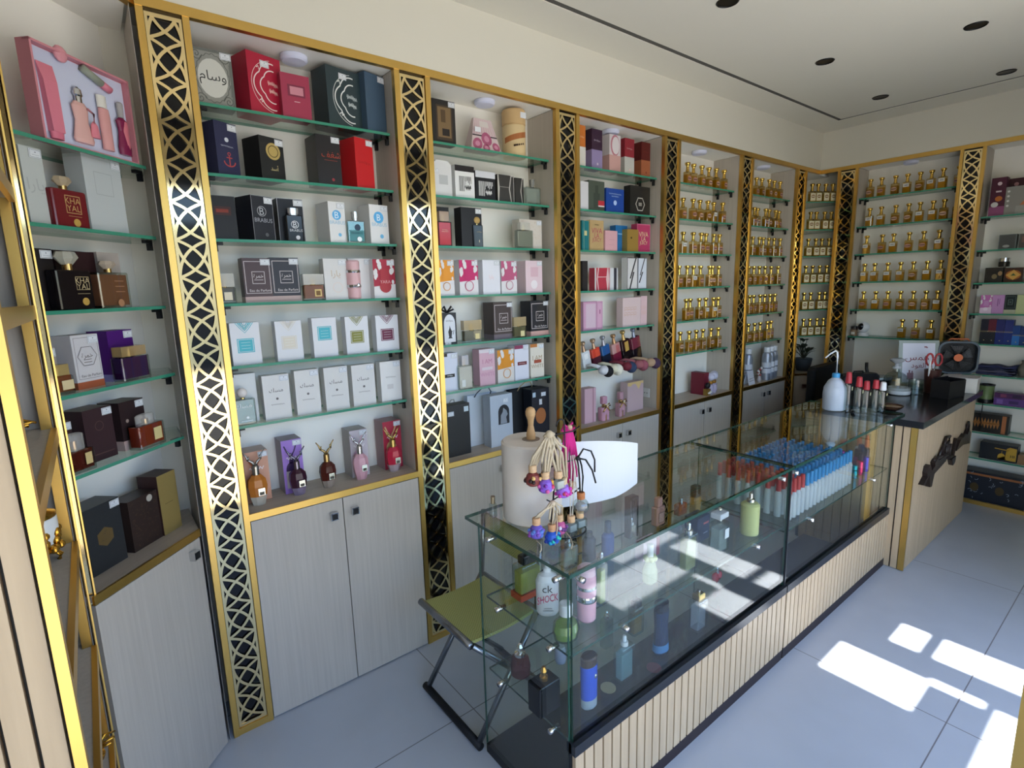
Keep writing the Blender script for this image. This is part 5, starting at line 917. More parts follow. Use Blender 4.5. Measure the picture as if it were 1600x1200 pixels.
# fabric bulbs hanging over the shelf edge from the atomisers
for i, (x, c1, c2, dx, lb) in enumerate([(2.30, 'cfd0d6', '17161a', .06, 'white and black fabric atomiser bulb drooping over the shelf edge'), (2.40, 'd3cdb4', 'd8d4c4', .05, 'cream fabric atomiser bulb drooping over the shelf edge'),
        (2.50, '6e2430', '2e3c58', .07, 'maroon and blue fabric atomiser bulb drooping over the shelf edge'), (2.60, '94565c', '8a4a58', .08, 'dusty rose fabric atomiser bulb drooping over the shelf edge'), (2.70, 'a88c72', '443048', .1, 'tan and purple fabric atomiser bulb at the right end')]):
    t = thing('atomiser_bulb', lb, 'atomiser bulb', (x, .06, 1.232), 0, 'fabric atomiser bulbs over the shelf edge')
    m = MB(); m.tube([(0, .022, .006), (dx * .3, .0, .012), (dx * .6, -.03, .004), (dx * .8, -.05, -.008)], .006, M(c1, .7), 8, .016); m.build('bulb_sleeve', t)
    m = MB(); m.ball((dx * .95, -.064, -.018), .033, M(c1, .7), 14, 9, (1.1, 1, .85)); m.build('bulb', t)
    m = MB(); m.ball((dx * 1.35, -.074, -.026), .036, M(c2, .75), 14, 9, (.85, 1, 1)); m.build('tassel', t)
# ------------------------------------------------------------------ gold capped oil bottles
ORD = ['first', 'second', 'third', 'fourth', 'fifth', 'sixth', 'seventh', 'eighth', 'ninth']
SHN = ['top shelf', 'second shelf', 'third shelf', 'fourth shelf', 'fifth shelf', 'lowest glass shelf']
def oil(liq, lab, lk):
    t = thing('oil_bottle', 'x', 'oil bottle')
    m = MB(); m.rbox(.052, .036, .088, .004, CLRA, 0, -.018, 0, 1, .003); m.rbox(.046, .03, .064, .003, M(liq, .1), .005, -.0145, 0, 1); m.build('bottle_body', t)
    m = MB(); m.lathe([(.013, .088), (.012, .1), (.0105, .103), (.01, .122), (.012, .128), (.017, .134), (.0185, .139), (.018, .148), (.006, .151)], M('d8b25a', .18, .95), 14); m.build('gold_cap', t)
    m = MB(); lm = M(lab, .5)
    if lk == 0:
        m.face([(.022 * math.cos(a), -.0186, .045 + .015 * math.sin(a)) for a in [i * PI / 8 for i in range(16)]], lm); m.box(-.019, .019, -.0192, -.0187, .042, .048, M('5a3a34', .5)); m.box(-.012, .012, -.0192, -.0187, .014, .017, M('4a3a2a', .5))
    elif lk == 1: m.box(-.02, .02, -.0192, -.0185, .05, .076, lm); m.box(-.012, .012, -.0195, -.0192, .06, .065, M('7a7a80', .5))
    else: m.box(-.023, .023, -.0192, -.0185, .01, .072, lm); m.face([(.018 * math.cos(a), -.0195, .045 + .014 * math.sin(a)) for a in [i * PI / 8 for i in range(16)]], M('8a6a44', .5)); m.box(-.014, .014, -.0199, -.0196, .042, .048, M('d8cfb4', .5))
    m.build('paper_label', t); return t
PROTO = [oil('b58c2a', 'b98a76', 0), oil('bd963a', 'd4d2cc', 1), oil('a07a24', 'c9a48a', 0), oil('c2a24c', 'd8cfae', 2)]
used = set()
def put_oil(k, loc, rz, label, group):
    if k not in used: used.add(k); o = PROTO[k]; o.location = loc; o.rotation_euler = (0, 0, rz); o['label'] = label; o['group'] = group; return
    dup(PROTO[k], loc, rz, label, group)
rn = random.Random(4)
for nm, rows, wall, kk in (('fourth straight bay', B4, 'L', (0, 2, 0, 2, 1)), ('fifth straight bay', B5, 'L', (0, 2, 2, 0)), ('far wall bay', B7, 'R', (1, 1, 0, 2))):
    for i, xs in enumerate(rows):
        for j, x in enumerate(xs):
            loc, rz = place(wall, x, .11 + rn.uniform(-.012, .012), SH[i])
            put_oil(rn.choice(kk), loc, rz + rn.uniform(-.1, .1) + (.0 if wall == 'L' else -.12), 'gold capped oil bottle, %s from the left on %s, %s' % (ORD[j], SHN[i], nm), 'gold capped bottles, ' + nm)
for i in range(6):
    for j in range(4):
        f = (.3, .515, .74, .95)[j] + rn.uniform(-.025, .025)
        put_oil(3, (4.87 + .27 * f, .05 - .15 * f, SH[i]), -.53, 'cream labelled gold capped oil bottle, %s from the left on %s, inner corner' % (ORD[j], SHN[i]), 'gold capped bottles, inner corner')
# ================================================================== glass showcases
YF, YB, ZG = -1.1376, -.685, .923
def showcase(label, x0, x1, shelves, left_pane, slats):
    t = thing('glass_showcase', label, 'showcase', (x0, YF, 0), 0, 'glass showcases with slatted aprons'); W = x1 - x0; D = YB - YF
    boxpart('bottom_plate', t, 0, W, .012, D, 0, .035, BLACK)
    m = MB(); m.box(0, W, .0, .012, .0, .365, BLACK); m.box(0, W, -.012, .0, .0, .05, M('241a1e', .4)); m.box(0, W, -.016, .02, .33, .366, M('23262c', .3)); m.build('front_apron', t)
    m = MB(); n = slats; p = W / n; rn = random.Random(n)
    for i in range(n): m.box(p * i + .0036, p * (i + 1) - .0036, -.014, -.0002, .052, .328, SLAT)
    m.build('slat_panel', t)
    g2 = dict(emat=GEDGE2, em=(0, 1, 4, 5))
    boxpart('front_pane', t, .008, W - .008, .0, .008, .366, ZG - .012, GLASS, **g2)
    if left_pane: boxpart('side_pane', t, .0, .008, .0125, D, .036, ZG - .012, GLASS, emat=GEDGE2, em=(2, 3))
    else: boxpart('divider_pane', t, .0, .008, .0125, D, .036, ZG - .012, GLASS, emat=GEDGE2, em=(2, 3))
    boxpart('top_pane', t, -.014 if left_pane else .001, W + (0 if left_pane else .11), -.014, D + .058, ZG - .0118, ZG, GLASS, emat=GEDGE2, em=(0, 1, 2, 3))
    for z in shelves:
        s = boxpart('glass_shelf', t, .012, W - .012, .014, D - .02, z - .008, z, SHELF, emat=GEDGE2, em=(0, 1, 2, 3))
        for x, y in ((-.008, .09), (-.008, D - .1)) if left_pane else ():
            m = MB(); m.tube([(x, y, z - .012), (x + .04, y, z - .012)], .009, CHROME, 12); m.build('shelf_stud', s)
        for x in (.25, W - .25):
            m = MB(); m.tube([(x, -.006, z - .012), (x, .03, z - .012)], .009, CHROME, 12); m.build('shelf_stud', s)
    for x, y in ((.05, -.006), (W - .06, -.006)):
        m = MB(); m.tube([(x, y, ZG - .045), (x, y + .03, ZG - .045)], .009, CHROME, 12); m.build('pane_clamp', t)
    if left_pane:
        for y in (.06, D - .06):
            m = MB(); m.tube([(-.007, y, ZG - .05), (.03, y, ZG - .05)], .009, CHROME, 12); m.build('pane_clamp', t)
    return t
showcase('near glass showcase with paper roll on top and loose tester bottles inside', .9624, 2.287, (.36, .645), True, 32)
showcase('far glass showcase holding rows of red and blue capped spray bottles', 2.295, 3.575, (.61,), False, 31)
b = MB(); b.box(2.2872, 2.2948, YF - .006, YB + .01, ZG - .006, ZG + .002, BLACK); b.box(2.2872, 2.2948, YF - .004, YF + .01, .36, ZG - .006, M('2c2e33', .3))
tag(b.build('joint_strip'), 'dark seam strip where the two glass showcases meet', 'strip')
# cashier counter
t = thing('cashier_counter', 'slatted wooden cashier counter with black stone top and raised black lettering', 'counter', (3.584, -1.2467, 0)); CW, CD = 1.27, .62
boxpart('counter_body', t, .0, CW, .012, CD, 0, .872, BLACK)
m = MB()
for i in range(84): m.box(CW / 84 * i + .0024, CW / 84 * (i + 1) - .0024, .0, .0115, .004, .872, SLAT)
m.build('slat_panel', t)
m = MB(); xs = [.112, .08, .045]
for y0, y1 in ((.032, .064), (.072, .106), (.114, .146)): m.box(-.011, -.0002, y0, y1, .004, .872, SLAT)
for i in range(9): m.box(-.011, -.0002, .15 + .05 * i, .196 + .05 * i, .004, .872, SLAT)
m.build('slat_panel', t)
boxpart('gold_corner', t, -.014, -.0003, -.003, .0275, .004, .872, GOLD)
boxpart('stone_top', t, -.03, CW + .02, -.03, CD, .873, .912, STONE)
m = MB(); lm = M('2b2220', .35)
def sl(pts, r=.012): m.tube([(x - 3.584, -.012, z) for x, z in pts], r, lm, 8)
def sp(pts):
    L = [(x - 3.584, z) for x, z in pts]; n = len(L)
    m.face([(x, -.026, z) for x, z in L], lm)
    for i in range(n): p, q = L[i], L[(i + 1) % n]; m.face([(p[0], -.026, p[1]), (p[0], -.0005, p[1]), (q[0], -.0005, q[1]), (q[0], -.026, q[1])], lm)
sp([(3.69, .51), (3.72, .5), (3.8, .545), (3.84, .46), (3.875, .455), (3.9, .53), (4.03, .545), (4.13, .56), (4.12, .60), (3.98, .60), (3.93, .615), (3.89, .6), (3.9, .58), (3.84, .565), (3.8, .61), (3.765, .605), (3.75, .57), (3.76, .545)])
sl([(3.91, .6), (3.97, .615), (4.03, .6), (4.12, .59), (4.2, .585)]); sl([(4.02, .615), (4.06, .65), (4.09, .67)], .008)
sl([(4.1, .59), (4.1, .68), (4.13, .71), (4.22, .70), (4.21, .665), (4.15, .655)], .009); sl([(4.17, .575), (4.17, .655)], .009); sl([(4.215, .575), (4.215, .65)], .009)
sl([(4.26, .56), (4.27, .64)], .008); sl([(4.15, .57), (4.3, .545), (4.345, .545), (4.365, .66)], .010)
sp([(4.27, .535), (4.37, .54), (4.36, .5), (4.32, .485)]); sp([(4.36, .575), (4.52, .585), (4.69, .56), (4.69, .64), (4.64, .665), (4.6, .64), (4.55, .655), (4.5, .64), (4.44, .635), (4.4, .61)])
sl([(4.63, .64), (4.63, .70), (4.66, .715), (4.68, .69), (4.68, .62)], .008); sl([(4.36, .572), (4.5, .575)], .006)
m.build('lettering', t)
# ------------------------------------------------------------------ tester bottles in the near showcase
GR = 'tester bottles in the near showcase'
GLS = lambda h, a=.5: M(h, .05, 0, a)
def bott(label, x, y, z, parts, name='perfume_bottle', cat='perfume bottle', group=GR, rz=0):
    t = thing(name, label, cat, (x, y, z + .0003), rz, group)
    for n, fn in parts:
        m = MB(); fn(m); m.build(n, t)
    return t
L_ = lambda prof, mat, n=18, sy=1.0, c=(0, 0, 0): (lambda m: m.lathe(prof, mat, n, c, sy))
def R_(w, d, h, mat, r=.006, z=0, rv=.003, inner=None, fill=.85):
    def f(m):
        m.rbox(w, d, h, r, mat, z, -d / 2, 0, 2, rv)
        if inner: m.rbox(w - .012, d - .012, (h - .012) * fill, r * .7, inner, z + .006, -d / 2 + .006, 0, 2)
    return f
pump = lambda z, mat=CHROME, s=1: L_([(.011 * s, z), (.011 * s, z + .012 * s), (.006 * s, z + .013 * s), (.006 * s, z + .026 * s), (.004 * s, z + .03 * s)], mat, 14)
U, LW = .645, .36
cl = CLR
bott('large yellow perfume flask with red base wrap, at the left pane', 1.085, -.80, U, [('bottle_body', R_(.1, .05, .125, cl, .006, 0, .003, GLS('c8c840', .6))), ('red_wrap', lambda m: m.box(-.053, .053, -.028, .028, .004, .026, M('b8492c', .4))), ('cap', R_(.06, .034, .03, M('1c1c1e', .2), .004, .126))])
def ckd(m):
    m.lathe([(.03, 0), (.037, .01), (.038, .12), (.03, .14), (.013, .15), (.012, .162)], M('dcdbe2', .35), 20, (0, 0, 0), .6)
def ckp(m):
    vs, fs, ww = text('ck'); m.add([(x * .026, -.0235, .1 + z * .026) for x, z in vs], fs, M('333338', .4))
    vs, fs, ww = text('SHOCK'); sc = .068 / ww; m.add([(x * sc, -.0237, .066 + x * sc * .25 + z * sc * 1.8) for x, z in vs], fs, M('cc2f62', .4))
    m.box(-.012, .014, -.0236, -.0232, .03, .032, M('8a8a92', .4)); m.box(-.016, .018, -.0236, -.0232, .022, .024, M('8a8a92', .4))
bott('white flat bottle with pink scrawled lettering at the left pane', 1.066, -.925, U, [('bottle_body', ckd), ('printed_letters', ckp), ('nozzle', L_([(.008, .162), (.008, .18), (.005, .184)], M('c9c9cf', .3), 12))], rz=-.7)
bott('round green ribbed bottle with white cap at the front glass corner', 1.02, -1.06, U, [('bottle_body', L_([(.02, 0), (.04, .008), (.046, .035), (.042, .06), (.022, .078), (.014, .084)], CLR, 20, .8)), ('liquid', L_([(.018, .006), (.036, .012), (.041, .034), (.036, .056)], GLS('a9c46a', .55), 20, .78)), ('cap', L_([(.02, .084), (.021, .118), (.018, .122)], M('d9dae0', .3), 18))])
bott('pink banded cylindrical bottle behind the front corner', 1.14, -1.03, U, [('bottle_body', L_([(.024, 0), (.03, .008), (.031, .06), (.031, .15), (.028, .16)], M('d6a3b4', .25), 22)), ('silver_band', L_([(.0315, .07), (.033, .075), (.033, .085), (.0315, .09)], CHROME, 22)), ('silver_band', L_([(.0315, .112), (.033, .114), (.033, .122), (.0315, .124)], CHROME, 22)), ('cap', L_([(.03, .16), (.029, .18), (.02, .188)], M('d9b4c0', .3), 20))])
bott('tall slim pale yellow bottle beside the pink banded one', 1.242, -1.0, U, [('bottle_body', R_(.038, .03, .15, cl, .005, 0, .003, GLS('d8d68c', .6))), ('pump', pump(.15, CHROME, 1.2))])
bott('clear square bottle with silver neck under the wire stand', 1.338, -.745, U, [('bottle_body', R_(.075, .04, .08, cl, .006, 0, .003, GLS('b8bfa8', .35))), ('pump', pump(.08, CHROME, 1.2))])
bott('blue bottle with dark cap on the upper glass shelf', 1.5, -.80, U, [('bottle_body', L_([(.026, 0), (.028, .006), (.028, .09), (.02, .1), (.01, .104)], M('3d5796', .15, 0, .9), 20, .8)), ('cap', L_([(.013, .104), (.013, .148), (.01, .15)], M('3a4660', .2), 16))])
bott('smoky grey bottle beside the blue bottle', 1.43, -.765, U, [('bottle_body', L_([(.028, 0), (.03, .006), (.03, .08), (.022, .092), (.012, .096)], M('3c4250', .12, 0, .8), 20, .8)), ('cap', L_([(.014, .096), (.014, .115)], M('2a2c34', .2), 16))])
def frame_b(m):
    k = BLACK
    for x in (-.026, .02): m.box(x, x + .006, -.016, .016, 0, .18, k)
    m.box(-.026, .026, -.016, .016, .17, .182, k); m.tube([(-.02, 0, .17), (0, 0, .06), (.02, 0, .17)], .003, k, 6)
bott('tall black framed bottle hanging like a lantern in the showcase', 1.705, -.75, U, [('frame', frame_b), ('bottle_body', R_(.036, .024, .055, cl, .004, .0, .003)), ('pump', pump(.055))])
bott('rose pink house shaped bottle on the upper glass shelf', 1.89, -.75, U, [('bottle_body', R_(.062, .03, .085, M('b88a82', .2), .004, 0, .003)), ('frame_print', lambda m: [m.box(-.016, .022, -.0165, -.0152, .012, .06, M('7a5a56', .4)), m.box(-.013, .019, -.017, -.0166, .015, .057, M('c49a92', .4))]), ('cap', R_(.034, .024, .04, M('c09088', .2), .004, .086))])
bott('small dark red bottle with silver cap near the back', 2.06, -.75, U, [('bottle_body', R_(.068, .03, .05, M('8a3a36', .12, 0, .85), .006, 0, .003)), ('cap', L_([(.01, .05), (.01, .078)], CHROME, 14))])
bott('pale yellow frosted cylinder bottle near the showcase joint', 2.105, -1.06, U, [('bottle_body', L_([(.036, 0), (.038, .005), (.038, .13), (.03, .138), (.012, .142)], M('c9cb8c', .3, 0, .92), 24)), ('pump', L_([(.017, .142), (.017, .155), (.008, .157), (.008, .178), (.005, .182)], CHROME, 16))])
bott('square clear bottle with white block cap and silver ball', 1.874, -1.055, U, [('bottle_body', R_(.07, .05, .12, cl, .004, 0, .003, GLS('c4cdd0', .4))), ('label_panel', lambda m: m.box(.0, .03, -.0262, -.0255, .055, .095, M('d6d8de', .4))), ('cap', R_(.062, .044, .022, M('c9cad4', .25), .003, .14)), ('silver_ball', lambda m: [m.ball((0, 0, .129), .011, CHROME, 12, 8), m.ball((0, 0, .172), .009, CHROME, 12, 8)])])
bott('navy perfume box lying behind the square clear bottle', 1.9, -.94, U, [('box_body', lambda m: m.box(-.045, .045, -.03, .03, 0, .105, M('26304e', .4))), ('print_line', lambda m: [m.box(.0, .036, -.0308, -.0302, .07, .078, M('b0565e', .4)), m.box(.0, .03, -.0308, -.0302, .03, .034, M('8a90a8', .4))])], 'perfume_box', 'perfume box')
bott('olive glass bottle with silver pump in the showcase middle', 1.653, -1.06, U, [('bottle_body', R_(.076, .04, .14, cl, .005, 0, .003, GLS('b3b07c', .7), .93)), ('pump', pump(.14, CHROME, 1.5))])
def flw(m):
    for i in range(6): m.ball((.018 * math.cos(i * 1.047), .014 * math.sin(i * 1.047), .098), .011, M('b9be8c', .3), 8, 6)
bott('clear bottle with flower collar and white cap', 1.466, -1.03, U, [('bottle_body', L_([(.018, 0), (.03, .012), (.031, .05), (.02, .085), (.012, .09)], GLS('c9cfae', .5), 20, .8)), ('flower_collar', flw), ('cap', L_([(.011, .1), (.012, .15), (.009, .152)], M('d6d6d6', .3), 16))])
bott('flat pale pink carton at the back of the upper shelf', 1.62, -.9, U, [('box_body', lambda m: m.box(-.05, .05, -.02, .02, 0, .075, M('c9b2bc', .4))), ('red_band', lambda m: m.box(.03, .05, -.021, -.0203, 0, .075, M('8a2c44', .4)))], 'perfume_box', 'perfume box')
bott('tall brown capped bottle behind the square clear bottle', 1.99, -.87, U, [('bottle_body', R_(.04, .035, .14, GLS('9a7a48', .7), .005, 0, .003)), ('cap', R_(.036, .03, .05, M('2a211e', .25), .003, .141))])
bott('round dark red bottle with silver pump on the lower shelf', 1.035, -.81, LW, [('bottle_body', L_([(.024, 0), (.034, .01), (.036, .04), (.03, .07), (.016, .08)], M('5a2224', .1, 0, .85), 20)), ('pump', L_([(.02, .08), (.02, .09), (.009, .094), (.009, .108), (.012, .112), (.006, .122)], CHROME, 16))])
bott('black cube bottle with a gold pump on the lower shelf', 1.0, -.975, LW, [('bottle_body', R_(.088, .06, .105, M('1c1d20', .12), .004, 0, .003)), ('gold_pump', L_([(.014, .105), (.014, .115), (.008, .118), (.008, .132), (.011, .135), (.006, .15)], M('c9a05a', .2, .9), 14))])
bott('royal blue bottle with bronze collar standing at the front', 1.119, -1.06, LW, [('clear_foot', L_([(.028, 0), (.031, .004), (.031, .034)], GLS('b9c6d2', .6), 22, .7)), ('bottle_body', L_([(.031, .034), (.032, .1), (.032, .15), (.03, .152)], M('2c4fc0', .25), 22, .7)), ('collar', L_([(.032, .152), (.032, .178), (.028, .182)], M('4a3a30', .3, .4), 22, .7)), ('emblem', lambda m: m.ball((.008, -.0225, .115), .006, CHROME, 8, 6, (1, .4, 1.4)))])
bott('square clear blue tinted bottle in the middle of lower shelf', 1.305, -1.05, LW, [('bottle_body', R_(.07, .04, .125, cl, .004, 0, .003, GLS('8fb4c4', .45))), ('pump', pump(.125, M('c9ced4', .3), 1.2))])
bott('dark navy curved bottle on the lower shelf', 1.512, -1.05, LW, [('bottle_body', L_([(.034, 0), (.037, .008), (.03, .1), (.034, .17)], M('1f2c48', .1, 0, .92), 20, .7)), ('cap', L_([(.03, .171), (.032, .2)], M('181a20', .15), 20, .7)), ('blue_base_band', L_([(.0372, .012), (.0352, .04)], M('4a86c0', .1, 0, .7), 20, .7))])  # last part is a lighter blue band round the bottle's foot
bott('clear bottle with gold square cap on the lower shelf', 1.737, -1.06, LW, [('bottle_body', R_(.066, .045, .125, cl, .004, 0, .003, GLS('b4b9cc', .3), .85)), ('gold_cap', R_(.044, .032, .026, M('c9a860', .2, .9), .003, .126)), ('knob', L_([(.006, .152), (.006, .165)], CHROME, 10))])
bott('amber bottle standing behind on the lower shelf', 1.53, -.92, LW, [('bottle_body', R_(.06, .035, .11, cl, .005, 0, .003, GLS('a88a4a', .6))), ('cap', R_(.04, .025, .03, BLACK, .003, .111))])
bott('slim clear bottle behind on the lower shelf', 1.383, -.9, LW, [('bottle_body', R_(.045, .03, .115, cl, .004, 0, .003)), ('pump', pump(.115))])
bott('small lavender jar beside the black cube bottle', 1.19, -.85, LW, [('jar_body', L_([(.018, 0), (.021, .01), (.021, .05), (.018, .056)], M('a9b0cc', .2, 0, .85), 18)), ('lid', L_([(.016, .056), (.016, .064)], M('c0c4d4', .3), 18))], 'small_jar', 'jar')
bott('small red heart shaped bottle at the right of the lower shelf', 2.09, -.93, LW, [('bottle_body', lambda m: [m.ball((-.014, 0, .034), .02, M('a8323c', .12, 0, .9), 14, 9, (1, .7, 1)), m.ball((.014, 0, .034), .02, M('a8323c', .12, 0, .9), 14, 9, (1, .7, 1)), m.lathe([(.002, 0), (.026, .026)], M('a8323c', .12, 0, .9), 14, (0, 0, 0), .6)]), ('cap', pump(.05, CHROME, .8))])
for x, y, c, lb in ((1.223, -1.05, '8a8468', 'round beige tester disc lying on the lower glass shelf'), (1.42, -1.09, '5c2c34', 'round dark red tester disc lying near the front glass')):
    m = MB(); m.lathe([(.026, 0), (.026, .003)], M(c, .6), 20); tag(m.build('tester_disc', None, (x, y, LW + .0004)), lb, 'disc')
# ------------------------------------------------------------------ spray bottles in the far showcase
def spray(col, h, r=.0155):
    t = thing('spray_bottle', 'x', 'spray bottle'); g = M('dfe4ec', .08, 0, .55)
    m = MB(); m.lathe([(r * .95, 0), (r, .003), (r, h * .58), (r * .7, h * .64), (r * .55, h * .66)], g, 10); m.build('bottle_body', t)
    m = MB(); m.lathe([(r * .75, h * .66), (r * .75, h * .7), (r * .7, h * .98), (r * .55, h)], M(col, .35), 10); m.build('cap', t); return t
red, blue = spray('b3363c', .19), spray('2f86c4', .185); ur = ub = True
for i in range(4):
    for j in range(8):
        p = (2.44 + .043 * i, -1.07 + .05 * j, .6103)
        lb = 'clear spray bottle with red cap in the tray by the showcase joint'
        if ur: red.location = p; red['label'] = lb; red['group'] = 'red capped spray bottles'; ur = False
        else: dup(red, p, None, lb, 'red capped spray bottles')
for i in range(13):
    for j in range(8):
        p = (2.618 + .043 * i, -1.07 + .05 * j, .6103)
        lb = 'clear spray bottle with blue cap in the tray right of the red ones'
        if ub: blue.location = p; blue['label'] = lb; blue['group'] = 'blue capped spray bottles'; ub = False
        else: dup(blue, p, None, lb, 'blue capped spray bottles')
for x, y, c, cc, h, lb in ((3.245, -1.06, '1f8fa8', '23b0c8', .075, 'short teal metallic atomiser in front of the purple ones'), (3.22, -1.0, '6a2c7a', '8a3a9a', .15, 'purple metallic atomiser, left one of the metallic group'), (3.26, -.96, '7a3486', '5a2a6e', .16, 'purple metallic atomiser behind, near the tray edge'),
        (3.325, -1.06, 'd83a72', '2a1c3c', .13, 'hot pink metallic atomiser at the front of the metallic group'), (3.365, -1.03, 'a838b8', '241a34', .135, 'magenta violet metallic atomiser beside the hot pink one'), (3.41, -1.06, '2c34c4', '1c2250', .14, 'royal blue metallic atomiser, right of the pink ones'), (3.445, -1.02, '2a3ab0', '202a60', .145, 'deep blue metallic atomiser behind the royal blue one')):
    bott(lb, x, y, .61, [('bottle_body', L_([(.018, 0), (.02, .004), (.02, h * .6), (.014, h * .66)], M(c, .15, .8), 16)), ('cap', L_([(.016, h * .66), (.016, h * .96), (.012, h)], M(cc, .2, .6), 16))], 'metallic_atomiser', 'atomiser', 'metallic atomisers in the far showcase')
for x, y, lb in ((3.5, -1.03, 'clear atomiser with orange cap at the right end of the showcase'), (3.53, -.98, 'clear atomiser with orange cap just behind its twin')):
    bott(lb, x, y, .61, [('bottle_body', L_([(.018, 0), (.02, .004), (.02, .1), (.012, .11)], GLS('d2d4e0', .5), 16)), ('cap', L_([(.014, .11), (.012, .16), (.006, .19)], M('c9663c', .35), 14))], 'clear_atomiser', 'atomiser', 'clear atomisers in the far showcase')
bott('small white plastic jar at the back of the metallic atomisers', 3.43, -.86, .61, [('jar_body', L_([(.026, 0), (.026, .09)], GLS('c9ccd4', .6), 18)), ('lid', L_([(.027, .09), (.027, .12)], M('d6d8de', .4), 18))], 'small_jar', 'jar', None)
# ================================================================== on top of the near showcase
t = thing('paper_roll', 'large white paper towel roll standing on the near glass showcase', 'paper roll', (1.115, -.80, ZG)); pw = paint('paper_white', 'ddd3c9', .05, 40, .8); R = .101
m = MB(); m.lathe([(.03, .012), (.03, .284)], M('8a7a6c', .7), 24); m.build('cardboard_core', t)
m = MB(); m.lathe([(.031, .012), (R - .004, .012), (R, .016), (R, .276), (R - .006, .282), (.031, .282)], pw, 40); m.build('roll_body', t)
m = MB(); n = 18; pts = []
for i in range(n + 1):
    f = i / n; x = .085 + .345 * f; y = -.05 - .05 * f - .035 * math.sin(f * 3.0)
    pts.append((x, y, .03 - .04 * f * 0 + .05 * max(0, f - .6) ** 1.2, .262 - .06 * f * f))
for i in range(n):
    a, c = pts[i], pts[i + 1]; L = [(a[0], a[1], a[2]), (c[0], c[1], c[2]), (c[0], c[1], c[3]), (a[0], a[1], a[3])]
    m.add(L, [(0, 1, 2, 3)], M('cfcfd4', .8), True)
    m.add([(p[0], p[1] + .0012, p[2]) for p in L], [(3, 2, 1, 0)], M('cfcfd4', .8), True)
m.build('loose_sheet', t)
t = thing('roll_holder', 'turned wooden paper roll holder with round base', 'roll holder', (1.115, -.80, ZG))
m = MB(); m.lathe([(.075, 0), (.08, .003), (.08, .009), (.07, .0115)], WOODL, 28); m.build('base', t)
m = MB(); m.lathe([(.011, .011), (.011, .27), (.015, .285), (.0155, .3), (.013, .312), (.009, .33), (.011, .35), (.0165, .366), (.017, .378), (.013, .388), (.005, .393)], WOODL, 20); m.build('post', t)
# wire stand and the hanging car perfumes
t = thing('wire_stand', 'black wire stand with round base holding corded perfume bottles', 'stand', (1.133, -.955, ZG))
m = MB(); m.tube([(.066 * math.cos(a), .05 * math.sin(a), .0035) for a in [i * 2 * PI / 32 for i in range(32)]], .0028, BLACK, 8, None, True); m.build('base_ring', t)
m = MB(); m.tube([(-.045, .036, .0035), (-.045, .02, .1), (-.045, .0, .34)], .003, BLACK, 8); m.tube([(.0175 * math.cos(a) - .0275, 0, .36 + .02 * math.sin(a)) for a in [PI + i * -PI / 10 for i in range(11)]] + [(-.01, 0, .2), (-.01, .004, .16)], .0024, BLACK, 8); m.build('pole', t)
m = MB()
for z, w in ((.335, .06), (.24, .05), (.13, .05)):
    m.tube([(-.1, -.012, z + .01), (-.085, -.012, z), (-.045, 0, z), (.02, -.008, z), (.045, -.01, z + .012)], .0022, BLACK, 6)
m.build('hook_arm', t)
def hang(label, x, y, z, top, shape, col, capc, cord, cordw=.0028, ncord=2, dots=None, sc=1.0):
    """small corded bottle: z is its bottom, top is where its cord is looped over the stand"""
    t = thing('hanging_perfume', label, 'hanging perfume', (x, y, z), 0, 'corded car perfumes on the wire stand'); m = MB(); h = .042 * sc
    if shape == 'cube': m.rbox(.04, .034, h * .8, .004, CLR, 0, -.017, 0, 1, .004); m.rbox(.03, .024, h * .5, .003, M('c9ced2', .1, 0, .5), .004, -.012)
    elif shape == 'globe': m.ball((0, 0, .026), .026, CLR, 18, 12); m.ball((0, 0, .024), .019, M(col, .2, 0, .45), 14, 9, (1, 1, .8))
    else:
        m.lathe([(.014, 0), (.021, .006), (.023, .02), (.018, .034), (.009, h)], M(col, .4), 16)
        rn = random.Random(int(x * 1e4))
        for i in range(14):
            a, zz = rn.random() * 2 * PI, .008 + .022 * rn.random(); rr = .022
            m.ball((rr * math.cos(a), rr * math.sin(a), zz), .0072, M(rn.choice(dots), .4), 7, 5, (.9, .9, .9))
    m.build('bottle_body', t); hz = .05 if shape == 'globe' else h * (.8 if shape == 'cube' else 1)
    m = MB(); m.lathe([(.012, hz), (.013, hz + .003), (.013, hz + .007), (.012, hz + .009), (.013, hz + .012), (.013, hz + .019), (.011, hz + .022)], M(capc, .6), 14); m.build('wooden_cap', t)
    m = MB(); d = Vector(top) - Vector((x, y, z)); cm = M(cord, .85)
    for i in range(ncord):
        s = (i - (ncord - 1) / 2) * .011; q = .35 + .1 * i
        m.tube([(s * .6, -.002 * i, hz + .02), (d.x * .3 + s * 1.4, d.y * .3 - .006, hz + .02 + (d.z - hz - .02) * q), (d.x * .75 + s * 1.2, d.y * .8 - .008, (d.z - hz) * .8 + hz), (d.x + s * .5, d.y - .004 * (i % 2), d.z)], cordw, cm, 6)
    m.build('cord', t); return t
FL = ['c85a9a', 'e0d8dc', '7a3aa0', 'd8a038', 'c03a5a']
tw = 'b9a88e'; TT = (1.045, -.968, 1.268); TL = (1.05, -.972, 1.055)
hang('corded bottle with brown and red flower dots, leftmost of upper cluster', .983, -.962, 1.122, TT, 'bulb', '7a3a34', 'c9a680', tw, .004, 4, ['c0503a', 'd8b070', '2a1c1c'])
hang('corded bottle with purple and white flower dots in upper cluster', 1.012, -.985, 1.10, TT, 'bulb', '8058bc', 'c9a680', tw, .004, 4, FL)
hang('corded bottle with bright pink flower dots in upper cluster', 1.037, -.958, 1.088, TT, 'bulb', 'c85a9a', 'c4a078', tw, .004, 4, ['e08ab0', 'e6d8dc', 'c0388a'])
hang('corded clear square bottle inside the upper twine cluster', 1.06, -.99, 1.10, TT, 'cube', 'b9b4cc', 'c9a680', tw, .004, 3)
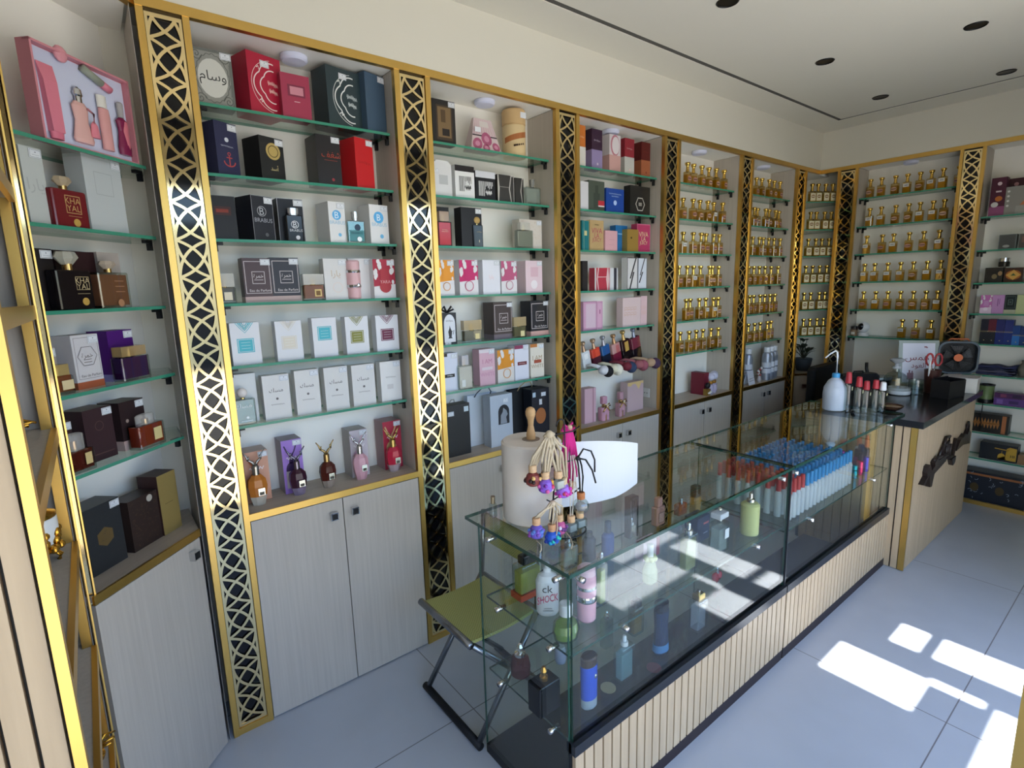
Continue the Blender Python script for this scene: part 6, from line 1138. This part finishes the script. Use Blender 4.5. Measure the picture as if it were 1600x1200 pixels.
hang('corded bottle with violet and magenta dots, right of upper cluster', 1.098, -.972, 1.058, TT, 'bulb', '9a64cc', 'd0b088', tw, .004, 4, ['c03a9a', 'e0d4e8', 'b84a5a'])
hang('corded indigo dotted bottle, leftmost of lower cluster', .988, -.968, .955, TL, 'bulb', '6a58b4', 'c49a74', tw, .0032, 3, ['7a5ab8', '5a78c0', '8a4a9a'])
hang('corded bright blue and turquoise bottle in lower cluster', 1.036, -.985, .926, TL, 'bulb', '2c58b8', 'c09068', tw, .0032, 3, ['2a9ac4', '3ac0b0', '24388a'])
hang('corded pink and white dotted bottle, right of lower cluster', 1.086, -.965, .936, TL, 'bulb', 'b85a8a', 'c4a078', tw, .0032, 3, ['d8d0d8', 'c03a7a', '6a3a7a'])
hang('corded clear cube bottle standing at the stand front, left one', 1.136, -.967, .9269, (1.143, -.962, 1.18), 'cube', 'ccd0d2', 'd0a87e', 'd6cfc4', .0022, 2)
hang('corded clear cube bottle standing at the stand front, right one', 1.181, -.962, .9269, (1.15, -.962, 1.18), 'cube', 'ccd0d2', 'd0a87e', 'd6cfc4', .0022, 2)
globe = hang('corded clear globe bottle with black cord and copper cap', 1.158, -.99, .99, (1.156, -.978, 1.175), 'globe', 'c9c0c4', 'a8683c', '1a1a1c', .0028, 2)
m = MB(); bk = M('1a1a1c', .6)
m.tube([(1.156, -.978, 1.172), (1.175, -.985, 1.2), (1.21, -.985, 1.185), (1.232, -.98, 1.15), (1.234, -.978, 1.108)], .003, bk, 6); m.tube([(1.156, -.978, 1.172), (1.185, -.985, 1.162), (1.215, -.985, 1.12), (1.237, -.98, 1.07)], .003, bk, 6); m.ball((1.155, -.979, 1.172), .008, bk, 8, 6)
m.build('loose_cord', globe, (-1.158, .99, -.99))
t = thing('hanging_perfume', 'bunch of hot pink cords hanging from the back hook', 'hanging perfume', (1.15, -.94, 1.08), 0, 'corded car perfumes on the wire stand'); pk = M('c2287a', .8)
m = MB(); rn = random.Random(2)
for i in range(9):
    s = (i - 4) * .006; m.tube([(s * .4, -.002 * (i % 3), .19), (s * 1.1, -.006, .13), (s * 1.6 + .003, -.004, .06), (s * (1.7 + .5 * (i > 6)), 0, .0 + .012 * (i % 2))], .0034, pk, 6)
for s in (-1, 1): m.tube([(0, 0, .185), (s * .018, -.004, .2), (s * .028, -.002, .18), (s * .01, 0, .176)], .004, pk, 6)
m.build('cord', t); m = MB(); m.ball((.006, -.004, .186), .009, M('c9a88a', .5), 10, 7); m.build('wooden_bead', t)
m = MB(); m.lathe([(.011, -.05), (.013, -.046), (.013, -.03), (.011, -.026)], M('c9a680', .6), 12, (.012, -.004, .03)); m.build('wooden_cap', t)
m = MB(); m.tube([(.98, -.975, .95), (.985, -.99, .94), (.978, -1.0, .93), (.968, -1.005, .927)], .002, M(tw, .85), 6); m.tube([(1.05, -.99, 1.03), (1.045, -1.0, .98), (1.03, -1.005, .93)], .002, M(tw, .85), 6); m.tube([(1.09, -.985, .95), (1.1, -1.0, .93), (1.08, -1.03, .926), (1.055, -1.05, .926)], .002, M(tw, .85), 6)
tag(m.build('twine_ends'), 'loose beige twine ends trailing over the glass top', 'cord')
m = MB(); m.tube([(1.03, -.965, 1.262), (1.04, -.975, 1.278), (1.055, -.975, 1.27), (1.05, -.965, 1.255)], .007, M(tw, .85), 8); m.ball((1.04, -.975, 1.272), .012, M(tw, .85), 10, 7); m.ball((1.05, -.975, 1.05), .009, M('c9b498', .6), 10, 7)
tag(m.build('twine_knot'), 'knot of beige twine tying the upper cluster to the stand', 'cord')
bott('small clear bottle half hidden behind the paper roll', 1.02, -.70, ZG, [('bottle_body', R_(.022, .022, .05, cl, .004)), ('cap', L_([(.008, .05), (.008, .075)], M('9a8a70', .3, .5), 12))], 'sample_bottle', 'sample bottle', None)
# ================================================================== things on the cashier counter and the far end of the showcase
KT = .912
def put(name, label, cat, x, y, z, parts, group=None, rz=0): return bott(label, x, y, z, parts, name, cat, group, rz)
put('wash_bottle', 'translucent squeeze bottle with blue cap and bent spout', 'squeeze bottle', 3.5, -.835, ZG, [
    ('bottle_body', L_([(.05, 0), (.062, .006), (.064, .1), (.06, .14), (.04, .18), (.02, .198), (.018, .2)], M('c9d0de', .3, 0, .8), 26)),
    ('liquid', L_([(.056, .004), (.058, .085)], M('b3bccd', .2, 0, .7), 24)),
    ('blue_cap', L_([(.021, .2), (.022, .204), (.021, .224), (.012, .228)], M('3f8fc4', .35), 20)),
    ('bent_spout', lambda m: m.tube([(0, 0, .226), (0, 0, .33), (-.004, .002, .352), (-.016, .008, .362), (-.045, .024, .345), (-.072, .04, .322)], .0062, M('d8dbe0', .35), 8, .004))])
for i, (x, y, h, c, lb) in enumerate([(3.5, -.905, .24, 'a8343c', 'tall clear glass vial with red cap, nearest the squeeze bottle'), (3.52, -.955, .215, 'a8343c', 'clear glass vial with red cap, second from the squeeze bottle'), (3.55, -.985, .19, 'a8343c', 'clear glass vial with red cap, third from the squeeze bottle'), (3.62, -1.01, .19, 'a8343c', 'clear glass vial with red cap, beside the white capped one'), (3.63, -1.045, .18, 'd4d6da', 'clear glass vial with white cap at the end of the row')]):
    put('glass_vial', lb, 'vial', x, y, ZG if x < 3.69 else KT, [('bottle_body', L_([(.02, 0), (.022, .004), (.022, h * .68), (.015, h * .72)], CLR, 18)), ('red_cap' if i < 4 else 'white_cap', L_([(.016, h * .72), (.018, h * .74), (.014, h * .98), (.01, h)], M(c, .4), 16)), ('paper_tag', lambda m, h=h: m.box(-.006, .008, -.0235, -.0225, h * .55, h * .64, M('c9c49a', .5)))], 'glass vials on the far showcase')
put('brown_bowl', 'small dark brown bowl with scalloped rim near the counter edge', 'bowl', 3.745, -1.06, KT, [('bowl_body', L_([(.025, 0), (.03, .004), (.05, .016), (.066, .034), (.064, .035), (.048, .019), (.01, .01)], M('3a2620', .2), 24)), ('gold_stripe', L_([(.0575, .0245), (.061, .028)], M('b08a5c', .25, .7), 24))])
put('crystal_decanter', 'round clear glass decanter with flat stopper on the counter', 'decanter', 4.45, -.87, KT, [('glass_body', L_([(.06, 0), (.072, .01), (.074, .05), (.07, .1), (.05, .125), (.022, .14), (.02, .16)], CLR, 16)), ('neck_ring', L_([(.026, .16), (.028, .168), (.026, .176)], M('c4c8d0', .1, 0, .8), 18)), ('stopper', L_([(.015, .176), (.012, .195), (.04, .212), (.05, .226), (.03, .234)], M('c9ced6', .05, 0, .6), 12))])
t = thing('acrylic_sign', 'white acrylic counter sign with red Arabic lettering and a printed bottle', 'sign', (4.66, -.95, KT + .001), -PI / 2 + .62)
T3 = Matrix.Rotation(-.16, 4, 'X')
m = MB(); m.box(-.125, .125, 0, .006, .03, .345, M('a9b3b0', .15, 0, .8)); m.box(-.1, .1, -.0012, 0, .04, .325, M('d3d4e4', .35)); m.v = [tuple(T3 @ Vector(q)) for q in m.v]; m.build('sign_panel', t)
m = MB(); f = Face(m, .2, .285, -.0016, .04); f.draw([('t', 'همس', .45, .6, .16, '7a2038'), ('t', 'العود', .5, .42, .16, '7a2038'), ('q', .72, .9, .1, .05, '8a4a5a'), ('q', .12, .6, .08, .02, '8a8a9a')])
f.nxt(); pm = M('8a6a78', .4)
for q in ([(.03, .02), (.07, .02), (.07, .07), (.03, .07)], [(.04, .07), (.05, .07), (.05, .09), (.04, .09)], [(.058, .07), (.066, .07), (.066, .085), (.058, .085)]): f.poly(q, pm)
m.v = [tuple(T3 @ Vector(q)) for q in m.v]; m.build('printed_lettering', t)
boxpart('sign_foot', t, -.1, .1, -.03, .07, 0, .012, M('b9c2c0', .15, 0, .8))
t = thing('table_fan', 'dark square desk fan with orange hub and blue grey housing', 'fan', (4.81, -1.13, 1.02), -PI / 2 + .45)
def frame_ring(m, w, h, r, y0, y1, mat, inset):
    def ring(s):
        L = []
        for cx, cz, a0 in ((w / 2 - r, h / 2 - r, 0), (-w / 2 + r, h / 2 - r, 90), (-w / 2 + r, -h / 2 + r, 180), (w / 2 - r, -h / 2 + r, 270)):
            for i in range(6): a = math.radians(a0 + 18 * i); L.append(((cx + r * math.cos(a)) * s, (cz + r * math.sin(a)) * s + h / 2))
        return L
    o, i_ = ring(1), ring(inset); n = len(o)
    for k in range(n):
        p, q = o[k], o[(k + 1) % n]; u, v = i_[k], i_[(k + 1) % n]
        m.face([(p[0], y0, p[1]), (q[0], y0, q[1]), (v[0], y0, v[1]), (u[0], y0, u[1])], mat); m.face([(p[0], y0, p[1]), (p[0], y1, p[1]), (q[0], y1, q[1]), (q[0], y0, q[1])], mat); m.face([(u[0], y0, u[1]), (v[0], y0, v[1]), (v[0], y1 - .01, v[1]), (u[0], y1 - .01, u[1])], mat)
    m.face([(x, y1, z) for x, z in o], mat); m.face([(x, y1 - .012, z) for x, z in i_], M('141417', .5))
m = MB(); frame_ring(m, .235, .23, .055, 0, .07, M('3c4a58', .4), .9); m.build('fan_housing', t)
m = MB()
for i in range(5):
    a = i * 2 * PI / 5; c, s = math.cos(a), math.sin(a); c2, s2 = math.cos(a + .8), math.sin(a + .8)
    m.add([(.02 * c, .02, .115 + .02 * s), (.085 * c, .012, .115 + .085 * s), (.092 * c2, .03, .115 + .092 * s2), (.022 * c2, .03, .115 + .022 * s2)], [(0, 1, 2, 3), (3, 2, 1, 0)], M('4a4a4c', .35))
m.build('fan_blades', t)
m = MB()
for i in range(36):
    a = i * 2 * PI / 36; m.tube([(.024 * math.cos(a), .004, .115 + .024 * math.sin(a)), (.098 * math.cos(a + .25), .004, .115 + .098 * math.sin(a + .25))], .0009, M('26262a', .4), 4)
for r in (.05, .075, .1): m.tube([(r * math.cos(a), .004, .115 + r * math.sin(a)) for a in [i * PI / 16 for i in range(32)]], .0011, M('26262a', .4), 4, None, True)
m.build('fan_grille', t)
m = MB(); m.lathe([(.02, 0), (.026, .004), (.026, .012)], M('c8602c', .4), 20); m.v = [(x, .006 - z * .8, .115 + y) for x, y, z in m.v]; m.build('fan_hub', t)
m = MB(); m.tube([(-.06, .03, .228), (-.05, .03, .245), (.05, .03, .245), (.06, .03, .228)], .006, M('a85a34', .4), 8); m.build('carry_handle', t)
put('white_carton', 'open white carton under the fan on the counter', 'carton', 4.75, -1.168, KT, [('carton_body', lambda m: m.box(-.08, .08, -.1, .1, 0, .1, M('d2cfc9', .6))), ('crumpled_paper', lambda m: [m.box(-.095, .08, -.105, .08, .1002, .104, M('c9c4c4', .7)), m.tube([(-.09, -.1, .104), (-.05, -.108, .1065), (0, -.1, .104), (.06, -.106, .1065)], .002, M('d6d4d8', .7), 6)])], None, .1)
put('black_box', 'black open topped box in front of the white carton', 'box', 4.45, -1.165, KT, [('box_body', lambda m: [m.box(-.09, .09, -.06, .05, 0, .006, BLACK), m.box(-.09, .09, -.06, -.054, .006, .115, BLACK), m.box(-.09, .09, .044, .05, .006, .125, BLACK), m.box(-.09, -.084, -.054, .044, .006, .12, BLACK), m.box(.084, .09, -.054, .044, .006, .12, BLACK)])], None, -.25)
put('pencil_cup', 'dark brown cup holding red handled scissors and a white pen', 'cup', 4.55, -1.055, KT, [('cup_body', L_([(.04, 0), (.045, .1), (.05, .16), (.046, .16), (.04, .1), (.03, .01)], M('4a2c28', .4), 18))])
t = thing('scissors', 'red handled scissors standing in the dark cup', 'scissors', (4.55, -1.055, KT + .03), -PI / 2 + .6)
for s in (-1, 1):
    m = MB(); m.tube([(s * .026 + .02 * math.cos(a), 0, .2 + .04 * math.sin(a)) for a in [i * PI / 10 for i in range(20)]], .0065, M('a8363c', .4), 8, None, True); m.build('handle_loop', t)
m = MB(); m.tube([(-.012, 0, .16), (.006, 0, .01)], .004, CHROME, 6); m.tube([(.012, .003, .16), (-.006, .003, .01)], .004, CHROME, 6); m.build('blades', t)
m = MB(); m.tube([(.0, .0, 0), (-.045, -.01, .19)], .0065, M('dcdcdf', .3), 8); tag(m.build('white_pen', None, (4.53, -1.04, KT + .04)), 'white pen leaning out of the dark cup', 'pen')
put('glass_jar', 'small empty glass jar beside the white dish on the counter', 'jar', 4.42, -1.0, KT, [('jar_body', L_([(.04, 0), (.045, .004), (.045, .1), (.043, .1), (.042, .006)], CLR, 20))])
put('white_dish', 'shallow white dish in front of the sign', 'dish', 4.33, -.93, KT, [('dish_body', L_([(.05, 0), (.065, .006), (.068, .03), (.064, .03), (.06, .01)], M('cfd2d6', .3), 22)), ('rim_glass', L_([(.066, .03), (.066, .05), (.064, .05)], M('c9d0d2', .06, 0, .4), 22))])
put('black_tray', 'black round tray with an upright handle behind the vials', 'tray', 4.6, -.72, KT, [('tray_body', L_([(.06, 0), (.08, .012), (.085, .05), (.08, .05), (.072, .014)], BLACK, 26)), ('steel_rim', L_([(.082, .05), (.087, .056), (.087, .07), (.082, .072)], M('9aa2b0', .25, .5), 26)), ('handle', lambda m: m.tube([(-.06, .05, .06), (-.05, .07, .13), (-.04, .075, .17)], .011, BLACK, 8))])
m = MB(); m.tube([(0, 0, .008), (.06, -.02, .007), (.15, -.07, .006)], .008, BLACK, 8, .005); tag(m.build('black_pen', None, (4.3, -.88, KT + .0003)), 'black pen lying on the stone counter top', 'pen')
# office chair behind the counter
t = thing('office_chair', 'black padded office chair behind the counter by the inner corner', 'chair', (4.77, -.452, 0), 0); kb = M('101013', .55)
m = MB(); m.rbox(.5, .07, .46, .03, kb, .55, .15, 0, 3, .03); m.build('backrest', t)
m = MB(); m.rbox(.46, .3, .09, .08, kb, .44, -.155, 0, 3, .02); m.build('seat', t)
m = MB(); m.tube([(0, .04, .06), (0, .04, .44)], .025, M('2a2a2c', .3), 12); m.build('gas_lift', t)
m = MB()
for i in range(5):
    a = i * 2 * PI / 5; m.tube([(0, .04, .07), (.2 * math.cos(a), .04 + .2 * math.sin(a), .05)], .018, kb, 8, .012); m.ball((.19 * math.cos(a), .04 + .19 * math.sin(a), .022), .022, kb, 10, 7)
m.build('star_base', t); m = MB(); m.tube([(0, .1, .5), (0, .19, .6)], .02, kb, 8); m.build('back_support', t)
put('black_case', 'low black padded case standing behind the vials', 'case', 4.25, -.70, KT, [('case_body', R_(.3, .09, .13, M('121216', .5), .03, 0, .02)), ('top_handle', lambda m: m.tube([(-.04, 0, .128), (-.035, 0, .145), (.035, 0, .145), (.04, 0, .128)], .006, BLACK, 8))], None, -.5)
# plant in the inner corner
t = thing('potted_plant', 'dark leafy plant standing on the inner corner board', 'plant', (5.12, .05, ZS + .0005))
m = MB(); m.lathe([(.05, 0), (.065, .05), (.075, .11), (.07, .115)], M('3a3d40', .5), 18); m.build('pot', t)
m = MB(); rn = random.Random(8); lm = M('22301f', .45)
for i in range(26):
    a = rn.random() * 2 * PI; el = .3 + .9 * rn.random(); r = .05 + .09 * rn.random(); c = Vector((r * math.cos(a) * .9 - .03, r * math.sin(a) * .9 - .02, .13 + r * el * 1.4)); q = .05 + .03 * rn.random()
    d = Vector((math.cos(a), math.sin(a), .5)).normalized(); n = d.cross(Vector((0, 0, 1))).normalized()
    P = [c - d * q * .5, c + n * q * .32, c + d * q * .7 + Vector((0, 0, -.01)), c - n * q * .32]
    m.add(P, [(0, 1, 2), (0, 2, 3), (2, 1, 0), (3, 2, 0)], lm); m.tube([(0, 0, .1), tuple(c * .6 + Vector((0, 0, .05))), tuple(c)], .0022, M('3a3a28', .6), 5)
m.build('foliage', t)
# far wall, lowest glass shelf: camera and jar
put('security_camera', 'white round security camera with black lens on the far wall shelf', 'camera', LX + .1, -.395, 1.2223, [('camera_base', L_([(.036, 0), (.04, .006), (.036, .03)], M('d8d8dc', .35), 22)), ('camera_head', lambda m: m.ball((0, 0, .075), .046, M('dedee2', .3), 20, 12, (.85, .95, 1))), ('lens', lambda m: m.ball((-.024, .01, .08), .03, M('0e0e14', .1), 16, 10, (.7, .85, 1)))])
put('spice_jar', 'small glass jar with dark lid beside the security camera', 'jar', LX + .1, -.325, 1.2223, [('jar_body', L_([(.024, 0), (.026, .05), (.022, .056)], M('8a7058', .1, 0, .8), 18)), ('dark_lid', L_([(.025, .056), (.025, .082)], M('241e1e', .4), 18)), ('jar_label', lambda m: m.box(-.028, -.0265, -.014, .014, .012, .034, M('c9c4b8', .5)))])
# lower fittings of the bays with oil bottles
it_ = lambda *a, **k: put(*a, **k)
put('red_box', 'upright dark red box behind the ball capped bottles', 'box', 3.535, .1, ZS, [('box_body', lambda m: m.box(-.03, .03, -.05, .06, 0, .165, M('6e1f2e', .45)))])
for i, (x, y) in enumerate(((3.59, .05), (3.65, .06), (3.7, .09))):
    put('ball_cap_bottle', ['lavender ball capped bottle with gold ribbon, left of three', 'lavender ball capped bottle with gold ribbon, middle of three', 'lavender ball capped bottle with gold ribbon, right of three'][i], 'perfume bottle', x, y, ZS, [('bottle_body', L_([(.018, 0), (.026, .02), (.024, .06), (.012, .075)], M('b3aac4', .15, 0, .8), 18)), ('gold_ribbon', L_([(.013, .072), (.02, .082), (.013, .094)], M('b8843a', .25, .6), 14)), ('ball_cap', lambda m: m.ball((0, 0, .128), .03, M('c9c6d8', .3), 16, 10))], 'ball capped bottles on the fourth bay board')
put('small_gift', 'small black and gold gift topped with white pearls', 'gift', 3.52, .0 + .03, ZS, [('gift_body', lambda m: m.box(-.022, .022, -.012, .02, 0, .05, M('9a7a3c', .3, .5))), ('black_bow', lambda m: m.ball((0, -.002, .075), .025, M('1a181c', .5), 10, 7, (1, .7, .9))), ('pearls', lambda m: [m.ball((-.01 + .012 * i, -.02, .02 + .004 * i), .009, M('d8d4cc', .3), 8, 6) for i in range(3)])])
ab = 'aluminium bottles on the fifth bay board'
for i, (x, y) in enumerate(((4.235, .11), (4.43, .05), (4.51, .06), (4.585, .07))):
    put('aluminium_bottle', 'white labelled aluminium bottle, ' + ['standing apart behind the folded card', 'left of the front three', 'middle of the front three', 'right of the front three'][i], 'bottle', x, y, ZS, [('bottle_body', L_([(.035, 0), (.037, .006), (.037, .05), (.037, .2), (.03, .225), (.018, .235)], M('a9afc0', .3, .6), 22)), ('white_label', L_([(.0375, .06), (.0375, .15)], M('d6d8e2', .5), 22)), ('print_band', L_([(.0379, .1), (.0379, .106)], M('4a4a5a', .5), 22)), ('screw_cap', L_([(.025, .235), (.026, .238), (.026, .275), (.02, .278)], M('dcdde4', .4), 20))], ab)
put('folded_card', 'small white folded card with dark writing on the board', 'card', 4.14, .035, ZS, [('card_body', lambda m: m.add([(-.05, -.02, 0), (.05, -.02, 0), (.05, .005, .11), (-.05, .005, .11), (-.05, .03, 0), (.05, .03, 0), (-.05, -.0208, .06)], [(0, 1, 2, 3), (3, 2, 5, 4)], M('d3d4dc', .6))), ('written_line', lambda m: [m.tube([(-.04, -.0185, .03 + .02 * i), (.03, -.0185, .034 + .02 * i)], .0015, M('4a4a58', .6), 4) for i in range(2)])])
put('ornament_bottle', 'tiny decorated bottle with red and white flowers beside the card', 'ornament', 4.3, .04, ZS, [('bottle_body', L_([(.014, 0), (.018, .02), (.01, .05)], M('b9aeb0', .3), 14)), ('flowers', lambda m: [m.ball((.012 * math.cos(i), .012 * math.sin(i), .055 + .012 * i), .011, M(('9a4a4a', 'd6d0d0')[i % 2], .5), 8, 6) for i in range(6)])])
m = MB(); m.box(2.886, 2.8915, .07, .16, .96, 1.02, M('cfcdc8', .4)); m.box(2.8848, 2.886, .085, .09, .985, .992, BLACK); m.box(2.8848, 2.886, .105, .11, .985, .992, BLACK); m.box(2.8848, 2.886, .13, .135, .985, .992, BLACK)
tag(m.build('wall_socket'), 'white electric socket on the side board behind the pearl pink box', 'socket')
# ------------------------------------------------------------------ folding stool behind the near showcase
t = thing('folding_chair', 'folding chair with woven yellow green seat and grey tube legs', 'chair', (0, .048, 0)); tubem = M('7d8086', .25, .9); rub = M('131316', .6)
def weave():
    m, n, l, bs = nodes('yellow_green_weave')
    tc = n.new('ShaderNodeTexCoord'); ck = n.new('ShaderNodeTexChecker'); ck.inputs['Scale'].default_value = 170
    ck.inputs[1].default_value = lin('a9a868'); ck.inputs[2].default_value = lin('8d8e52'); l.new(tc.outputs['Object'], ck.inputs[0]); l.new(ck.outputs[0], bs.inputs['Base Color']); bs.inputs['Roughness'].default_value = .6
    return m
WV = weave()
m = MB(); n = 12
for i in range(n):
    f0, f1 = i / n, (i + 1) / n; z = lambda f: .45 - .012 * math.sin(PI * f) + .004
    m.add([(.925 + .32 * f0, -.70, z(f0)), (.925 + .32 * f1, -.70, z(f1)), (.925 + .32 * f1, -.36, z(f1)), (.925 + .32 * f0, -.36, z(f0))], [(0, 1, 2, 3)], WV, True)
    m.add([(.925 + .32 * f0, -.70, z(f0) - .012), (.925 + .32 * f1, -.70, z(f1) - .012), (.925 + .32 * f1, -.36, z(f1) - .012), (.925 + .32 * f0, -.36, z(f0) - .012)], [(3, 2, 1, 0)], WV, True)
    for y in (-.70, -.36): m.face([(.925 + .32 * f0, y, z(f0)), (.925 + .32 * f1, y, z(f1)), (.925 + .32 * f1, y, z(f1) - .012), (.925 + .32 * f0, y, z(f0) - .012)], WV)
m.build('woven_seat', t)
for x in (.925, 1.245):
    m = MB(); m.tube([(x, -.715, .446), (x, -.345, .446)], .014, tubem, 12); m.build('seat_rail', t)
m = MB(); m.tube([(.945, -.72, .018), (.945, -.30, .018)], .015, rub, 12); m.build('floor_bar', t)
m = MB(); m.tube([(1.33, -.72, .018), (1.33, -.30, .018)], .015, rub, 12); m.build('floor_bar', t)
for y in (-.325, -.705):
    m = MB(); m.tube([(.95, y, .03), (1.245, y, .446)], .012, tubem, 10); m.build('leg', t)
    m = MB(); m.tube([(1.33, y + (.018 if y < -.5 else -.018), .03), (.925, y + (.018 if y < -.5 else -.018), .446)], .012, tubem, 10); m.build('leg', t)
    m = MB(); m.tube([(1.245, y, .446), (1.27, y, .74)], .012, tubem, 10); m.build('back_post', t)
m = MB()
for i in range(8):
    z0, z1 = .6 + .016 * i, .6 + .016 * (i + 1); x = lambda z: 1.262 + (z - .446) * .02 + .0
    m.add([(x(z0), -.70, z0), (x(z0), -.33, z0), (x(z1), -.33, z1), (x(z1), -.70, z1), (x(z0) + .012, -.70, z0), (x(z0) + .012, -.33, z0), (x(z1) + .012, -.33, z1), (x(z1) + .012, -.70, z1)], [(0, 1, 2, 3), (7, 6, 5, 4), (0, 3, 7, 4), (1, 5, 6, 2)], WV)
m.build('backrest', t)
# ------------------------------------------------------------------ ornaments on the left display unit
def lu(name, label, cat, x, y, z, parts): return put(name, label, cat, x, y, z, parts)
gd = M('c9983c', .22, .95)
def relief(m):
    for i in range(18):
        a = i * 2 * PI / 18
        for k in range(3): m.ball((.04 * math.cos(a) * (1 + .08 * k), .04 * math.sin(a) * (1 + .08 * k), .03 + .02 * k * (i % 2) + .008), .011, gd, 6, 5)
    for i in range(3): a = i * 2 * PI / 3; m.tube([(.03 * math.cos(a), .03 * math.sin(a), .03), (.045 * math.cos(a), .045 * math.sin(a), .012), (.04 * math.cos(a), .04 * math.sin(a), 0.0)], .006, gd, 6)
lu('incense_pot', 'white and gold footed incense pot with pierced lid', 'incense pot', -.175, -.43, 1.065, [('white_bowl', L_([(.02, .03), (.042, .05), (.05, .085), (.05, .115), (.046, .12)], M('dcdcda', .25), 24)), ('gold_foot', relief), ('pierced_lid', L_([(.05, .118), (.05, .126), (.03, .136), (.01, .138)], gd, 20)), ('lid_handle', lambda m: [m.tube([(s * .022, 0, .134), (s * .012, 0, .17), (0, 0, .2)], .0035, gd, 6) for s in (-1, 1)] + [m.ball((0, 0, .205), .007, gd, 8, 6)])])
lu('globe_vase', 'blue globe ornament on a gold foot, cut by the left edge', 'ornament', -.19, -.66, 1.695, [('gold_foot', L_([(.04, 0), (.045, .006), (.02, .03), (.012, .05)], gd, 18)), ('globe', lambda m: m.ball((0, 0, .11), .062, M('2f6f9a', .3), 20, 12)), ('finial', L_([(.03, .168), (.034, .172), (.008, .19), (.004, .21)], gd, 14))])
def gflow(m):
    rn = random.Random(6)
    for i in range(22): a = rn.random() * 2 * PI; r = .05 * rn.random(); m.tube([(0, 0, .01), (r * math.cos(a), r * math.sin(a), .03 + .02 * rn.random()), (r * 1.7 * math.cos(a), r * 1.7 * math.sin(a), .02 + .03 * rn.random())], .006, gd, 5, .003)
lu('gold_flower', 'tangled gold flower ornament at the left edge', 'ornament', -.19, -.44, 1.38, [('gold_petals', gflow)])
lu('gold_ornament', 'small gold ornament on the lowest visible unit shelf', 'ornament', -.15, -.40, .458, [('gold_petals', gflow), ('gold_base', L_([(.03, 0), (.032, .01), (.02, .014)], gd, 14))])
lu('bronze_ornament', 'small bronze figure on the fifth unit shelf', 'ornament', -.2, -.42, .752, [('bronze_body', L_([(.02, 0), (.024, .02), (.014, .05), (.02, .08), (.008, .1)], M('6a4a34', .35, .5), 14))])
